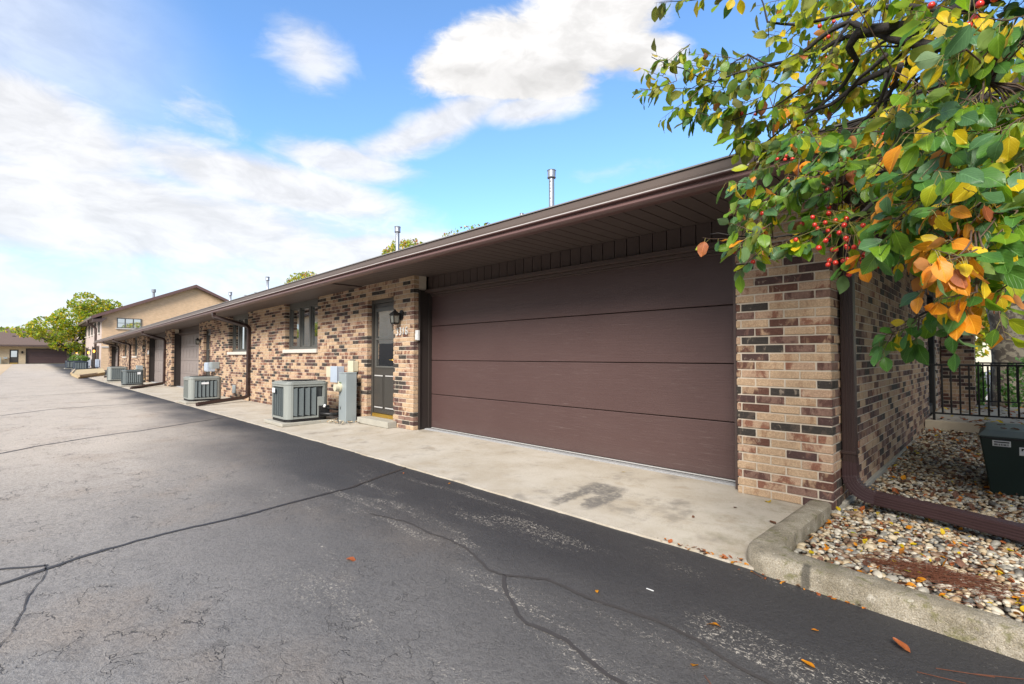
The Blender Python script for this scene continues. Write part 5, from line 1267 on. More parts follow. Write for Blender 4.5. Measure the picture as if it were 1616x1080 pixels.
# garage doors
def garage(x0, x1, near=True):
    g = gz((x0 + x1) / 2)
    gd = empty('garage_door', ((x0 + x1) / 2, YD, g), parent=bld)
    dm = M['door'] if near else M['door_mauve']
    edges = [.018, .547, 1.088, 1.637, 2.165]
    xi0, xi1 = x0 + .02, x1 - .07
    for z0, z1 in zip(edges, edges[1:]):
        b = MB()
        b.box(xi0, xi1, YD, YD + .045, z0 + .004 + g, z1 - .004 + g)
        if not near:
            n = 8
            for q in range(n):
                w = (xi1 - xi0) / n
                b.box(xi0 + q * w + .07, xi0 + (q + 1) * w - .07, YD - .010, YD + .001, z0 + .10 + g, z1 - .10 + g)
        b.build('door_panel', dm, gd, bevel=.006)
    b = MB()
    b.box(xi0, xi1, YD - .006, YD + .03, .006 + g, .0165 + g)
    b.build('bottom_strip', M['white_strip'], gd)
    b = MB()
    b.box(xi0, xi1, YD + .002, YD + .03, -.012 + g, .0055 + g)
    b.build('bottom_seal', M['rubber'], gd)
    b = MB()
    b.box(xi0, xi1, YD + .05, YD + .06, -.02 + g, 2.2 + g)
    b.build('door_backing', M['trim_dark'], gd)
    # jambs, stops, header trim
    fr = empty('door_frame', ((x0 + x1) / 2, YD - .1, g), parent=bld)
    for s, xe, inner_ in ((1, x0, xi0), (-1, x1, xi1)):
        b = MB()
        a_, c_ = (xe - .0, xe + .045) if s > 0 else (xe - .055, xe - .0)
        b.box(a_ + .001, c_ - .001, YB + .085, YB + .105, g, 2.21 + g)
        a2, c2 = (xe + .0015, xe + .018) if s > 0 else (xe - .06, xe - .0015)
        b.box(a2, c2, YB + .1055, YD - .045, g, 2.209 + g)
        a3, c3 = (xe + .0185, xe + .045) if s > 0 else (xe - .082, xe - .0605)
        b.box(a3, c3, YD - .06, YD - .004, g, 2.208 + g)
        a4, c4 = (xe + .0015, xe + .03) if s > 0 else (xe - .078, xe - .0015)
        b.box(a4, c4, YD - .044, YD + .05, g, 2.207 + g)
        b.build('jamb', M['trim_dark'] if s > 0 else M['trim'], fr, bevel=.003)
    b = MB()
    b.box(x0, x1, YD - .115, YD + .06, 2.172 + g, 2.222 + g)
    b.box(x0 + .02, x1 - .02, YD - .05, YD + .05, 2.140 + g, 2.1715 + g)
    b.box(x0 + .03, x1 - .03, YD - .025, YD + .04, 2.120 + g, 2.1395 + g)
    b.build('header_trim', M['trim'], fr, bevel=.004)
    if near:
        x = x1 - .004
        while x > x0 + .05:
            w = min(.155, x - x0)
            b = MB()
            b.box(x - w + .005, x - .005, YD - .05, YD - .03, 2.2235, ZS - .007)
            b.box(x - .006, x + .003, YD - .032, YD - .028, 2.2235, ZS - .007, 1)
            b.build('frieze_board', [M['trim'], M['trim_dark']], bld)
            x -= w
    b = MB()
    b.box(x0, x1, YD - .027, YD + .10, 2.2225 + g, ZS - .008 + g)
    b.build('frieze_backing', M['trim_dark'] if near else M['trim'], bld)
    # sill of rough concrete along the door foot
    b = MB()
    n = 60 if near else 10
    for q in range(n):
        xa, xb = x0 + .03 + (x1 - x0 - .03) * q / n, x0 + .03 + (x1 - x0 - .03) * (q + 1) / n
        ya = YD - .16 + .014 * noise.noise(Vector((xa * 5, 1, 0)))
        yb = YD - .16 + .014 * noise.noise(Vector((xb * 5, 1, 0)))
        zt_ = .014 + g
        b.quad((xa, YD - .03, zt_ - .008), (xb, YD - .03, zt_ - .008), (xb, yb + .05, zt_ - .003), (xa, ya + .05, zt_ - .003))
        b.quad((xa, ya + .05, zt_ - .003), (xb, yb + .05, zt_ - .003), (xb, yb, g - .01), (xa, ya, g - .01))
    b.quad((x1, YD - .03, g + .008), (x1, YD - .03, g - .02), (x1, YD - .12, g - .02), (x1, YD - .12, g + .008))
    b.build('threshold', M['threshold'], bld)


garage(-6.585, -1.645, True)
garage(-24.66, -20.12, False)
garage(-30.6, -26.1, False)
garage(-46.0, -41.75, False)


# entry doors
def entry(x0, x1, detail=True, bronze='bronze'):
    g = gz((x0 + x1) / 2)
    d = empty('entry_door', ((x0 + x1) / 2, YB + .1, .1 + g), parent=bld)
    y = YB + .085
    b = MB()
    b.box(x0, x0 + .06, y, y + .14, .10 + g, 2.184 + g)
    b.box(x1 - .06, x1, y, y + .14, .10 + g, 2.184 + g)
    b.box(x0 + .06, x1 - .06, y, y + .14, 2.10 + g, 2.184 + g)
    b.build('door_frame', M['bronze'], d, bevel=.006)
    a_, c_ = x0 + .063, x1 - .063
    yd = y + .022
    b = MB()
    # leaf: stiles and rails round the glass, solid lower part
    b.box(a_, a_ + .085, yd, yd + .035, .165 + g, 2.095 + g)
    b.box(c_ - .085, c_, yd, yd + .035, .165 + g, 2.095 + g)
    b.box(a_ + .085, c_ - .085, yd, yd + .035, 1.955 + g, 2.095 + g)
    b.box(a_ + .085, c_ - .085, yd, yd + .035, .165 + g, .985 + g)
    leaf = b.build('door_leaf', M['bronze'], d, bevel=.003)
    b = MB()
    b.box(a_ + .06, c_ - .06, yd - .012, yd - .0005, 1.955 + g, 2.02 + g)
    b.box(a_ + .06, c_ - .06, yd - .012, yd - .0005, .965 + g, .995 + g)
    b.box(a_ + .085, c_ - .085, yd - .010, yd + .02, 1.455 + g, 1.485 + g)
    b.box(a_ + .06, a_ + .0845, yd - .012, yd - .0005, .996 + g, 1.954 + g)
    b.box(c_ - .0845, c_ - .06, yd - .012, yd - .0005, .996 + g, 1.954 + g)
    b.build('glass_frame', M['bronze2'], d, bevel=.003)
    for z0, z1 in ((.996, 1.454), (1.486, 1.954)):
        b = MB()
        b.box(a_ + .086, c_ - .086, yd + .012, yd + .018, z0 + g, z1 + g)
        b.build('pane', M['glass'], d)
    if detail:
        mid = (a_ + c_) / 2
        for p0, p1 in ((a_ + .05, mid - .035), (mid + .035, c_ - .05)):
            b = MB()
            for q in range(4):
                i_ = q * .012
            b.box(p0, p1, yd - .010, yd - .0005, .27 + g, .82 + g)
            b.box(p0 + .03, p1 - .03, yd - .018, yd - .0105, .30 + g, .79 + g)
            b.build('raised_panel', M['bronze'], d, bevel=.006)
            b = MB()
            b.box(p0 + .008, p1 - .008, yd - .022, yd - .0185, .815 + g, .835 + g)
            b.box(p0 + .008, p1 - .008, yd - .022, yd - .0185, .262 + g, .282 + g)
            b.build('highlight_strip', M['white_strip'], d)
        b = MB()
        b.tube([(c_ - .05, yd - .0, 1.10 + g), (c_ - .05, yd - .05, 1.10 + g)], .008, 8)
        b.tube([(c_ - .045, yd - .05, 1.10 + g), (c_ - .15, yd - .055, 1.105 + g)], .008, 8)
        b.build('handle', M['brass'], d, smooth=True)
    b = MB()
    b.box(x0 + .061, x1 - .061, y - .01, y + .10, .102 + g, .160 + g)
    b.build('sill_plate', M['brass'], d, bevel=.004)
    b = MB()
    b.box(x0 + .02, x1 - .02, y + .145, y + .16, .09 + g, 2.18 + g)
    b.build('door_backing', M['trim_dark'], d)
    b = MB()
    b.box(x0 - .02, x1 + .12, YB - .17, YB - .003, .002 + g, .100 + g)
    b.box(x0 + .001, x1 - .001, YB - .0029, YB + .13, .002 + g, .0985 + g)
    b.build('step', M['foundation'], bld, bevel=.006)


entry(-8.07, -7.18)
entry(-19.5, -18.6)
entry(-31.95, -31.1, False)


# windows
def window(x0, x1, n=3):
    g = gz((x0 + x1) / 2)
    y = YB + .10
    z0, z1 = 1.345 + g, ZS - .012 + g
    w = empty('window', ((x0 + x1) / 2, y, z0), parent=bld)
    b = MB()
    b.box(x0 + .001, x0 + .055, y, y + .10, z0, z1)
    b.box(x1 - .055, x1 - .001, y, y + .10, z0, z1)
    b.box(x0 + .055, x1 - .055, y, y + .10, z0, z0 + .055)
    b.box(x0 + .055, x1 - .055, y - .01, y + .10, z1 - .14, z1)
    pw = (x1 - x0 - .11) / n
    for q in range(1, n):
        xc = x0 + .055 + q * pw
        b.box(xc - .035, xc + .035, y - .012, y + .10, z0 + .055, z1 - .14)
    b.build('frame', M['bronze2'], w, bevel=.004)
    for q in range(n):
        xa = x0 + .055 + q * pw + (.036 if q else .001)
        xb = x0 + .055 + (q + 1) * pw - (.036 if q < n - 1 else .001)
        b = MB()
        s_ = .03
        b.box(xa, xa + s_, y + .02, y + .06, z0 + .056, z1 - .141)
        b.box(xb - s_, xb, y + .02, y + .06, z0 + .056, z1 - .141)
        b.box(xa + s_, xb - s_, y + .02, y + .06, z0 + .056, z0 + .056 + s_)
        b.box(xa + s_, xb - s_, y + .02, y + .06, z1 - .141 - s_, z1 - .141)
        b.build('sash', M['bronze2'], w, bevel=.003)
        b = MB()
        b.box(xa + s_ + .0005, xb - s_ - .0005, y + .04, y + .046, z0 + .056 + s_, z1 - .141 - s_)
        b.build('pane', M['glass'], w)
    b = MB()
    b.box(x0 + .001, x1 - .001, y + .105, y + .12, z0, z1)
    b.build('window_backing', M['trim_dark'], w)
    b = MB()
    b.box(x0 - .03, x1 + .03, YB - .045, YB - .003, 1.262 + g, 1.343 + g)
    b.box(x0 + .002, x1 - .002, YB - .0029, YB + .15, 1.264 + g, 1.344 + g)
    b.build('sill', M['sill'], w, bevel=.005)


window(-12.0, -10.18)
window(-16.5, -14.74)
window(-35.3, -33.75, 2)
window(-39.3, -37.8, 2)
# dark window in the recess of the end wall
w = empty('window', (XE - .1, 11.3, .4), parent=bld)
b = MB()
b.box(XE - .12, XE - .02, 10.66, 10.76, .172, ZS)
b.box(XE - .12, XE - .02, 11.84, 11.945, .172, ZS)
b.box(XE - .12, XE - .02, 10.76, 11.84, ZS - .2, ZS)
b.box(XE - .12, XE - .02, 10.76, 11.84, .172, .30)
b.build('frame', M['black'], w, bevel=.006)
b = MB()
b.box(XE - .09, XE - .085, 10.761, 11.839, .301, ZS - .201)
b.build('pane', M['glass'], w)
b = MB()
b.box(XE - .24, XE - .13, 10.65, 11.95, .0, ZS + .2)
b.build('window_backing', M['trim_dark'], w)

# porch column of the same brick, with the porch ceiling above
pc = empty('porch_column', (-.70, 12.85, .172), parent=bld)
b = MB()
for k in range(2, NC):
    z0 = .172 + (k - 2) * CH
    if z0 > ZS - .03: break
    x = -.93 + (.11 if k % 2 else 0)
    if k % 2: b.box(-.93, -.831, 12.64, 12.7375, z0, z0 + BH, pick_brick(), .001)
    while x < -.47:
        n = min(-.46, x + BL)
        b.box(x, n, 12.64, 12.7375, z0, z0 + BH, pick_brick(), .001)
        x = n + JT
    y = 12.75
    while y < 13.05:
        n = min(13.08, y + BL)
        b.box(-.555, -.46, y, n, z0, z0 + BH, pick_brick(), .001)
        y = n + JT
tag(b.build('bricks', BRICKS, pc, recalc=False), kind='stuff')
b = MB()
b.box(-.923, -.467, 12.647, 13.07, .172, ZS)
b.build('mortar', M['mortar'], pc)


# downspouts
def spout(name, pts, w=.033, d=.042, m='spout', extra=None):
    s = empty(name, pts[-1], parent=bld)
    b = MB()
    b.tube(pts, w, 4, flat=(w, d))
    b.build('pipe', M[m], s, bevel=.006)
    return s


def round_corner(P, r=.09, n=5):
    P = [Vector(p) for p in P]
    out_ = [P[0]]
    for a_, b_, c_ in zip(P, P[1:], P[2:]):
        d0 = (a_ - b_).normalized(); d1 = (c_ - b_).normalized()
        rr = min(r, (a_ - b_).length * .48, (c_ - b_).length * .48)
        s, t = b_ + d0 * rr, b_ + d1 * rr
        for k in range(n + 1):
            u = k / n
            out_.append(s * (1 - u) ** 2 + b_ * 2 * u * (1 - u) + t * u * u)
    return out_ + [P[-1]]


def wall_spout(x, ext):
    g = gz(x)
    e_ = dropf(x)[1]
    s = empty('downspout', (x, YB - .05, g), parent=bld)
    b = MB()
    b.tube(round_corner([(x - .45, EY - .055, ZS - .05 + e_), (x - .45, EY - .055, ZS - .16 + e_), (x, YB - .045, ZS - .42 + g), (x, YB - .045, .11 + g), ext], .12), .05, 4, flat=(.040, .048))
    b.build('pipe', M['spout'], s, bevel=.008)
    b = MB()
    b.box(x - .062, x + .062, YB - .09, YB - .002, 1.0 + g, 1.03 + g)
    b.build('strap', M['spout'], s)


wall_spout(-14.5, (-13.95, 2.98, .035 + gz(-14)))
wall_spout(-25.9, (-24.3, 2.95, .035 + gz(-26)))
wall_spout(-36.0, (-36.3, 3.4, .05 + gz(-36)))
wall_spout(-41.0, (-41.2, 3.6, .05 + gz(-41)))

# the big ribbed downspout at the near corner
ds = empty('downspout', (XE + .065, 4.60, .05), 'ribbed brown corner downspout with elbow and long ground extension', parent=bld)


def ribbed(points, wx, wy, ribs=4):
    """rectangular pipe with raised ribs along its length"""
    b = MB()
    P = [Vector(p) for p in points]
    prof = []
    def edge(x0, y0, x1, y1):
        n = ribs * 2 + 1
        nx_, ny_ = (y1 - y0), -(x1 - x0)
        l = math.hypot(nx_, ny_)
        for k in range(n):
            for t in (k / n + .02 / n, (k + 1) / n - .02 / n):
                off = .0045 if k % 2 else 0
                prof.append((x0 + (x1 - x0) * t + nx_ / l * off, y0 + (y1 - y0) * t + ny_ / l * off))
    edge(-wx, -wy, wx, -wy); edge(wx, -wy, wx, wy); edge(wx, wy, -wx, wy); edge(-wx, wy, -wx, -wy)
    rings = []
    ref = Vector((0, 1, 0))
    for k, p in enumerate(P):
        d = (P[min(k + 1, len(P) - 1)] - P[max(k - 1, 0)]).normalized()
        u = (ref - d * ref.dot(d)).normalized()
        w_ = d.cross(u)
        ref = u
        rings.append(len(b.v))
        for px_, py_ in prof: b.v.append(tuple(p + w_ * px_ + u * py_))
    n = len(prof)
    for a_, c_ in zip(rings, rings[1:]):
        for q in range(n):
            b.f.append((a_ + q, a_ + (q + 1) % n, c_ + (q + 1) % n, c_ + q)); b.mi.append(0)
    b.f.append(tuple(rings[0] + q for q in range(n))); b.mi.append(0)
    b.f.append(tuple(rings[-1] + q for q in reversed(range(n)))); b.mi.append(0)
    return b


xc, yc = XE + .052, 4.62
ribbed([(xc, yc, 2.30), (xc, yc, 1.2), (xc, yc, .33)], .040, .052).build('pipe', M['spout'], ds)
ribbed([(xc + .32, EY - .03, ZS - .04), (xc + .32, EY + .02, ZS - .12), (xc + .02, yc - .06, 2.42), (xc, yc, 2.34), (xc, yc, 2.28)], .040, .050, 2).build('offset_pipe', M['spout'], ds)
elb = [(xc, yc, .335)] + [(xc + .17 - .17 * math.cos(t), yc - .02 * t, .235 - .15 * math.sin(t) + 0) for t in [k * math.pi / 2 / 7 for k in range(8)]]
ribbed([(x_ * 1, y_, z_) for x_, y_, z_ in elb], .045, .056, 4).build('elbow', M['spout_low'], ds)
b = MB()
for k in range(7):
    t = (k + .5) * math.pi / 2 / 7
    c = Vector((xc + .17 - .17 * math.cos(t), yc - .02 * t, .235 - .15 * math.sin(t)))
    d_ = Vector((math.sin(t), 0, -math.cos(t)))
    o_ = Vector((math.cos(t), 0, math.sin(t)))
    b.tube([c - d_ * .006, c + d_ * .006], .05, 4, flat=(.0605, .0505))
b.build('elbow_ridges', M['spout_low'], ds, bevel=.004)
ribbed([(xc + .16, yc - .03, .086), (xc + .55, yc - .12, .080), (.25, 4.30, .070), (1.6, 3.95, .05)], .042, .053).build('extension', M['spout_low'], ds)
b = MB()
b.box(xc - .05, xc + .052, yc - .062, yc + .06, .395, .42)
b.build('strap', M['spout'], ds, bevel=.003)
# porch downspout elbow hanging from the side gutter
b = MB()
b.tube(round_corner([(XR + .05, 12.2, ZS - .02), (XR + .05, 12.25, ZS - .28), (-.43, 12.62, ZS - .36)], .12), .045, 8)
b.build('spout_elbow', M['black'], bld, smooth=True)

# house number 3316
FIG = {'3': [(0, .9), (.2, 1), (.75, 1), (.95, .8), (.95, .65), (.7, .52), (.35, .52), None, (.7, .52), (.98, .36), (.98, .18), (.75, 0), (.2, 0), (0, .12)],
       '1': [(.38, .86), (.5, 1), (.5, 0)],
       '6': [(.9, .92), (.7, 1), (.3, 1), (.05, .75), (.03, .3), (.2, .03), (.7, 0), (.95, .2), (.95, .4), (.7, .55), (.3, .55), (.05, .35)]}


def glyph(b, ch, x, z, w, h, y, r, m=0):
    run = []
    for p in FIG[ch] + [None]:
        if p is None:
            if len(run) > 1: b.tube(run, r, 6, m)
            run = []
        else: run.append((x + p[0] * w, y, z + p[1] * h))


for q, ch in enumerate('3316'):
    b = MB()
    glyph(b, ch, -7.07 + q * .092, 1.50 + .002 * q, .050, .115, YB - .014, .0085)
    b.build('house_number', M['keypad'], bld, smooth=True)


# ------------------------------------------------------------------ equipment along the row
def rrect(cx, cy, hx, hy, r, n=5):
    P = []
    for sx, sy, a0 in ((1, 1, 0), (-1, 1, 90), (-1, -1, 180), (1, -1, 270)):
        for k in range(n + 1):
            t = R(a0 + 90 * k / n)
            P.append((cx + sx * (hx - r) + r * math.cos(t), cy + sy * (hy - r) + r * math.sin(t)))
    return P


def prism(b, P, z0, z1, m=0, inset=0.0):
    i = len(b.v)
    n = len(P)
    b.v += [(x, y, z0) for x, y in P] + [(x, y, z1) for x, y in P]
    for q in range(n):
        b.f.append((i + q, i + (q + 1) % n, i + n + (q + 1) % n, i + n + q)); b.mi.append(m)
    b.f.append(tuple(i + q for q in reversed(range(n)))); b.mi.append(m)
    b.f.append(tuple(i + n + q for q in range(n))); b.mi.append(m)


def louvre_bank(b, face, u0, u1, z0, z1, n, cx, cy, h, depth=.02, m=0):
    """slanted vertical blades on one face of a condenser cabinet"""
    for k in range(n):
        a_ = u0 + (u1 - u0) * k / n
        c_ = u0 + (u1 - u0) * (k + .72) / n
        if face == '-y':
            p = [(a_, -h - .002), (c_, -h - depth), (c_, -h + .01), (a_, -h + .01)]
        elif face == '+x':
            p = [(h + .002, a_), (h + depth, c_), (h - .01, c_), (h - .01, a_)]
        q = [(cx + x, cy + y) for x, y in p]
        top = [z1 - .02, z1, z1, z1 - .02]
        bot = [z0 + .02, z0, z0, z0 + .02]
        if face == '-y':
            b.hexa([(*q[0], bot[0]), (*q[1], bot[1]), (*q[2], bot[2]), (*q[3], bot[3]), (*q[0], top[0]), (*q[1], top[1]), (*q[2], top[2]), (*q[3], top[3])], m)
        else:
            b.hexa([(*q[3], bot[3]), (*q[2], bot[2]), (*q[1], bot[1]), (*q[0], bot[0]), (*q[3], top[3]), (*q[2], top[2]), (*q[1], top[1]), (*q[0], top[0])], m)


def ac_unit(cx, cy, h, size, label, dark=False, near=False, nameplate=None, nl=5):
    g = gz(cx)
    root = empty('air_conditioner', (cx, cy, g), label, 'air conditioner', 'air conditioners standing along the garage row')
    body_m = M['navy'] if dark == 2 else (M['ac_louvre'] if dark else M['ac'])
    b = MB()
    b.box(cx - size - .07, cx + size + .06, cy - size - .08, cy + size + .1, -.01 + g, .045 + g)
    b.build('pad', M['foundation'], root, bevel=.008)
    b = MB()
    prism(b, rrect(cx, cy, size - .01, size - .01, .12), .046 + g, .095 + g)
    b.build('base_pan', M['black'], root)
    b = MB()
    prism(b, rrect(cx, cy, size - .035, size - .035, .11), .096 + g, h - .07 + g)
    b.build('coil', M['ac_dark'], root)
    # corner posts and panels
    b = MB()
    z0, z1 = .095 + g, h - .06 + g
    for sx, sy in ((1, -1), (1, 1), (-1, -1), (-1, 1)):
        ex = size
        P = []
        r = .12
        n = 5
        a0 = {(1, 1): 0, (-1, 1): 90, (-1, -1): 180, (1, -1): 270}[(sx, sy)]
        arc = [(cx + sx * (size - r) + r * math.cos(R(a0 + 90 * k / n)), cy + sy * (size - r) + r * math.sin(R(a0 + 90 * k / n))) for k in range(n + 1)]
        inn = [(cx + sx * (size - r) + (r - .03) * math.cos(R(a0 + 90 * k / n)), cy + sy * (size - r) + (r - .03) * math.sin(R(a0 + 90 * k / n))) for k in range(n + 1)]
        prism(b, arc + inn[::-1], z0, z1)
    for z_ in (z0, (z1 - .035)):
        prism(b, rrect(cx, cy, size - .004, size - .004, .118), z_, z_ + .035)
    b.box(cx - size + .1, cx + size - .1, cy + size - .03, cy + size - .003, z0, z1)
    b.box(cx - size + .003, cx - size + .03, cy - size + .1, cy + size - .1, z0, z1)
    b.build('cabinet', body_m, root)
    b = MB()
    louvre_bank(b, '-y', -size + .11, size - .11, z0 + .045, z1 - .05, nl, cx, cy, size - .012)
    b.build('front_louvres', M['ac_louvre'] if near else body_m, root)
    b = MB()
    louvre_bank(b, '+x', -size + .11, size - (.22 if near else .11), z0 + .045, z1 - .05, nl - 1, cx, cy, size - .012, .022)
    b.build('side_louvres', M['ac_louvre'], root)
    b = MB()
    prism(b, rrect(cx, cy, size + .008, size + .008, .125), h - .06 + g, h - .025 + g)
    prism(b, rrect(cx, cy, size - .03, size - .03, .10), h - .025 + g, h - .005 + g)
    b.build('top_cover', body_m, root, bevel=.006)
    b = MB()
    for q in range(8):
        rr = (size - .09) * (q + 1) / 8
        b.tube([(cx + rr * math.cos(2 * math.pi * k / 20), cy + rr * math.sin(2 * math.pi * k / 20), h + .004 + g) for k in range(21)], .004, 4, caps=False)
    b.build('fan_grille', M['black'], root)
    if near:
        b = MB()
        b.box(cx + size - .012, cx + size + .004, cy + size - .22, cy + size - .10, z0, z1 - .22)
        b.box(cx + size - .02, cx + size + .030, cy + size - .20, cy + size - .01, g + .10, g + .30, 1)
        b.build('service_panel', [body_m, M['black']], root, bevel=.004)
        b = MB()
        b.box(cx - .17 * size / .38, cx - .05 * size / .38, cy - size - .036, cy - size - .032, h - .20 + g, h - .12 + g)
        b.build('data_plate', M['label_white'], root)
    if nameplate == 'side':
        b = MB()
        b.box(cx + size + .012, cx + size + .016, cy - .11, cy + .06, h - .20 + g, h - .15 + g)
        b.build('badge', M['label_white'], root, bevel=.004)
    if nameplate == 'front':
        b = MB()
        b.box(cx + size + .012, cx + size + .016, cy + .12, cy + .24, h - .20 + g, h - .10 + g)
        b.build('data_plate', M['label_white'], root)
    return root


ac_unit(-9.00, 3.52, .74, .38, 'rounded grey green air conditioner nearest the entry door and meter post', near=True)
ac_unit(-15.25, 3.38, .68, .38, 'grey air conditioner with white badge left of the long downspout extension', nameplate='side', nl=7)
ac_unit(-27.0, 3.32, .70, .36, 'dark louvred air conditioner with white data plate by the third garage', dark=True, nameplate='front', nl=8)
ac_unit(-33.0, 3.42, .78, .40, 'farthest grey air conditioner standing beside the dry island', nl=8)
for x_, y_, lb in ((-64.2, 3.8, 'low black air conditioner in front of the tall townhouse'), (-70.5, 3.7, 'dark blue air conditioner box below the clipped hedge')):
    ac_unit(x_, y_, .85, .55 if x_ > -66 else .75, lb, dark=2, nl=6)

# meter pedestal and wall boxes beside the near air conditioner
ped = empty('meter_pedestal', (-8.32, 4.13, 0), 'tall blue grey steel meter post with round meter beside the entry door', 'meter post')
b = MB()
b.box(-8.47, -8.19, 4.0, 4.20, -.02, .85)
b.box(-8.475, -8.185, 3.994, 4.206, .851, .868)
b.build('post', M['grey_steel'], ped, bevel=.006)
b = MB()
b.box(-8.466, -8.36, 3.992, 3.9985, .27, .272)
for z_ in (.245, .22): b.box(-8.40, -8.385, 3.990, 3.9985, z_ - .008, z_ + .008, 1)
b.build('cover_seam', [M['grey_steel'], M['black']], ped)
b = MB()
b.tube([(-8.40, 4.0, .60), (-8.40, 3.965, .60)], .075, 18)
b.tube([(-8.40, 3.9649, .60), (-8.40, 3.89, .60)], .062, 18)
b.build('meter', M['beige'], ped, autos=40)
b = MB()
b.box(-8.56, -8.47, 4.02, 4.12, .53, .70)
b.box(-8.43, -8.37, 3.985, 3.999, .66, .69, 1)
b.build('junction_box', [M['beige'], M['lawn']], ped, bevel=.004)
for (x0, x1, y0, z0, z1, m_, lb) in ((-9.52, -9.28, YB - .10, .75, .95, 'beige', 'beige plastic box on the brick wall left of the blue box'),
                                    (-9.20, -8.93, YB - .16, .66, .96, 'blue_box', 'blue grey box on the brick wall beside the meter post'),
                                    (-8.56, -8.37, YB - .12, .87, 1.07, 'beige', 'rounded beige box on the wall at the top of the grey conduit')):
    bx = empty('utility_box', ((x0 + x1) / 2, YB, z0), lb, 'utility box', 'utility boxes on the brick wall')
    b = MB()
    b.box(x0, x1, y0 + .025, YB - .003, z0, z1)
    b.build('case', M[m_], bx, bevel=.012)
    b = MB()
    b.box(x0 - .006, x1 + .006, y0, y0 + .0245, z0 - .006, z1 + .006)
    b.build('cover', M[m_], bx, bevel=.008)
con = empty('conduit', (-8.42, YB - .03, 0), 'grey conduit running down the brick from the beige box to the slab', 'conduit')
b = MB()
b.tube(round_corner([(-8.50, YB - .06, .89), (-8.50, YB - .055, .82), (-8.43, YB - .035, .72), (-8.43, YB - .03, .0)], .05), .018, 8)
b.build('pipe', M['pvc'], con, smooth=True)
b = MB()
for z_ in (.28, .60): b.box(-8.465, -8.395, YB - .056, YB - .003, z_, z_ + .02)
b.build('clip', M['pvc'], con)
hose = empty('refrigerant_line', (-8.7, 4.0, .2), 'black insulated cooling lines looping from the air conditioner to the wall', 'cooling line')
b = MB()
b.tube(round_corner([(-8.60, 3.75, .26), (-8.52, 3.95, .20), (-8.60, 4.22, .18), (-8.66, 4.30, .34), (-8.66, 4.30, .58)], .10), .016, 8)
b.build('power_whip', M['black'], hose, smooth=True)
b = MB()
b.tube(round_corner([(-8.60, 3.72, .14), (-8.45, 3.92, .12), (-8.72, 4.24, .14), (-8.76, 4.33, .15)], .08), .028, 8)
b.build('insulated_line', M['black'], hose, smooth=True)
b = MB()
b.tube([(-8.71, 4.19, .138), (-8.77, 4.325, .15)], .034, 10)
b.tube([(-8.57, 3.77, .28), (-8.56, 3.80, .27)], .03, 10)
b.build('white_sleeve', M['label_white'], hose, smooth=True)
# boxes and lines beside the second air conditioner
for (x0, x1, z0, z1, m_, lb) in ((-18.35, -17.95, .66, .95, 'blue_box', 'blue grey disconnect box behind the second air conditioner'), (-17.75, -17.45, .76, .97, 'grey_steel', 'small grey meter box on the brick above the second air conditioner')):
    bx = empty('utility_box', ((x0 + x1) / 2, YB, z0), lb, 'utility box', 'utility boxes on the brick wall')
    b = MB()
    b.box(x0, x1, YB - .22, YB - .003, z0, z1)
    b.build('case', M[m_], bx, bevel=.012)
    b = MB()
    b.box(x0 + .02, x1 - .02, YB - .235, YB - .2205, z0 + .03, z1 - .03)
    b.build('cover', M[m_], bx, bevel=.006)
p2 = empty('meter_pedestal', (-30.9, 4.1, gz(-30.9)), 'distant pale blue meter post against the brick beyond the third garage', 'meter post')
b = MB()
b.box(-31.1, -30.75, 3.95, 4.2, gz(-31), .85 + gz(-31))
b.build('post', M['grey_steel'], p2, bevel=.01)
b = MB()
b.tube([(-30.95, 3.95, .6 + gz(-31)), (-30.95, 3.87, .6 + gz(-31))], .08, 12)
b.build('meter', M['beige'], p2, smooth=True)
tag(MB().box(-15.98, -15.72, YB - .035, YB - .004, .14 + gz(-15), .38 + gz(-15)).build('wall_vent', M['grey_steel'], None, bevel=.01), 'small grey square vent low on the brick left of the downspout', 'vent')

# wall lanterns
def lantern(x, z, label, s=1.0):
    y = YB
    r = empty('wall_lantern', (x, y, z), label, 'wall lantern', 'black wall lanterns beside the doors')
    b = MB()
    b.tube([(x + .09, y - .003, z + .07), (x + .09, y - .022, z + .07)], .062, 16)
    b.tube([(x + .09, y - .003, z - .01), (x + .09, y - .020, z - .01)], .058, 16)
    b.box(x + .045, x + .135, y - .02, y - .003, z - .01, z + .07)
    b.build('back_plate', M['black'], r, autos=40)
    b = MB()
    cx, cy = x + .015, y - .115
    b.tube(round_corner([(x + .09, y - .02, z + .04), (x + .055, y - .08, z + .055), (cx, cy, z + .075)], .04), .011, 8)
    b.build('arm', M['black'], r, smooth=True)
    b = MB()
    i = len(b.v)
    def ring(h_, z_): return [(cx - h_, cy - h_, z_), (cx + h_, cy - h_, z_), (cx + h_, cy + h_, z_), (cx - h_, cy + h_, z_)]
    b.hexa(ring(.082, z + .035) + ring(.086, z + .048))
    b.hexa(ring(.078, z + .0485) + ring(.028, z + .105))
    b.hexa(ring(.026, z + .1055) + ring(.010, z + .135))
    b.build('roof_cap', M['black'], r, bevel=.003)
    b = MB()
    for sx, sy in ((1, 1), (1, -1), (-1, 1), (-1, -1)):
        b.tube([(cx + sx * .068, cy + sy * .068, z + .036), (cx + sx * .056, cy + sy * .056, z - .125)], .0085, 4)
    b.hexa(ring(.056, z - .142) + ring(.066, z - .122))
    b.hexa(ring(.05, z - .156) + ring(.056, z - .1425))
    b.hexa(ring(.072, z + .018) + ring(.074, z + .0345))
    b.build('cage', M['black'], r)
    b = MB()
    b.hexa(ring(.050, z - .121) + ring(.062, z + .0175))
    b.build('glass', M['lamp_glass'], r)
    r.scale = (.82, .82, .82)
    return r


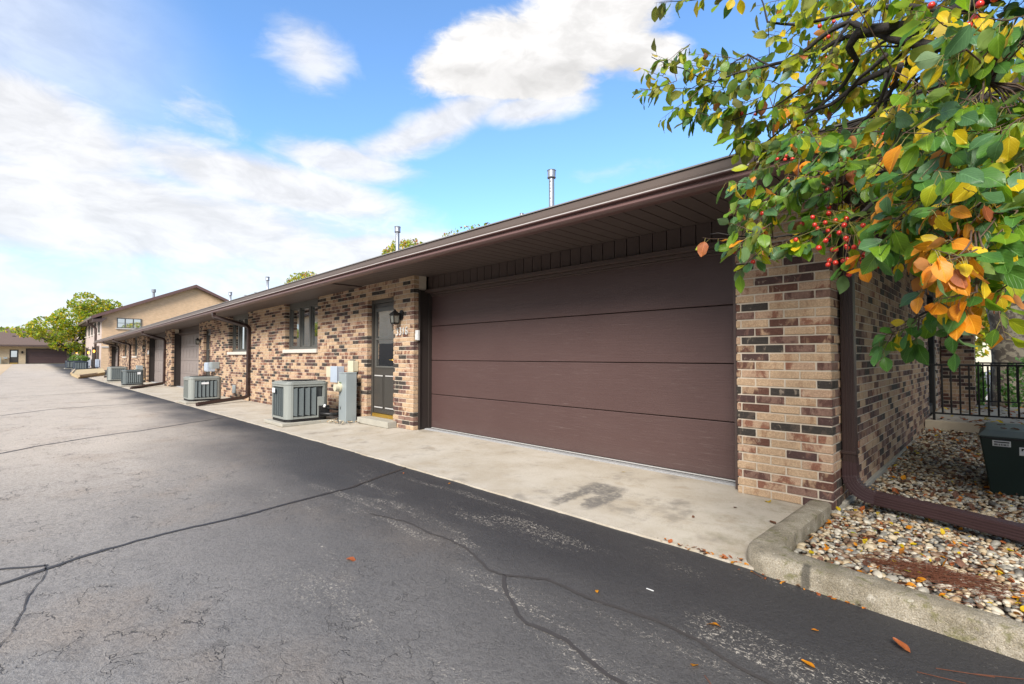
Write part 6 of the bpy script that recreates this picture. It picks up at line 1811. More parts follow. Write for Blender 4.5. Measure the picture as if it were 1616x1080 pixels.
l0 = lantern(-7.00, 1.80, 'black wall lantern above the house number beside the entry door')
copy_thing(l0, (-19.93, YB, 1.78 + gz(-20)), None, 'black wall lantern at the right edge of the second garage door')
copy_thing(l0, (-30.95, YB, 1.78 + gz(-31)), None, 'black wall lantern left of the third garage door')
copy_thing(l0, (-41.3, YB, 1.80 + gz(-41)), None, 'black wall lantern by the farthest garage door of the row')

kp_ = empty('keypad', (-6.545, YD - .1, 1.4), 'small pale grey garage keypad on the left door jamb', 'keypad')
b = MB()
b.box(-6.574, -6.50, YB + .02, YB + .06, 1.405, 1.565)
b.build('body', M['keypad'], kp_, bevel=.006)
b = MB()
b.box(-6.566, -6.508, YB + .012, YB + .0195, 1.415, 1.505)
b.build('flap', M['keypad'], kp_, bevel=.003)
kp2 = empty('keypad', (-26.15, YD - .1, 1.4 + gz(-26)), 'pale garage keypad by the third garage door', 'keypad')
b = MB()
b.box(-30.56, -30.46, YB + .02, YB + .06, 1.40 + gz(-30), 1.60 + gz(-30))
b.build('body', M['keypad'], kp2, bevel=.006)
b = MB()
b.box(-30.55, -30.47, YB + .012, YB + .0195, 1.41 + gz(-30), 1.52 + gz(-30))
b.build('flap', M['keypad'], kp2)

# pebbles scattered by the meter post
b = MB()
rs = random.Random(8)
for k in range(150):
    x_, y_ = rs.gauss(-8.45, .22), rs.gauss(3.98, .10)
    if y_ > 4.22: continue
    r_ = rs.uniform(.010, .024)
    bm = bmesh.new()
    bmesh.ops.create_icosphere(bm, subdivisions=1, radius=r_)
    i0 = len(b.v)
    b.v += [(x_ + v.co.x * 1.2, y_ + v.co.y, .006 + v.co.z * .6 + r_ * .3) for v in bm.verts]
    q = rs.choices(range(6), PW)[0]
    for f in bm.faces:
        b.f.append(tuple(i0 + v.index for v in f.verts)); b.mi.append(q)
    bm.free()
tag(b.build('stray_pebbles', PEB, None, smooth=True), 'loose pebbles scattered on the slab at the foot of the meter post', 'pebbles', kind='stuff')

# ------------------------------------------------------------------ transformer cabinet
tr = empty('transformer_box', (.55, 6.45, -.04), 'dark green utility transformer cabinet with white stickers on the pebbles', 'transformer')
ty, tx = 5.98, -.20
TZ = .462
b = MB()
zb = -.06
b.hexa([(tx + .062, ty + .075, zb), (1.25, ty + .075, zb), (1.25, ty + .72, zb), (tx + .062, ty + .72, zb),
        (tx, ty, TZ), (1.32, ty, TZ), (1.32, ty + .75, TZ), (tx, ty + .75, TZ)])
b.build('cabinet', M['green_box'], tr, bevel=.012)
b = MB()
b.hexa([(tx - .012, ty - .012, TZ + .001), (1.33, ty - .012, TZ + .001), (1.33, ty + .76, TZ + .001), (tx - .012, ty + .76, TZ + .001),
        (tx + .03, ty + .10, TZ + .045), (1.29, ty + .10, TZ + .045), (1.29, ty + .70, TZ + .055), (tx + .03, ty + .70, TZ + .055)])
b.build('lid', M['green_lid'], tr, bevel=.008)
b = MB()
b.box(tx + .01, 1.31, ty - .006, ty + .02, TZ - .020, TZ - .010)
b.build('lid_seam', M['black'], tr)
for hx in (.12, .75):
    b = MB()
    b.box(hx, hx + .09, ty + .02, ty + .06, TZ - .30, TZ - .22)
    b.build('hinge', M['green_box'], tr, bevel=.01)
def on_front(u, z):
    k = (TZ - z) / (TZ - zb)
    return ty + .075 * k - .003
def plate(name, x0, x1, z0, z1, m, lift=0.0):
    b = MB()
    b.hexa([(x0, on_front(0, z0) - lift, z0), (x1, on_front(0, z0) - lift, z0), (x1, on_front(0, z0) + .002 - lift, z0), (x0, on_front(0, z0) + .002 - lift, z0),
            (x0, on_front(0, z1) - lift, z1), (x1, on_front(0, z1) - lift, z1), (x1, on_front(0, z1) + .002 - lift, z1), (x0, on_front(0, z1) + .002 - lift, z1)])
    return b
plate('s', tx + .083, tx + .196, TZ - .082, TZ - .032, 0).build('sticker', M['label_white'], tr)
b = plate('p', tx + .092, tx + .187, TZ - .050, TZ - .040, 0, .003)
x_ = tx + .092
for ch in '586-815-8217':
    if ch == '-':
        x_ += .005
        continue
    w_, h_ = .0062, .015
    z_ = TZ - .074
    segs_ = {'8': 'abcdefg', '5': 'afgcd', '6': 'afgedc', '1': 'bc', '2': 'abged', '7': 'abc'}[ch]
    S_ = {'a': (0, h_ - .003, w_, h_), 'g': (0, h_ / 2 - .0015, w_, h_ / 2 + .0015), 'd': (0, 0, w_, .003), 'f': (0, h_ / 2, .002, h_), 'e': (0, 0, .002, h_ / 2), 'b': (w_ - .002, h_ / 2, w_, h_), 'c': (w_ - .002, 0, w_, h_ / 2)}
    for s_ in segs_:
        p0, q0, p1, q1 = S_[s_]
        b.box(x_ + p0, x_ + p1, on_front(0, z_ + q0) - .0055, on_front(0, z_ + q0) - .001, z_ + q0, z_ + q1)
    x_ += .0083
b.build('sticker_print', M['label_black'], tr)
plate('s', tx + .245, tx + .345, TZ - .145, TZ - .075, 0).build('letter_plate', M['label_white'], tr)
b = MB()
for q, (x0, x1, z0, z1) in enumerate(((.258, .332, .050, .060), (.2865, .3035, .012, .0499))):
    b.box(tx + x0, tx + x1, on_front(0, TZ - .12) - .0075, on_front(0, TZ - .12) - .0005, TZ - .145 + z0, TZ - .145 + z1)
for x0, x1, z0, z1 in ((.258, .267, .040, .0499), (.323, .332, .040, .0499), (.277, .313, .006, .0119)):
    b.box(tx + x0, tx + x1, on_front(0, TZ - .12) - .0075, on_front(0, TZ - .12) - .0005, TZ - .145 + z0, TZ - .145 + z1)
b.build('letter', M['label_black'], tr)

# ------------------------------------------------------------------ railings
def railing(y, x0, x1, z0, label, step, post0=True):
    r = empty('porch_railing', ((x0 + x1) / 2, y, z0), label, 'railing', 'black metal porch railings')
    b = MB()
    b.box(x0 - (.09 if post0 else 0), x1, y - .018, y + .018, z0 + .835, z0 + .865)
    b.build('top_rail', M['black'], r, bevel=.004)
    b = MB()
    b.box(x0, x1, y - .014, y + .014, z0 + .095, z0 + .12)
    b.build('bottom_rail', M['black'], r, bevel=.003)
    x = x0
    k = 0
    while x < x1 + .01:
        b = MB()
        if k == 0:
            b.box(x - .016, x + .016, y - .016, y + .016, z0 - .005, z0 + .834)
            b.build('post', M['black'], r)
        else:
            b.box(x - .011, x + .011, y - .011, y + .011, z0 + .1205, z0 + .834)
            b.build('baluster', M['black'], r)
        x += step
        k += 1
    return r


railing(10.02, -.835, 2.2, .172, 'near black metal railing on the front edge of the porch slab', .102)
railing(13.3, -.94, 2.6, .172, 'far black metal railing between the brick column and the shrubs', .115)
# ------------------------------------------------------------------ far buildings
# townhouse with gabled tan brick end
TX, TY0, TYP, TZE, TZP = -64.0, 5.32, 13.3, 5.25, 8.85
tg = gz(TX) - .25
th = empty('townhouse', (-80, 13, tg), 'tall two storey townhouse with tan brick gable and pale siding front', 'house')
b = MB()
b.poly([(TX, TY0, tg), (TX, 2 * TYP - TY0, tg), (TX, 2 * TYP - TY0, TZE), (TX, TYP, TZP), (TX, TY0, TZE)])
b.poly([(TX - 34, TY0, tg), (TX - 34, 2 * TYP - TY0, tg), (TX - 34, 2 * TYP - TY0, TZE), (TX - 34, TYP, TZP), (TX - 34, TY0, TZE)])
b.quad((TX, 2 * TYP - TY0, tg), (TX - 34, 2 * TYP - TY0, tg), (TX - 34, 2 * TYP - TY0, TZE), (TX, 2 * TYP - TY0, TZE))
b.build('gable_wall', M['far_brick'], th)
b = MB()
b.quad((TX, TY0, tg), (TX, TY0, TZE), (TX - 34, TY0, TZE), (TX - 34, TY0, tg))
b.build('front_siding', M['pale_siding'], th)
b = MB()
b.box(TX - .003, TX + .06, TY0 + .004, TYP + 4, 2.0, 2.14)
b.build('string_course', M['sill'], th)
rk = MB()
ov = .75
s_ = (TZP - TZE) / (TYP - TY0)
for sgn in (1, -1):
    ye = TYP - sgn * (TYP - TY0 + ov)
    ze = TZE - s_ * ov
    for xa, xb in ((TX + .45, TX - 34.4),):
        rk.hexa([(xb, ye, ze + .05), (xa, ye, ze + .05), (xa, TYP, TZP + .05), (xb, TYP, TZP + .05), (xb, ye, ze + .22), (xa, ye, ze + .22), (xa, TYP, TZP + .22), (xb, TYP, TZP + .22)])
rk.build('roof', M['shingle'], th)
b = MB()
for sgn in (1, -1):
    ye = TYP - sgn * (TYP - TY0 + ov + .02)
    ze = TZE - s_ * ov
    b.hexa([(TX + .46, ye, ze - .05), (TX + .50, ye, ze - .05), (TX + .50, TYP, TZP - .05), (TX + .46, TYP, TZP - .05), (TX + .46, ye, ze + .26), (TX + .50, ye, ze + .26), (TX + .50, TYP, TZP + .26), (TX + .46, TYP, TZP + .26)])
b.build('rake_board', M['gutter'], th)
b = MB()
ze = TZE - s_ * ov
b.box(TX - 34.3, TX + .455, TY0 - ov - .12, TY0 - ov - .005, ze - .02, ze + .20)
b.build('gutter', M['fascia'], th)
b = MB()
b.box(TX - 34.2, TX + .44, TY0 - ov, TY0 - .004, ze - .06, ze - .02)
b.hexa([(TX + .002, TY0 - ov, ze - .35), (TX + .44, TY0 - ov, ze - .35), (TX + .44, TY0 - .0, ze - .35), (TX + .002, TY0, ze - .35), (TX + .002, TY0 - ov, ze - .061), (TX + .44, TY0 - ov, ze - .061), (TX + .44, TY0 + .4, ze + .1), (TX + .002, TY0 + .4, ze + .1)])
b.build('soffit', M['trim'], th)


def flat_window(par, axis, c, u0, u1, z0, z1, n, fm='bronze2'):
    """window of n panes in a wall on x=c ('x') or y=c ('y'), seen from the +x or -y side"""
    def bx(b, a0, a1, d0, d1, q0, q1):
        if axis == 'x': b.box(c + d0, c + d1, a0, a1, q0, q1)
        else: b.box(a0, a1, c - d1, c - d0, q0, q1)
    w = empty('window', (c, (u0 + u1) / 2, z0) if axis == 'x' else ((u0 + u1) / 2, c, z0), parent=par)
    t = .08
    b = MB()
    bx(b, u0, u0 + t, -.02, .07, z0, z1)
    bx(b, u1 - t, u1, -.02, .07, z0, z1)
    bx(b, u0 + t, u1 - t, -.02, .07, z0, z0 + t)
    bx(b, u0 + t, u1 - t, -.02, .07, z1 - t, z1)
    for q in range(1, n):
        m_ = u0 + (u1 - u0) * q / n
        bx(b, m_ - t * .6, m_ + t * .6, -.02, .06, z0 + t, z1 - t)
    b.build('frame', M[fm], w)
    for q in range(n):
        a0 = u0 + (u1 - u0) * q / n + t * (.62 if q else 1.01)
        a1 = u0 + (u1 - u0) * (q + 1) / n - t * (.62 if q < n - 1 else 1.01)
        b = MB()
        bx(b, a0, a1, .003, .012, z0 + t, z1 - t)
        b.build('pane', M['glass'], w)
        b = MB()
        bx(b, a0, a1, .013, .03, (z0 + z1) / 2 - .02, (z0 + z1) / 2 + .02)
        b.build('meeting_rail', M[fm], w)
    b = MB()
    bx(b, u0 - .1, u1 + .1, -.02, .12, z0 - .12, z0 - .004)
    b.build('sill', M['sill'], w)


flat_window(th, 'x', TX, 6.50, 8.52, 4.02, 5.05, 3)
for xw in (-66.2, -70.4, -73.8, -77.4, -82, -87, -92): flat_window(th, 'y', TY0, xw - .55, xw + .55, 3.55, 4.75, 1)
for xd, w_ in ((-66.6, 1.3), (-71.3, 2.4), (-79.5, 2.6), (-85, 1.4), (-91, 2.4)):
    b = MB()
    b.box(xd - w_ / 2, xd + w_ / 2, TY0 - .05, TY0 - .004, tg + .05, tg + 2.6)
    b.build('door', M['trim_dark'], th)
    MB().box(xd - w_ / 2 - .12, xd - w_ / 2 - .002, TY0 - .08, TY0 - .003, tg + .05, tg + 2.7).build('jamb', M['trim'], th)
    MB().box(xd + w_ / 2 + .002, xd + w_ / 2 + .12, TY0 - .08, TY0 - .003, tg + .05, tg + 2.7).build('jamb', M['trim'], th)
for xd in (-68.6, -83.5):
    b = MB()
    b.tube(round_corner([(xd + .3, TY0 - ov - .06, ze - .0), (xd + .3, TY0 - ov - .06, ze - .25), (xd, TY0 - .1, ze - .75), (xd, TY0 - .1, tg)], .25), .12, 8)
    b.build('downspout', M['trim'], th, smooth=True)
for q, (xl, zl, lb) in enumerate(((-68.0, 1.62, 'lit orange lamp nearest on the townhouse front'), (-74.6, 1.5, 'lit lamp between the townhouse doors'), (-93.4, 1.6, 'farthest lit orange lamp on the townhouse front'))):
    lm = empty('porch_lamp', (xl, TY0, zl), lb, 'porch lamp', 'lit lamps on the townhouse front')
    b = MB()
    b.box(xl - .12, xl + .12, TY0 - .12, TY0 - .06, zl - .3, zl + .42)
    b.box(xl - .2, xl + .2, TY0 - .36, TY0 - .06, zl + .30, zl + .42)
    b.build('bracket', M['black'], lm)
    b = MB()
    b.lathe(xl, TY0 - .25, [(.04, zl - .10), (.085, zl - .05), (.09, zl + .08), (.07, zl + .16)], 10)
    b.build('globe', M['bulb_orange'], lm, smooth=True)
b = MB()
b.lathe(TX - 1.2, TYP - 3.6, [(.11, 7.2), (.11, 8.05), (.2, 8.06), (.2, 8.4)], 10)
b.build('roof_vent', M['galv'], th, autos=40)
# small blue meters at the foot of the townhouse front
for xm, lb in ((-64.9, 'pale blue meter cabinet at the corner of the townhouse'), (-74.0, 'blue meter cabinet between the townhouse doors')):
    mc = empty('meter_cabinet', (xm, TY0 - .2, tg), lb, 'meter cabinet', 'meter cabinets on the townhouse')
    MB().box(xm - .3, xm + .3, TY0 - .35, TY0 - .06, tg + .5, tg + 1.3).build('case', M['blue_box'], mc, bevel=.02)
    MB().box(xm - .1, xm + .1, TY0 - .30, TY0 - .12, tg, tg + .499).build('leg', M['blue_box'], mc)

# far garages facing along the drive
FX = -105.0
fg = empty('far_garages', (FX - 6, 0, 0), 'low tan brick garages with brown shingle roof closing the far end of the drive', 'building')
b = MB()
wall_z = 2.75
cuts = [(-1.80, -.86, 2.12), (-.02, 5.0, 2.2), (-9.6, -4.6, 2.2)]
ys = sorted([-16, 14] + [c[0] for c in cuts] + [c[1] for c in cuts])
for y0, y1 in zip(ys, ys[1:]):
    mid = (y0 + y1) / 2
    top = next((c[2] for c in cuts if c[0] < mid < c[1]), None)
    z0 = -.03 if top is None else top
    b.box(FX - .3, FX, y0, y1, z0, wall_z)
b.build('wall', M['far_brick2'], fg)
b = MB()
b.box(FX - 12, FX - .35, -16, 14, -.03, wall_z)
b.build('inner_block', M['trim_dark'], fg)
b = MB()
b.hexa([(FX - 8, -16.6, 5.55), (FX + .9, -16.6, wall_z - .1), (FX + .9, 14.6, wall_z - .1), (FX - 8, 14.6, 5.55), (FX - 8, -16.6, 5.7), (FX + .9, -16.6, wall_z + .1), (FX + .9, 14.6, wall_z + .1), (FX - 8, 14.6, 5.7)])
b.hexa([(FX - 17, -16.6, wall_z), (FX - 8.01, -16.6, 5.55), (FX - 8.01, 14.6, 5.55), (FX - 17, 14.6, wall_z), (FX - 17, -16.6, wall_z + .1), (FX - 8.01, -16.6, 5.7), (FX - 8.01, 14.6, 5.7), (FX - 17, 14.6, wall_z + .1)])
b.build('roof', M['shingle'], fg)
b = MB()
b.box(FX + .905, FX + 1.05, -16.6, 14.6, wall_z - .18, wall_z + .06)
b.build('gutter', M['trim'], fg)
for y0, y1, z1 in cuts[1:]:
    g_ = empty('garage_door', (FX - .2, (y0 + y1) / 2, 0), parent=fg)
    for q in range(4):
        h_ = z1 / 4
        MB().box(FX - .2, FX - .14, y0 + .05, y1 - .05, q * h_ + .006, (q + 1) * h_ - .006).build('door_panel', M['door'], g_, bevel=.01)
    b = MB()
    b.box(FX - .13, FX + .03, y0 - .06, y0 + .048, -.03, z1 + .1)
    b.box(FX - .13, FX + .03, y1 - .048, y1 + .06, -.03, z1 + .1)
    b.box(FX - .13, FX + .03, y0 + .05, y1 - .05, z1 - .02, z1 + .1)
    b.build('door_frame', M['trim_dark'], g_)
y0, y1, z1 = cuts[0]
d_ = empty('entry_door', (FX - .1, (y0 + y1) / 2, 0), parent=fg)
MB().box(FX - .12, FX - .06, y0 + .06, y1 - .06, .14, z1 - .05).build('door_leaf', M['bronze'], d_)
MB().box(FX - .055, FX - .05, y0 + .16, y1 - .16, 1.0, z1 - .2).build('pane', M['glass'], d_)
MB().box(FX - .12, FX + .02, y0 + .001, y0 + .058, 0, z1).build('jamb', M['trim_dark'], d_)
MB().box(FX - .12, FX + .02, y1 - .058, y1 - .001, 0, z1).build('jamb', M['trim_dark'], d_)
MB().box(FX - .1, FX + .04, y0 + .06, y1 - .06, 0, .135).build('sill_plate', M['brass'], d_)
MB().box(FX - 3.4, FX - 3.1, -1.6, -1.3, 3.9, 4.3).build('roof_vent', M['trim'], fg)
lf = empty('wall_lantern', (FX, -.45, 1.6), 'tiny dark lantern beside the far garage door', 'wall lantern')
MB().box(FX + .005, FX + .1, -.55, -.35, 1.62, 1.72).build('back_plate', M['black'], lf)
b = MB()
b.lathe(FX + .18, -.45, [(.08, 1.5), (.13, 1.7), (.14, 1.75), (.02, 1.9)], 8)
b.build('cage', M['black'], lf)
pm = empty('meter_pedestal', (FX + .4, -2.9, 0), 'tiny pale meter post left of the far door', 'meter post')
MB().box(FX + .25, FX + .5, -3.1, -2.65, 0, .95).build('post', M['grey_steel'], pm, bevel=.02)
MB().box(FX + .05, FX + .35, -2.4, -2.0, .72, .98).build('meter', M['grey_steel'], pm, bevel=.02)

# the house across the drive (seen in the window glass)
ob = empty('opposite_house', (-9, -9, 0), 'two storey tan brick townhouse across the drive', 'house')
OY = -11.5
b = MB()
b.box(-60, 14, OY - 8, OY, -.05, 5.2)
b.build('wall', M['opp_wall'], ob)
b = MB()
b.box(-61, 15, OY - 8.6, OY + .7, 5.2, 5.42)
b.build('roof', M['shingle'], ob)
for xc_ in (-56, -46, -36, -26, -16, -6, 4):
    MB().box(xc_ - 2.4, xc_ + 2.4, OY + .004, OY + .06, .0, 2.15).build('garage_door', M['opp_door'], ob)
    for xo in (-2.9, 2.0):
        b = MB()
        b.box(xc_ + xo, xc_ + xo + 1.3, OY + .004, OY + .05, 3.1, 4.5)
        b.build('window', M['glass'], ob)

# house across the street behind the end wall
hb = empty('street_house', (0, 62, bgz(60)), 'pale beige house across the street glimpsed past the brick column', 'house')
zb_ = bgz(60)
MB().box(-14, 14, 60, 70, zb_, zb_ + 6).build('wall', M['beige_siding'], hb)
b = MB()
b.hexa([(-15, 59, zb_ + 6.01), (15, 59, zb_ + 6.01), (15, 71, zb_ + 6.01), (-15, 71, zb_ + 6.01), (-15, 65, zb_ + 9), (15, 65, zb_ + 9), (15, 65.1, zb_ + 9), (-15, 65.1, zb_ + 9)])
b.build('roof', M['shingle'], hb)
for xw in (-6, -3.0, 1.2, 5): flat_window(hb, 'y', 60, xw - .9, xw + .9, zb_ + .9, zb_ + 2.7, 2, 'blue_paint')

# ------------------------------------------------------------------ car in the street
car = empty('parked_car', (-.1, 44.5, bgz(44.5)), 'silver car parked on the street seen through the porch railing', 'car')
M['car'] = simple('silver_car_paint', (.36, .38, .42), .22, metal=.6, var=.04)
cz = bgz(44.5)
side_p = [(-2.3, .35), (-2.32, .75), (-2.15, .93), (-1.25, 1.0), (-.55, 1.43), (.75, 1.45), (1.5, 1.02), (2.2, .93), (2.3, .7), (2.3, .35)]
def car_loft(P, y0, y1, name, m):
    b = MB()
    n = len(P)
    secs = []
    for t, k in ((0, .94), (.12, 1.0), (.88, 1.0), (1, .94)):
        i = len(b.v)
        b.v += [(-.1 + x_ * k, 44.5 + y0 + (y1 - y0) * t + (0 if z_ < .95 else (.13 if t < .5 else -.13) * (z_ - .95) / .5), cz + z_) for x_, z_ in P]
        secs.append(i)
    for a_, c_ in zip(secs, secs[1:]):
        for q in range(n): b.f.append((a_ + q, a_ + (q + 1) % n, c_ + (q + 1) % n, c_ + q)); b.mi.append(0)
    b.f.append(tuple(secs[0] + q for q in range(n))); b.f.append(tuple(secs[-1] + q for q in reversed(range(n)))); b.mi += [0, 0]
    return b.build(name, m, car, bevel=.03)
car_loft(side_p, -.88, .88, 'body', M['car'])
b = MB()
for xa, xb, ta, tb in ((-1.05, -.02, -.52, -.02), (.05, 1.28, .05, .72)):
    b.quad((-.1 + xa, 44.5 - .89, cz + 1.0), (-.1 + xb, 44.5 - .89, cz + 1.0), (-.1 + tb, 44.5 - .79, cz + 1.38), (-.1 + ta, 44.5 - .79, cz + 1.38))
b.build('side_windows', M['glass'], car)
for xw in (-1.4, 1.42):
    wh = MB()
    wh.tube([(-.1 + xw, 44.5 - .90, cz + .33), (-.1 + xw, 44.5 - .68, cz + .33)], .33, 20)
    wo = wh.build('wheel', M['rubber'], car, autos=40)
    MB().tube([(-.1 + xw, 44.5 - .912, cz + .33), (-.1 + xw, 44.5 - .88, cz + .33)], .21, 16).build('rim', M['galv'], wo, autos=40)
MB().box(-2.36, -2.1, 44.5 - .86, 44.5 - .5, cz + .68, cz + .82).build('headlight', M['lamp_glass'], car, bevel=.02)


# ------------------------------------------------------------------ vegetation
def leaf_shape(kind, L_=1.0):
    """one leaf along +Y, hanging face +Z: folded on the midrib and curled; returns verts, faces, uvs"""
    rs_ = random.Random(kind * 7 + 1)
    wid = rs_.uniform(.27, .34)
    fold = rs_.uniform(.10, .42)
    curl = rs_.uniform(-.55, .75)
    tw = rs_.uniform(-.35, .35)
    prof = [0, .15, .34, .55, .76, .92, 1.0]
    ww = [.012, .60, .96, 1.0, .74, .30, .012]
    V, UV = [], []
    for t, w_ in zip(prof, ww):
        a_ = curl * t
        y = math.sin(a_) / curl * 1.0 if abs(curl) > .01 else t
        z = -(1 - math.cos(a_)) / curl if abs(curl) > .01 else 0
        tilt = tw * t
        for s in (-1, -.5, 0, .5, 1):
            x = s * wid * w_ * (1 + rs_.gauss(0, .05))
            zz = abs(s) * wid * w_ * fold + .030 * math.sin(9 * t + s * 4 + kind) + rs_.gauss(0, .010)
            V.append(Vector((x * math.cos(tilt) - zz * math.sin(tilt), y, z + x * math.sin(tilt) + zz * math.cos(tilt))) * L_)
            UV.append((.5 + .5 * s * max(.05, w_), t))
    F = []
    for k in range(6):
        for q in range(4):
            i = k * 5 + q
            F.append((i, i + 1, i + 6, i + 5))
    return V, F, UV


SHAPES = [leaf_shape(k) for k in range(12)]
# the same leaves with fewer facets, for the part of the crown above and beside the picture
COARSE = []
for V_, F_, UV_ in SHAPES:
    keep = [5 * t_ + s_ for t_ in (0, 2, 4, 6) for s_ in (0, 2, 4)]
    COARSE.append(([V_[q] for q in keep], [(3 * t_ + s_, 3 * t_ + s_ + 1, 3 * t_ + s_ + 4, 3 * t_ + s_ + 3) for t_ in range(3) for s_ in range(2)], [UV_[q] for q in keep]))
leaf_mesh_cache = {}


def leaf_mesh(k, m_):
    if (k, m_) not in leaf_mesh_cache:
        V, F, UV = SHAPES[k]
        me = bpy.data.meshes.new('leaf')
        me.from_pydata([tuple(v) for v in V], [], F)
        ul = me.uv_layers.new(name='UVMap')
        ul.data.foreach_set('uv', [c for f in F for i in f for c in UV[i]])
        me.polygons.foreach_set('use_smooth', [True] * len(F))
        me.materials.append(LEAF[m_])
        leaf_mesh_cache[(k, m_)] = me
    return leaf_mesh_cache[(k, m_)]


crab = empty('crabapple_tree', (.95, 3.35, -.02), 'overhanging crabapple tree with green, yellow and orange leaves and red fruit', 'tree')
rs = random.Random(21)


def wiggle(P, n=4, amp=.012):
    """denser, slightly crooked polyline with radii"""
    o_ = []
    for (x0, y0, z0, r0), (x1, y1, z1, r1) in zip(P, P[1:]):
        for k in range(n):
            t = k / n
            p = Vector((x0, y0, z0)).lerp(Vector((x1, y1, z1)), t)
            d = Vector((noise.noise(p * 6), noise.noise(p * 6 + Vector((9, 0, 0))), noise.noise(p * 6 + Vector((0, 9, 0))))) * amp
            o_.append((p + d, r0 + (r1 - r0) * t))
    o_.append((Vector(P[-1][:3]), P[-1][3]))
    return o_


b = MB()
trunk = [(.95, 3.35, -.08, .105), (.93, 3.33, .25, .088), (.86, 3.36, .8, .08), (.80, 3.42, 1.35, .078), (.70, 3.46, 1.75, .072)]
w_ = wiggle(trunk, 3, .02)
b.tube([p for p, r in w_], [r for p, r in w_], 12)
b.build('trunk', M['bark'], crab, smooth=True)
fork = (.70, 3.46, 1.75)
hub = {0: [fork + (.062,), (.55, 3.62, 2.4, .052)], 1: [fork + (.06,), (.50, 3.52, 2.2, .05)], 5: [fork + (.05,), (.40, 3.05, 2.05, .036)], 6: [fork + (.045,), (.5, 2.7, 1.85, .03)],
       7: [fork + (.04,), (.55, 2.6, 1.6, .025)], 8: [fork + (.05,), (.6, 2.9, 2.3, .03)], 11: [fork + (.05,), (.45, 3.5, 2.7, .03)]}
for i, L_ in enumerate(LIMBS):
    P = hub.get(i, []) + [tuple(p) for p in L_]
    w_ = wiggle(P, 4, .016)
    b = MB()
    b.tube([p for p, r in w_], [r for p, r in w_], 9 if P[0][3] > .015 else 6)
    b.build('branch', M['bark'], crab, smooth=True)
# twigs, leaves
leaves = []
twb = MB()
limb_pts = [Vector(p[:3]) for L_ in LIMBS for p in L_]
for S_ in SPRAYS:
    a_, c_ = Vector(S_[:3]), Vector(S_[3:6])
    n, pal, size = S_[6], S_[7], S_[8]
    sag = .03 * (c_ - a_).length
    P = []
    for k in range(7):
        t = k / 6
        p = a_.lerp(c_, t)
        p.z -= sag * 4 * t * (1 - t) * .4
        p += Vector((noise.noise(p * 11), noise.noise(p * 11 + Vector((5, 0, 0))), noise.noise(p * 11 + Vector((0, 5, 0))))) * .012
        P.append(p)
    near_ = min(limb_pts, key=lambda q: (q - a_).length)
    root_ = [near_, near_.lerp(a_, .5) + Vector((0, 0, .015))] if .02 < (near_ - a_).length < .45 else []
    pts_ = root_ + P
    twb.tube(pts_, [.0026 - .0018 * k / (len(pts_) - 1) for k in range(len(pts_))], 5, caps=False)
    ax = (c_ - a_).normalized()
    for k in range(n):
        t = min(1, max(0, (k + rs.uniform(.1, .9)) / n))
        p = P[min(6, int(t * 6))].lerp(P[min(6, int(t * 6) + 1)], t * 6 - int(t * 6))
        # the leaf hangs out and down from the twig on a short stalk
        sd_ = Vector((rs.gauss(0, 1), rs.gauss(0, 1), rs.gauss(-.1, .5)))
        sd_ = (sd_ - ax * sd_.dot(ax)).normalized()
        dirn = (sd_ * .8 + ax * rs.uniform(.0, .7) + Vector((0, 0, -1)) * rs.uniform(.3, 1.25)).normalized()
        st = p + dirn * rs.uniform(.012, .030)
        # upper face turned mostly towards the light and the open side
        nrm = Vector((rs.gauss(-.35, .55), rs.gauss(-.55, .55), rs.gauss(.55, .45)))
        nrm = (nrm - dirn * nrm.dot(dirn)).normalized()
        m_ = rs.choices([q for q, w in PAL[pal]], [w for q, w in PAL[pal]])[0]
        ln = rs.uniform(.058, .094) * size * (.86 if m_ in (5, 7, 8) else 1)
        leaves.append((st, dirn, nrm, ln, rs.randrange(12), m_))
        twb.tube([p, p.lerp(st, .6) + Vector((0, 0, .003)), st + dirn * .004], .0009, 4, m=1, caps=False)
# unseen rest of the crown, up right, filled out to shade wall and gravel
for cx_, cy_, cz_, rx_, ry_, rz_, n in ((1.35, 3.0, 3.9, 1.2, 1.5, 1.0, 7000), (.75, 2.9, 3.6, .6, 1.2, .8, 2600), (1.65, 2.7, 2.7, .95, 1.1, .85, 5000), (1.0, 4.4, 3.2, .8, 1.0, .9, 2600), (2.3, 4.0, 3.2, 1.0, 1.6, 1.2, 1800), (1.5, 6.0, 3.5, 1.0, 1.5, 1.1, 4200)):
    for k in range(n):
        while 1:
            d = Vector((rs.uniform(-1, 1), rs.uniform(-1, 1), rs.uniform(-1, 1)))
            if .25 < d.length < 1: break
        st = Vector((cx_ + d.x * rx_, cy_ + d.y * ry_, cz_ + d.z * rz_))
        if st.x < .03 * st.y + .16: continue
        dirn = Vector((rs.gauss(0, .6), rs.gauss(0, .6), rs.uniform(-1, .1))).normalized()
        nrm = Vector((rs.gauss(0, .6), rs.gauss(-.4, .6), rs.gauss(.6, .4)))
        nrm = (nrm - dirn * nrm.dot(dirn)).normalized()
        leaves.append((st, dirn, nrm, rs.uniform(.07, .10), 100 + rs.randrange(12), rs.choices((0, 1, 2, 3, 5, 6), (24, 20, 26, 16, 10, 4))[0]))
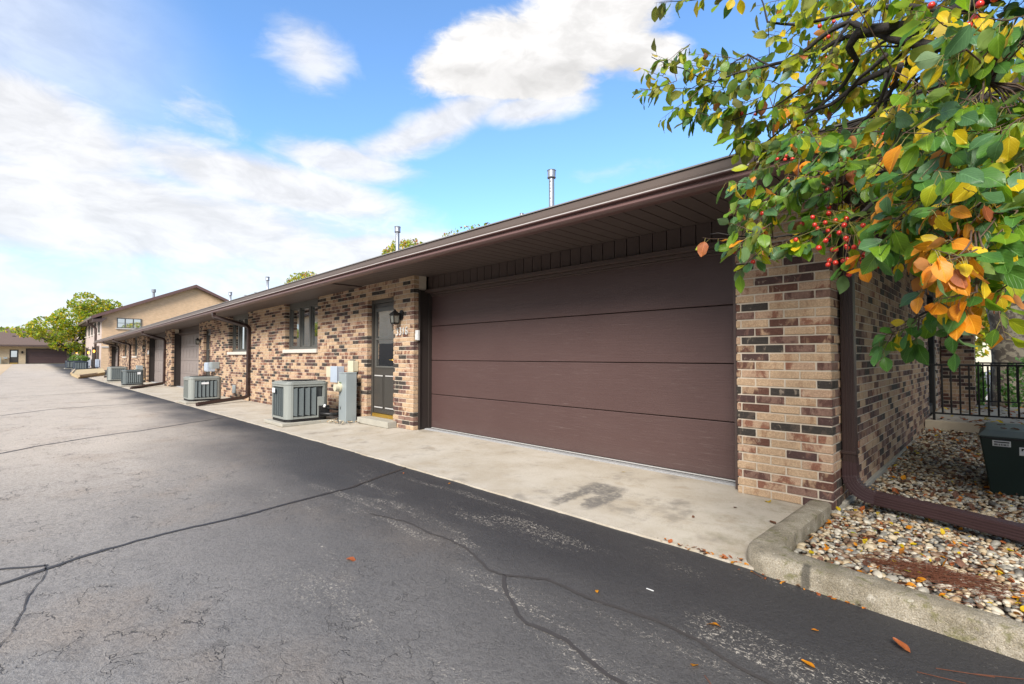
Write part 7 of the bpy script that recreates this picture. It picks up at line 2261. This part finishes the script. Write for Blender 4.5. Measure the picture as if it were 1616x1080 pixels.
# a bunch of dead brown leaves caught on the inner branches, and two papery ones at the eave
for base, n in (((-.47, 3.10, 2.22), 26),):
    for k in range(n):
        st = Vector(base) + Vector((rs.gauss(0, .06), rs.gauss(0, .05), rs.gauss(0, .035)))
        dirn = Vector((rs.gauss(0, .5), rs.gauss(0, .5), rs.uniform(-1, -.2))).normalized()
        nrm = Vector((rs.gauss(0, 1), rs.gauss(-.5, 1), rs.gauss(0, 1)))
        nrm = (nrm - dirn * nrm.dot(dirn)).normalized()
        leaves.append((st, dirn, nrm, rs.uniform(.05, .075), rs.randrange(7), 8))
tag(twb.build('twigs', [M['twig'], M['stalk']], crab, smooth=True, recalc=False), kind='stuff')


def leaf_size(l):
    if l[4] >= 100: return 0
    f = seen(l[0])
    if f is None: return 0
    d = (l[0] - eye).normalized()
    return l[3] / f * (.35 + abs(l[2].dot(d)))


leaves.sort(key=lambda l: -leaf_size(l))
for st, dirn, nrm, ln, k, m_ in leaves[:300]:
    xax = dirn.cross(nrm).normalized()
    rot = Matrix((xax, dirn, nrm)).transposed().to_euler()
    inst('leaf', leaf_mesh(k, m_), st, crab, rot, (ln, ln, ln))
b = MB()
for st, dirn, nrm, ln, k, m_ in leaves[300:]:
    V, F, UV = SHAPES[k] if k < 100 else COARSE[k - 100]
    xax = dirn.cross(nrm).normalized()
    i0 = len(b.v)
    for q, v in enumerate(V):
        p = st + (xax * v.x + dirn * v.y + nrm * v.z) * ln
        b.v.append((p.x, p.y, p.z))
        b.uv[i0 + q] = UV[q]
    b.f += [tuple(i0 + i for i in f) for f in F]
    b.mi += [m_] * len(F)
tag(b.build('leaves', LEAF, crab, smooth=True, recalc=False), kind='stuff')
# berries hanging in bunches on thin stalks
bm = bmesh.new()
bmesh.ops.create_uvsphere(bm, u_segments=12, v_segments=8, radius=1)
for v in bm.verts:
    if v.co.z < -.8: v.co.z += .10
bme = bpy.data.meshes.new('berry')
bm.to_mesh(bme); bm.free()
bme.polygons.foreach_set('use_smooth', [True] * len(bme.polygons))
bme.materials.append(M['berry'])
stb = MB()
for x_, y_, z_, n in BERRIES:
    spread = .020 + .0048 * n ** .8
    done = []
    for k in range(n):
        for tries in range(30):
            p = Vector((x_ + rs.gauss(0, spread), y_ + rs.gauss(0, spread * .8), z_ + rs.gauss(0, spread * .8)))
            if all((p - q).length > .0165 for q in done): break
        done.append(p)
        s_ = rs.uniform(.0080, .0105)
        inst('berry', bme, p, crab, (rs.uniform(-.5, .5), rs.uniform(-.5, .5), 0), (s_, s_, s_ * 1.08))
        top = Vector((x_ + (p.x - x_) * .2, y_ + (p.y - y_) * .2, z_ + .055))
        stb.tube([p + Vector((0, 0, s_)), p.lerp(top, .6) + Vector((0, 0, .008)), top], .0008, 4, caps=False)
tag(stb.build('berry_stalks', M['stalk'], crab, recalc=False), kind='stuff')


# generic leafy crowns: thousands of small leaf cards through the crown's volume
def crown(par, name, lobes, n, size, mats, weights, seed, flat_=.6):
    """lobes: (x,y,z,rx,ry,rz)"""
    r_ = random.Random(seed)
    vol = [l[3] * l[4] * l[5] for l in lobes]
    b = MB()
    for k in range(n):
        l = r_.choices(lobes, vol)[0]
        while 1:
            d = Vector((r_.uniform(-1, 1), r_.uniform(-1, 1), r_.uniform(-1, 1)))
            if d.length < 1: break
        d = d.normalized() * d.length ** .55
        p = Vector((l[0] + d.x * l[3], l[1] + d.y * l[4], l[2] + d.z * l[5]))
        if noise.noise(p / (size * 5.0)) + .5 * noise.noise(p / (size * 2.0)) < -.10: continue
        nn = Vector((r_.gauss(0, 1), r_.gauss(0, 1), r_.gauss(.4, .8))).normalized()
        t = nn.orthogonal().normalized()
        t = Matrix.Rotation(r_.uniform(0, 6.28), 3, nn) @ t
        w = nn.cross(t)
        s = size * r_.uniform(.6, 1.3)
        c = (p - t * s, p + w * s * flat_ + nn * s * .2, p + t * s, p - w * s * flat_ + nn * s * .2)
        i = len(b.v)
        b.v += [tuple(q) for q in c]
        b.f.append((i, i + 1, i + 2, i + 3))
        for q, uv in enumerate(((.5, 0), (1, .5), (.5, 1), (0, .5))): b.uv[i + q] = uv
        k2 = max(0, min(len(mats) - 1, int(r_.choices(range(len(mats)), weights)[0])))
        b.mi.append(k2)
    return b.build(name, [LEAF[m] for m in mats], par, recalc=False)


def tree(name, loc, label, trunk_r, trunk_h, lobes, n, size, mats, weights, seed, limbs=6, bark='bark', group=None):
    t = empty(name, loc, label, 'tree', group)
    x, y, z = loc
    r_ = random.Random(seed)
    b = MB()
    top = Vector((x + r_.uniform(-.2, .2), y + r_.uniform(-.2, .2), z + trunk_h))
    b.tube([(x, y, z - .1), (x + .02, y, z + trunk_h * .4), tuple(top)], [trunk_r * 1.15, trunk_r, trunk_r * .8], 10)
    b.build('trunk', M[bark], t, smooth=True)
    for k in range(limbs):
        l = r_.choice(lobes)
        e_ = Vector((l[0] + r_.uniform(-.5, .5) * l[3], l[1] + r_.uniform(-.5, .5) * l[4], l[2] + r_.uniform(-.2, .5) * l[5]))
        m_ = top.lerp(e_, .5) + Vector((r_.uniform(-.1, .1), r_.uniform(-.1, .1), .12)) * l[5]
        b = MB()
        b.tube([tuple(top - Vector((0, 0, trunk_h * .2 * r_.random()))), tuple(m_), tuple(e_)], [trunk_r * .5, trunk_r * .3, trunk_r * .08], 6)
        b.build('branch', M[bark], t, smooth=True)
    crown(t, 'crown', lobes, n, size, mats, weights, seed)
    return t


tree('honey_locust', (-84, 3.9, gz(-84) - .1), 'spreading yellow green tree at the far end of the drive', .22, 2.4,
     [(-84, 4.6, 5.6, 3, 2.6, 2.2), (-84, 2.2, 4.5, 3, 2.4, 1.7), (-84, 6.4, 6.6, 3, 2.3, 1.9), (-84, 5.2, 8.1, 2.4, 1.7, 1.3), (-84, 7.6, 7.4, 2.4, 1.7, 1.3), (-84, 0.4, 4.2, 2, 1.5, .9), (-84, -1.5, 4.3, 1.6, 1.1, .35), (-84, 3.4, 2.9, 2.4, 1.7, 1.1), (-84, 5.4, 2.6, 2, 1.4, 1.1), (-84, 4.4, 1.6, 1.6, .8, .7)],
     14000, .17, [2, 3, 4, 5, 0], [24, 52, 6, 16, 4], 3)
hd = empty('hedge', (-71.5, 4.0, gz(-71)), 'clipped dark green hedge by the townhouse corner', 'hedge')
crown(hd, 'foliage', [(-71.8, 4.1, 1.05 + gz(-71), .9, .95, .38)], 1500, .07, [0, 2, 4], [50, 40, 10], 5)
MB().tube([(-71.8, 4.1, gz(-71) - .05), (-71.8, 4.1, 1.0 + gz(-71))], .05, 6).build('stem', M['bark'], hd)
# trees whose tops show above the roof
for q, (x_, y_, zt_, w_, lb, n_) in enumerate(((-29.6, 18.5, 9.1, 2.0, 'thin yellowing treetop behind the roof beside the middle vent', 700), (-47.0, 18.5, 8.9, 2.6, 'thin treetop behind the roof near the far vents', 800), (-22.4, 18.5, 8.75, 2.6, 'sparse brown treetop just clearing the roof ridge', 260))):
    tree('roadside_tree', (x_, y_, .0), lb, .14, 4.6, [(x_, y_, zt_ - 1.1, w_ * .8, w_ * .6, 1.3), (x_ + w_ * .6, y_, zt_ - .8, w_ * .6, .8, .9), (x_ - w_ * .6, y_, zt_ - .9, w_ * .6, .8, .8)], n_ * 4, .10, [3, 5, 2, 7, 4], [34, 18, 18, 14, 16], 40 + q, 7, 'twig', 'trees behind the garage roof')

# sycamore behind the porch
sy = empty('sycamore_tree', (.02, 16.9, bgz(16.9)), 'thick mottled sycamore trunk forking above the porch railing', 'tree')


def syc_b(N):
    p = pos(N)
    n = N.noise(p, 5.5, 4, .6, .6)
    c = N.mix(N.ramp(n, .45, .55), (.060, .048, .036), (.165, .145, .105))
    c = N.mix(N.ramp(N.noise(p, 9, 3), .6, .66), c, (.055, .045, .034))
    return bsdf(N, c, .85, n, .5, .02)


M['sycamore'] = mat('mottled_sycamore_bark', syc_b)
b = MB()
zt_ = bgz(16.9)
w_ = wiggle([(.03, 16.9, zt_ - .1, .40), (.02, 16.9, zt_ + .9, .335), (0.0, 16.9, 1.9, .325), (-.03, 16.9, 2.35, .36)], 3, .03)
b.tube([p for p, r in w_], [r for p, r in w_], 14)
b.build('trunk', M['sycamore'], sy, smooth=True)
for P in ([(-.12, 16.9, 2.25, .22), (-.45, 16.9, 3.1, .19), (-.75, 16.9, 4.2, .16), (-1.1, 16.8, 6, .10)], [(.08, 16.9, 2.25, .24), (.22, 16.9, 3.2, .20), (.3, 17, 4.6, .16), (.4, 17, 7, .08)], [(-.45, 16.9, 3.1, .08), (-.1, 16.6, 4.0, .05), (.4, 16.2, 4.6, .03)]):
    w_ = wiggle(P, 4, .04)
    b = MB()
    b.tube([p for p, r in w_], [r for p, r in w_], 10)
    b.build('branch', M['sycamore'], sy, smooth=True)
crown(sy, 'crown', [(2.4, 8.6, 5.7, 1.7, 2.4, 1.3), (1.9, 11.6, 6.3, 1.6, 2, 1.3), (.2, 17.0, 6.4, 4, 3.5, 1.8), (-1.2, 17.5, 5.2, 2, 2, 1.0), (1.4, 17, 4.6, 1.6, 2, 1.0)], 7500, .13, [3, 2, 5, 4, 6], [40, 22, 20, 10, 5], 9)  # first two lobes are unseen, added to shade the porch column
crown(sy, 'added_shade_boughs', [(1.8, 7.6, 5.0, 1.3, 1.6, 1.0), (1.25, 9.3, 4.6, .95, 1.2, .8), (1.95, 7.4, 2.7, 1.0, 2.0, 1.5), (1.6, 9.8, 3.2, .75, 1.2, 1.2)], 19000, .13, [3, 2, 5, 4], [40, 24, 20, 10], 19)  # unseen low foliage added to shade the end wall, column and gravel
tree('maple_tree', (-2.0, 27, bgz(27)), 'bright yellow green maple behind the sycamore', .2, 2.2, [(-1.2, 27, 3.4, 2.2, 2.2, 1.9), (.9, 27, 3.0, 2.2, 2, 1.7), (-.6, 26.6, 2.0, 1.5, 1, .9)], 9500, .13, [3, 5, 2, 6], [46, 26, 20, 6], 12)
tree('maple_tree', (5.5, 33, bgz(33)), 'large green and gold maple at the right beyond the street lawn', .3, 3, [(4.2, 33, 4.6, 4, 3, 3.4), (1.5, 34, 6.4, 3, 3, 2.4)], 5200, .2, [3, 2, 5, 0], [36, 26, 20, 14], 13)
for q, (x_, y_, z_, rx, rz, lb) in enumerate(((-.52, 14.6, .45, .16, .62, 'dark narrow evergreen shrub beside the brick column'), (.42, 15.0, .50, .62, .70, 'wide dark evergreen shrub below the sycamore'), (-.3, 52.8, -.75, 1.5, .6, 'low green hedge by the far street house'))):
    sh = empty('evergreen_shrub', (x_, y_, bgz(y_)), lb, 'shrub', 'evergreen shrubs behind the porch')
    crown(sh, 'foliage', [(x_, y_, z_, rx, .45, rz)], 2200, .045 if y_ < 20 else .1, [0, 4, 0], [70, 10, 20], 70 + q)
    MB().tube([(x_, y_, bgz(y_) - .05), (x_, y_, z_)], .03, 6).build('stem', M['bark'], sh)


# fallen leaves: single ones on the asphalt and apron
def fallen(x, y, z, ln, m_, rz, label, k, cup=0.0):
    o = bpy.data.objects.new('fallen_leaf', leaf_mesh(k, m_))
    COL.objects.link(o)
    o.location = (x, y, z)
    o.rotation_euler = (rs.uniform(-.2, .2) + cup, rs.uniform(-.25, .25), rz)
    o.scale = (ln, ln, ln)
    tag(o, label, 'leaf', 'fallen leaves on the paving')


for (x, y, ln, m_, rz, lb) in ((-2.74, 1.35, .085, 7, -.9, 'curled rust brown leaf alone on the pale middle of the drive'),
                               (-1.47, 2.05, .045, 6, .6, 'small orange leaf by the faint brown crack line'),
                               (-.91, 2.18, .075, 6, 1.9, 'flat orange leaf on the dark asphalt midway to the kerb'),
                               (-.87, 1.83, .065, 6, .3, 'orange leaf with a stalk at the bottom edge of the drive'),
                               (-.30, 2.53, .095, 7, 1.2, 'largest rust orange leaf on the asphalt near the kerb'),
                               (-.54, 2.15, .070, 6, 1.4, 'orange leaf low right of the big rust leaf'),
                               (-.60, 2.45, .04, 6, 2.2, 'little orange leaf close under the kerb face'),
                               (-3.67, 2.80, .04, 6, .2, 'tiny orange leaf near the apron edge before the garage door'),
                               (-1.05, 2.90, .05, 6, .9, 'orange leaf in the corner where kerb meets asphalt'),
                               (-4.3, 2.72, .035, 7, 1.1, 'tiny rust leaf on the asphalt by the sealed crack')):
    fallen(x, y, AZ + .008, ln * .74, m_, rz, lb, rs.randrange(7))
for (x, y, ln, m_, rz, lb) in ((-1.36, 4.20, .075, 5, .4, 'yellow leaf against the foot of the brick pillar'), (-2.72, 4.28, .05, 5, 1.5, 'small yellow leaf on the apron before the garage threshold'),
                               (-1.16, 3.72, .06, 8, 1.0, 'dark brown leaf on the apron beside the kerb'), (-1.50, 3.88, .035, 8, .2, 'tiny dark leaf speck on the apron near the pillar'), (-1.62, 3.45, .03, 8, .9, 'tiny brown leaf fleck in the middle of the apron')):
    fallen(x, y, .004 + (y - 4.6) * .009, ln, m_, rz, lb, rs.randrange(7))
cg = tag(MB().box(-1.325, -1.285, 2.272, 2.278, AZ + .003, AZ + .006).build('paper_scrap', M['keypad'], None), 'small white scrap of paper on the dark asphalt', 'litter')
# leaf litter along the kerb, in the bed and on the porch
b = MB()
def litter(x, y, z, ln, m_, steep=.25):
    V, F, UV = SHAPES[rs.randrange(7)]
    rz = rs.uniform(0, 6.28)
    E = Matrix.Rotation(rz, 3, 'Z') @ Matrix.Rotation(rs.gauss(0, steep), 3, 'X') @ Matrix.Rotation(rs.gauss(0, steep), 3, 'Y')
    i0 = len(b.v)
    for q, v in enumerate(V):
        p = E @ (v * ln)
        b.v.append((x + p.x, y + p.y, z + p.z))
        b.uv[i0 + q] = UV[q]
    b.f.extend([tuple(i0 + i for i in f) for f in F])
    b.mi.extend([m_] * len(F))
for k in range(1000):
    x = rs.uniform(XE + .03, .9); y = rs.uniform(2.9, 9.8) if k % 2 else rs.uniform(2.9, 4.6)
    if y < kerb_back(x) + .03: continue
    litter(x, y, bed_z(x, y) + rs.uniform(.008, .024), rs.uniform(.02, .055), rs.choices((5, 6, 7, 8, 3), (18, 26, 26, 28, 3))[0], .4)
for k in range(900):  # extra brown leaves, added to deepen the shade on the gravel
    x = rs.uniform(XE + .05, .8); y = rs.uniform(4.75, 9.8)
    litter(x, y, bed_z(x, y) + rs.uniform(.008, .024), rs.uniform(.03, .075), rs.choices((6, 7, 8), (8, 22, 70))[0], .4)
for k in range(320):
    x = rs.uniform(-.8, .9)
    y = kerb_back(x) + abs(rs.gauss(0, .05)) + .012
    litter(x, y, bed_z(x, y) + rs.uniform(.004, .022), rs.uniform(.018, .045), rs.choices((5, 6, 7, 8), (10, 30, 32, 26))[0], .4)
for k in range(46):
    t = rs.random()
    litter(-1.10 - .55 * t ** 1.6 + rs.gauss(0, .01), 2.905 + rs.gauss(.012, .012) + (.05 * (1 - t) if k % 3 == 0 else 0), AZ + .014, rs.uniform(.015, .04), rs.choices((6, 7, 8), (40, 35, 25))[0])
for k in range(34):
    litter(rs.uniform(-1.08, -.4), 2.86 - rs.uniform(.0, .03), AZ + .006, rs.uniform(.012, .03), rs.choices((6, 7, 8), (40, 35, 25))[0])
tag(b.build('leaf_litter', LEAF, None, smooth=True, recalc=False), 'small orange and brown leaves strewn through the pebbles and kerb edge', 'leaves', kind='stuff')
b = MB()
for k in range(900):
    x = rs.uniform(XE + .1, 1.5)
    y = rs.uniform(10.0, 13.5) if k % 3 == 0 else rs.uniform(13.6, 19)
    litter(x, y, (.176 if y < 13.6 else bgz(y) + .01), rs.uniform(.05, .11), rs.choices((5, 6, 7, 8), (14, 26, 30, 30))[0])
for k in range(16): litter(rs.uniform(-.25, .3), rs.uniform(6.1, 7.0), TZ + .056, rs.uniform(.04, .08), rs.choices((7, 8), (30, 60))[0], .12)
tag(b.build('porch_leaves', LEAF, None, smooth=True, recalc=False), 'brown fallen leaves lying on the porch slab and mulch', 'leaves', kind='stuff')
M['needle'] = simple('rust_pine_needle', (.155, .055, .028), .8, var=.4, scale=40)
b = MB()
for k in range(520):
    x, y = -.30 + rs.gauss(0, .15), 3.44 + rs.gauss(0, .075)
    if k > 430: x, y = rs.uniform(-.8, .6), rs.uniform(3.05, 4.0)
    a_ = rs.gauss(.35, .6)
    l_ = rs.uniform(.03, .075)
    z = bed_z(x, y) + rs.uniform(.016, .034)
    d = Vector((math.cos(a_), math.sin(a_), rs.gauss(0, .12))) * l_
    c = Vector((x, y, z))
    b.tube([c - d, c + Vector((0, 0, .004)), c + d], .0012, 3, caps=False)
for x, y, a_, l_ in ((-.14, 2.52, .5, .09), (-.2, 2.42, .3, .07), (-.78, 1.78, -.7, .05), (-.05, 2.58, .6, .08), (-.97, 2.83, -.5, .04)):
    d = Vector((math.cos(a_), math.sin(a_), 0)) * l_
    c = Vector((x, y, AZ + .006))
    b.tube([c - d, c + d], .0016, 3, caps=False)
tag(b.build('pine_needles', M['needle'], None, recalc=False), 'clump of rust brown pine needles on the pebbles by the kerb', 'needles', kind='stuff')
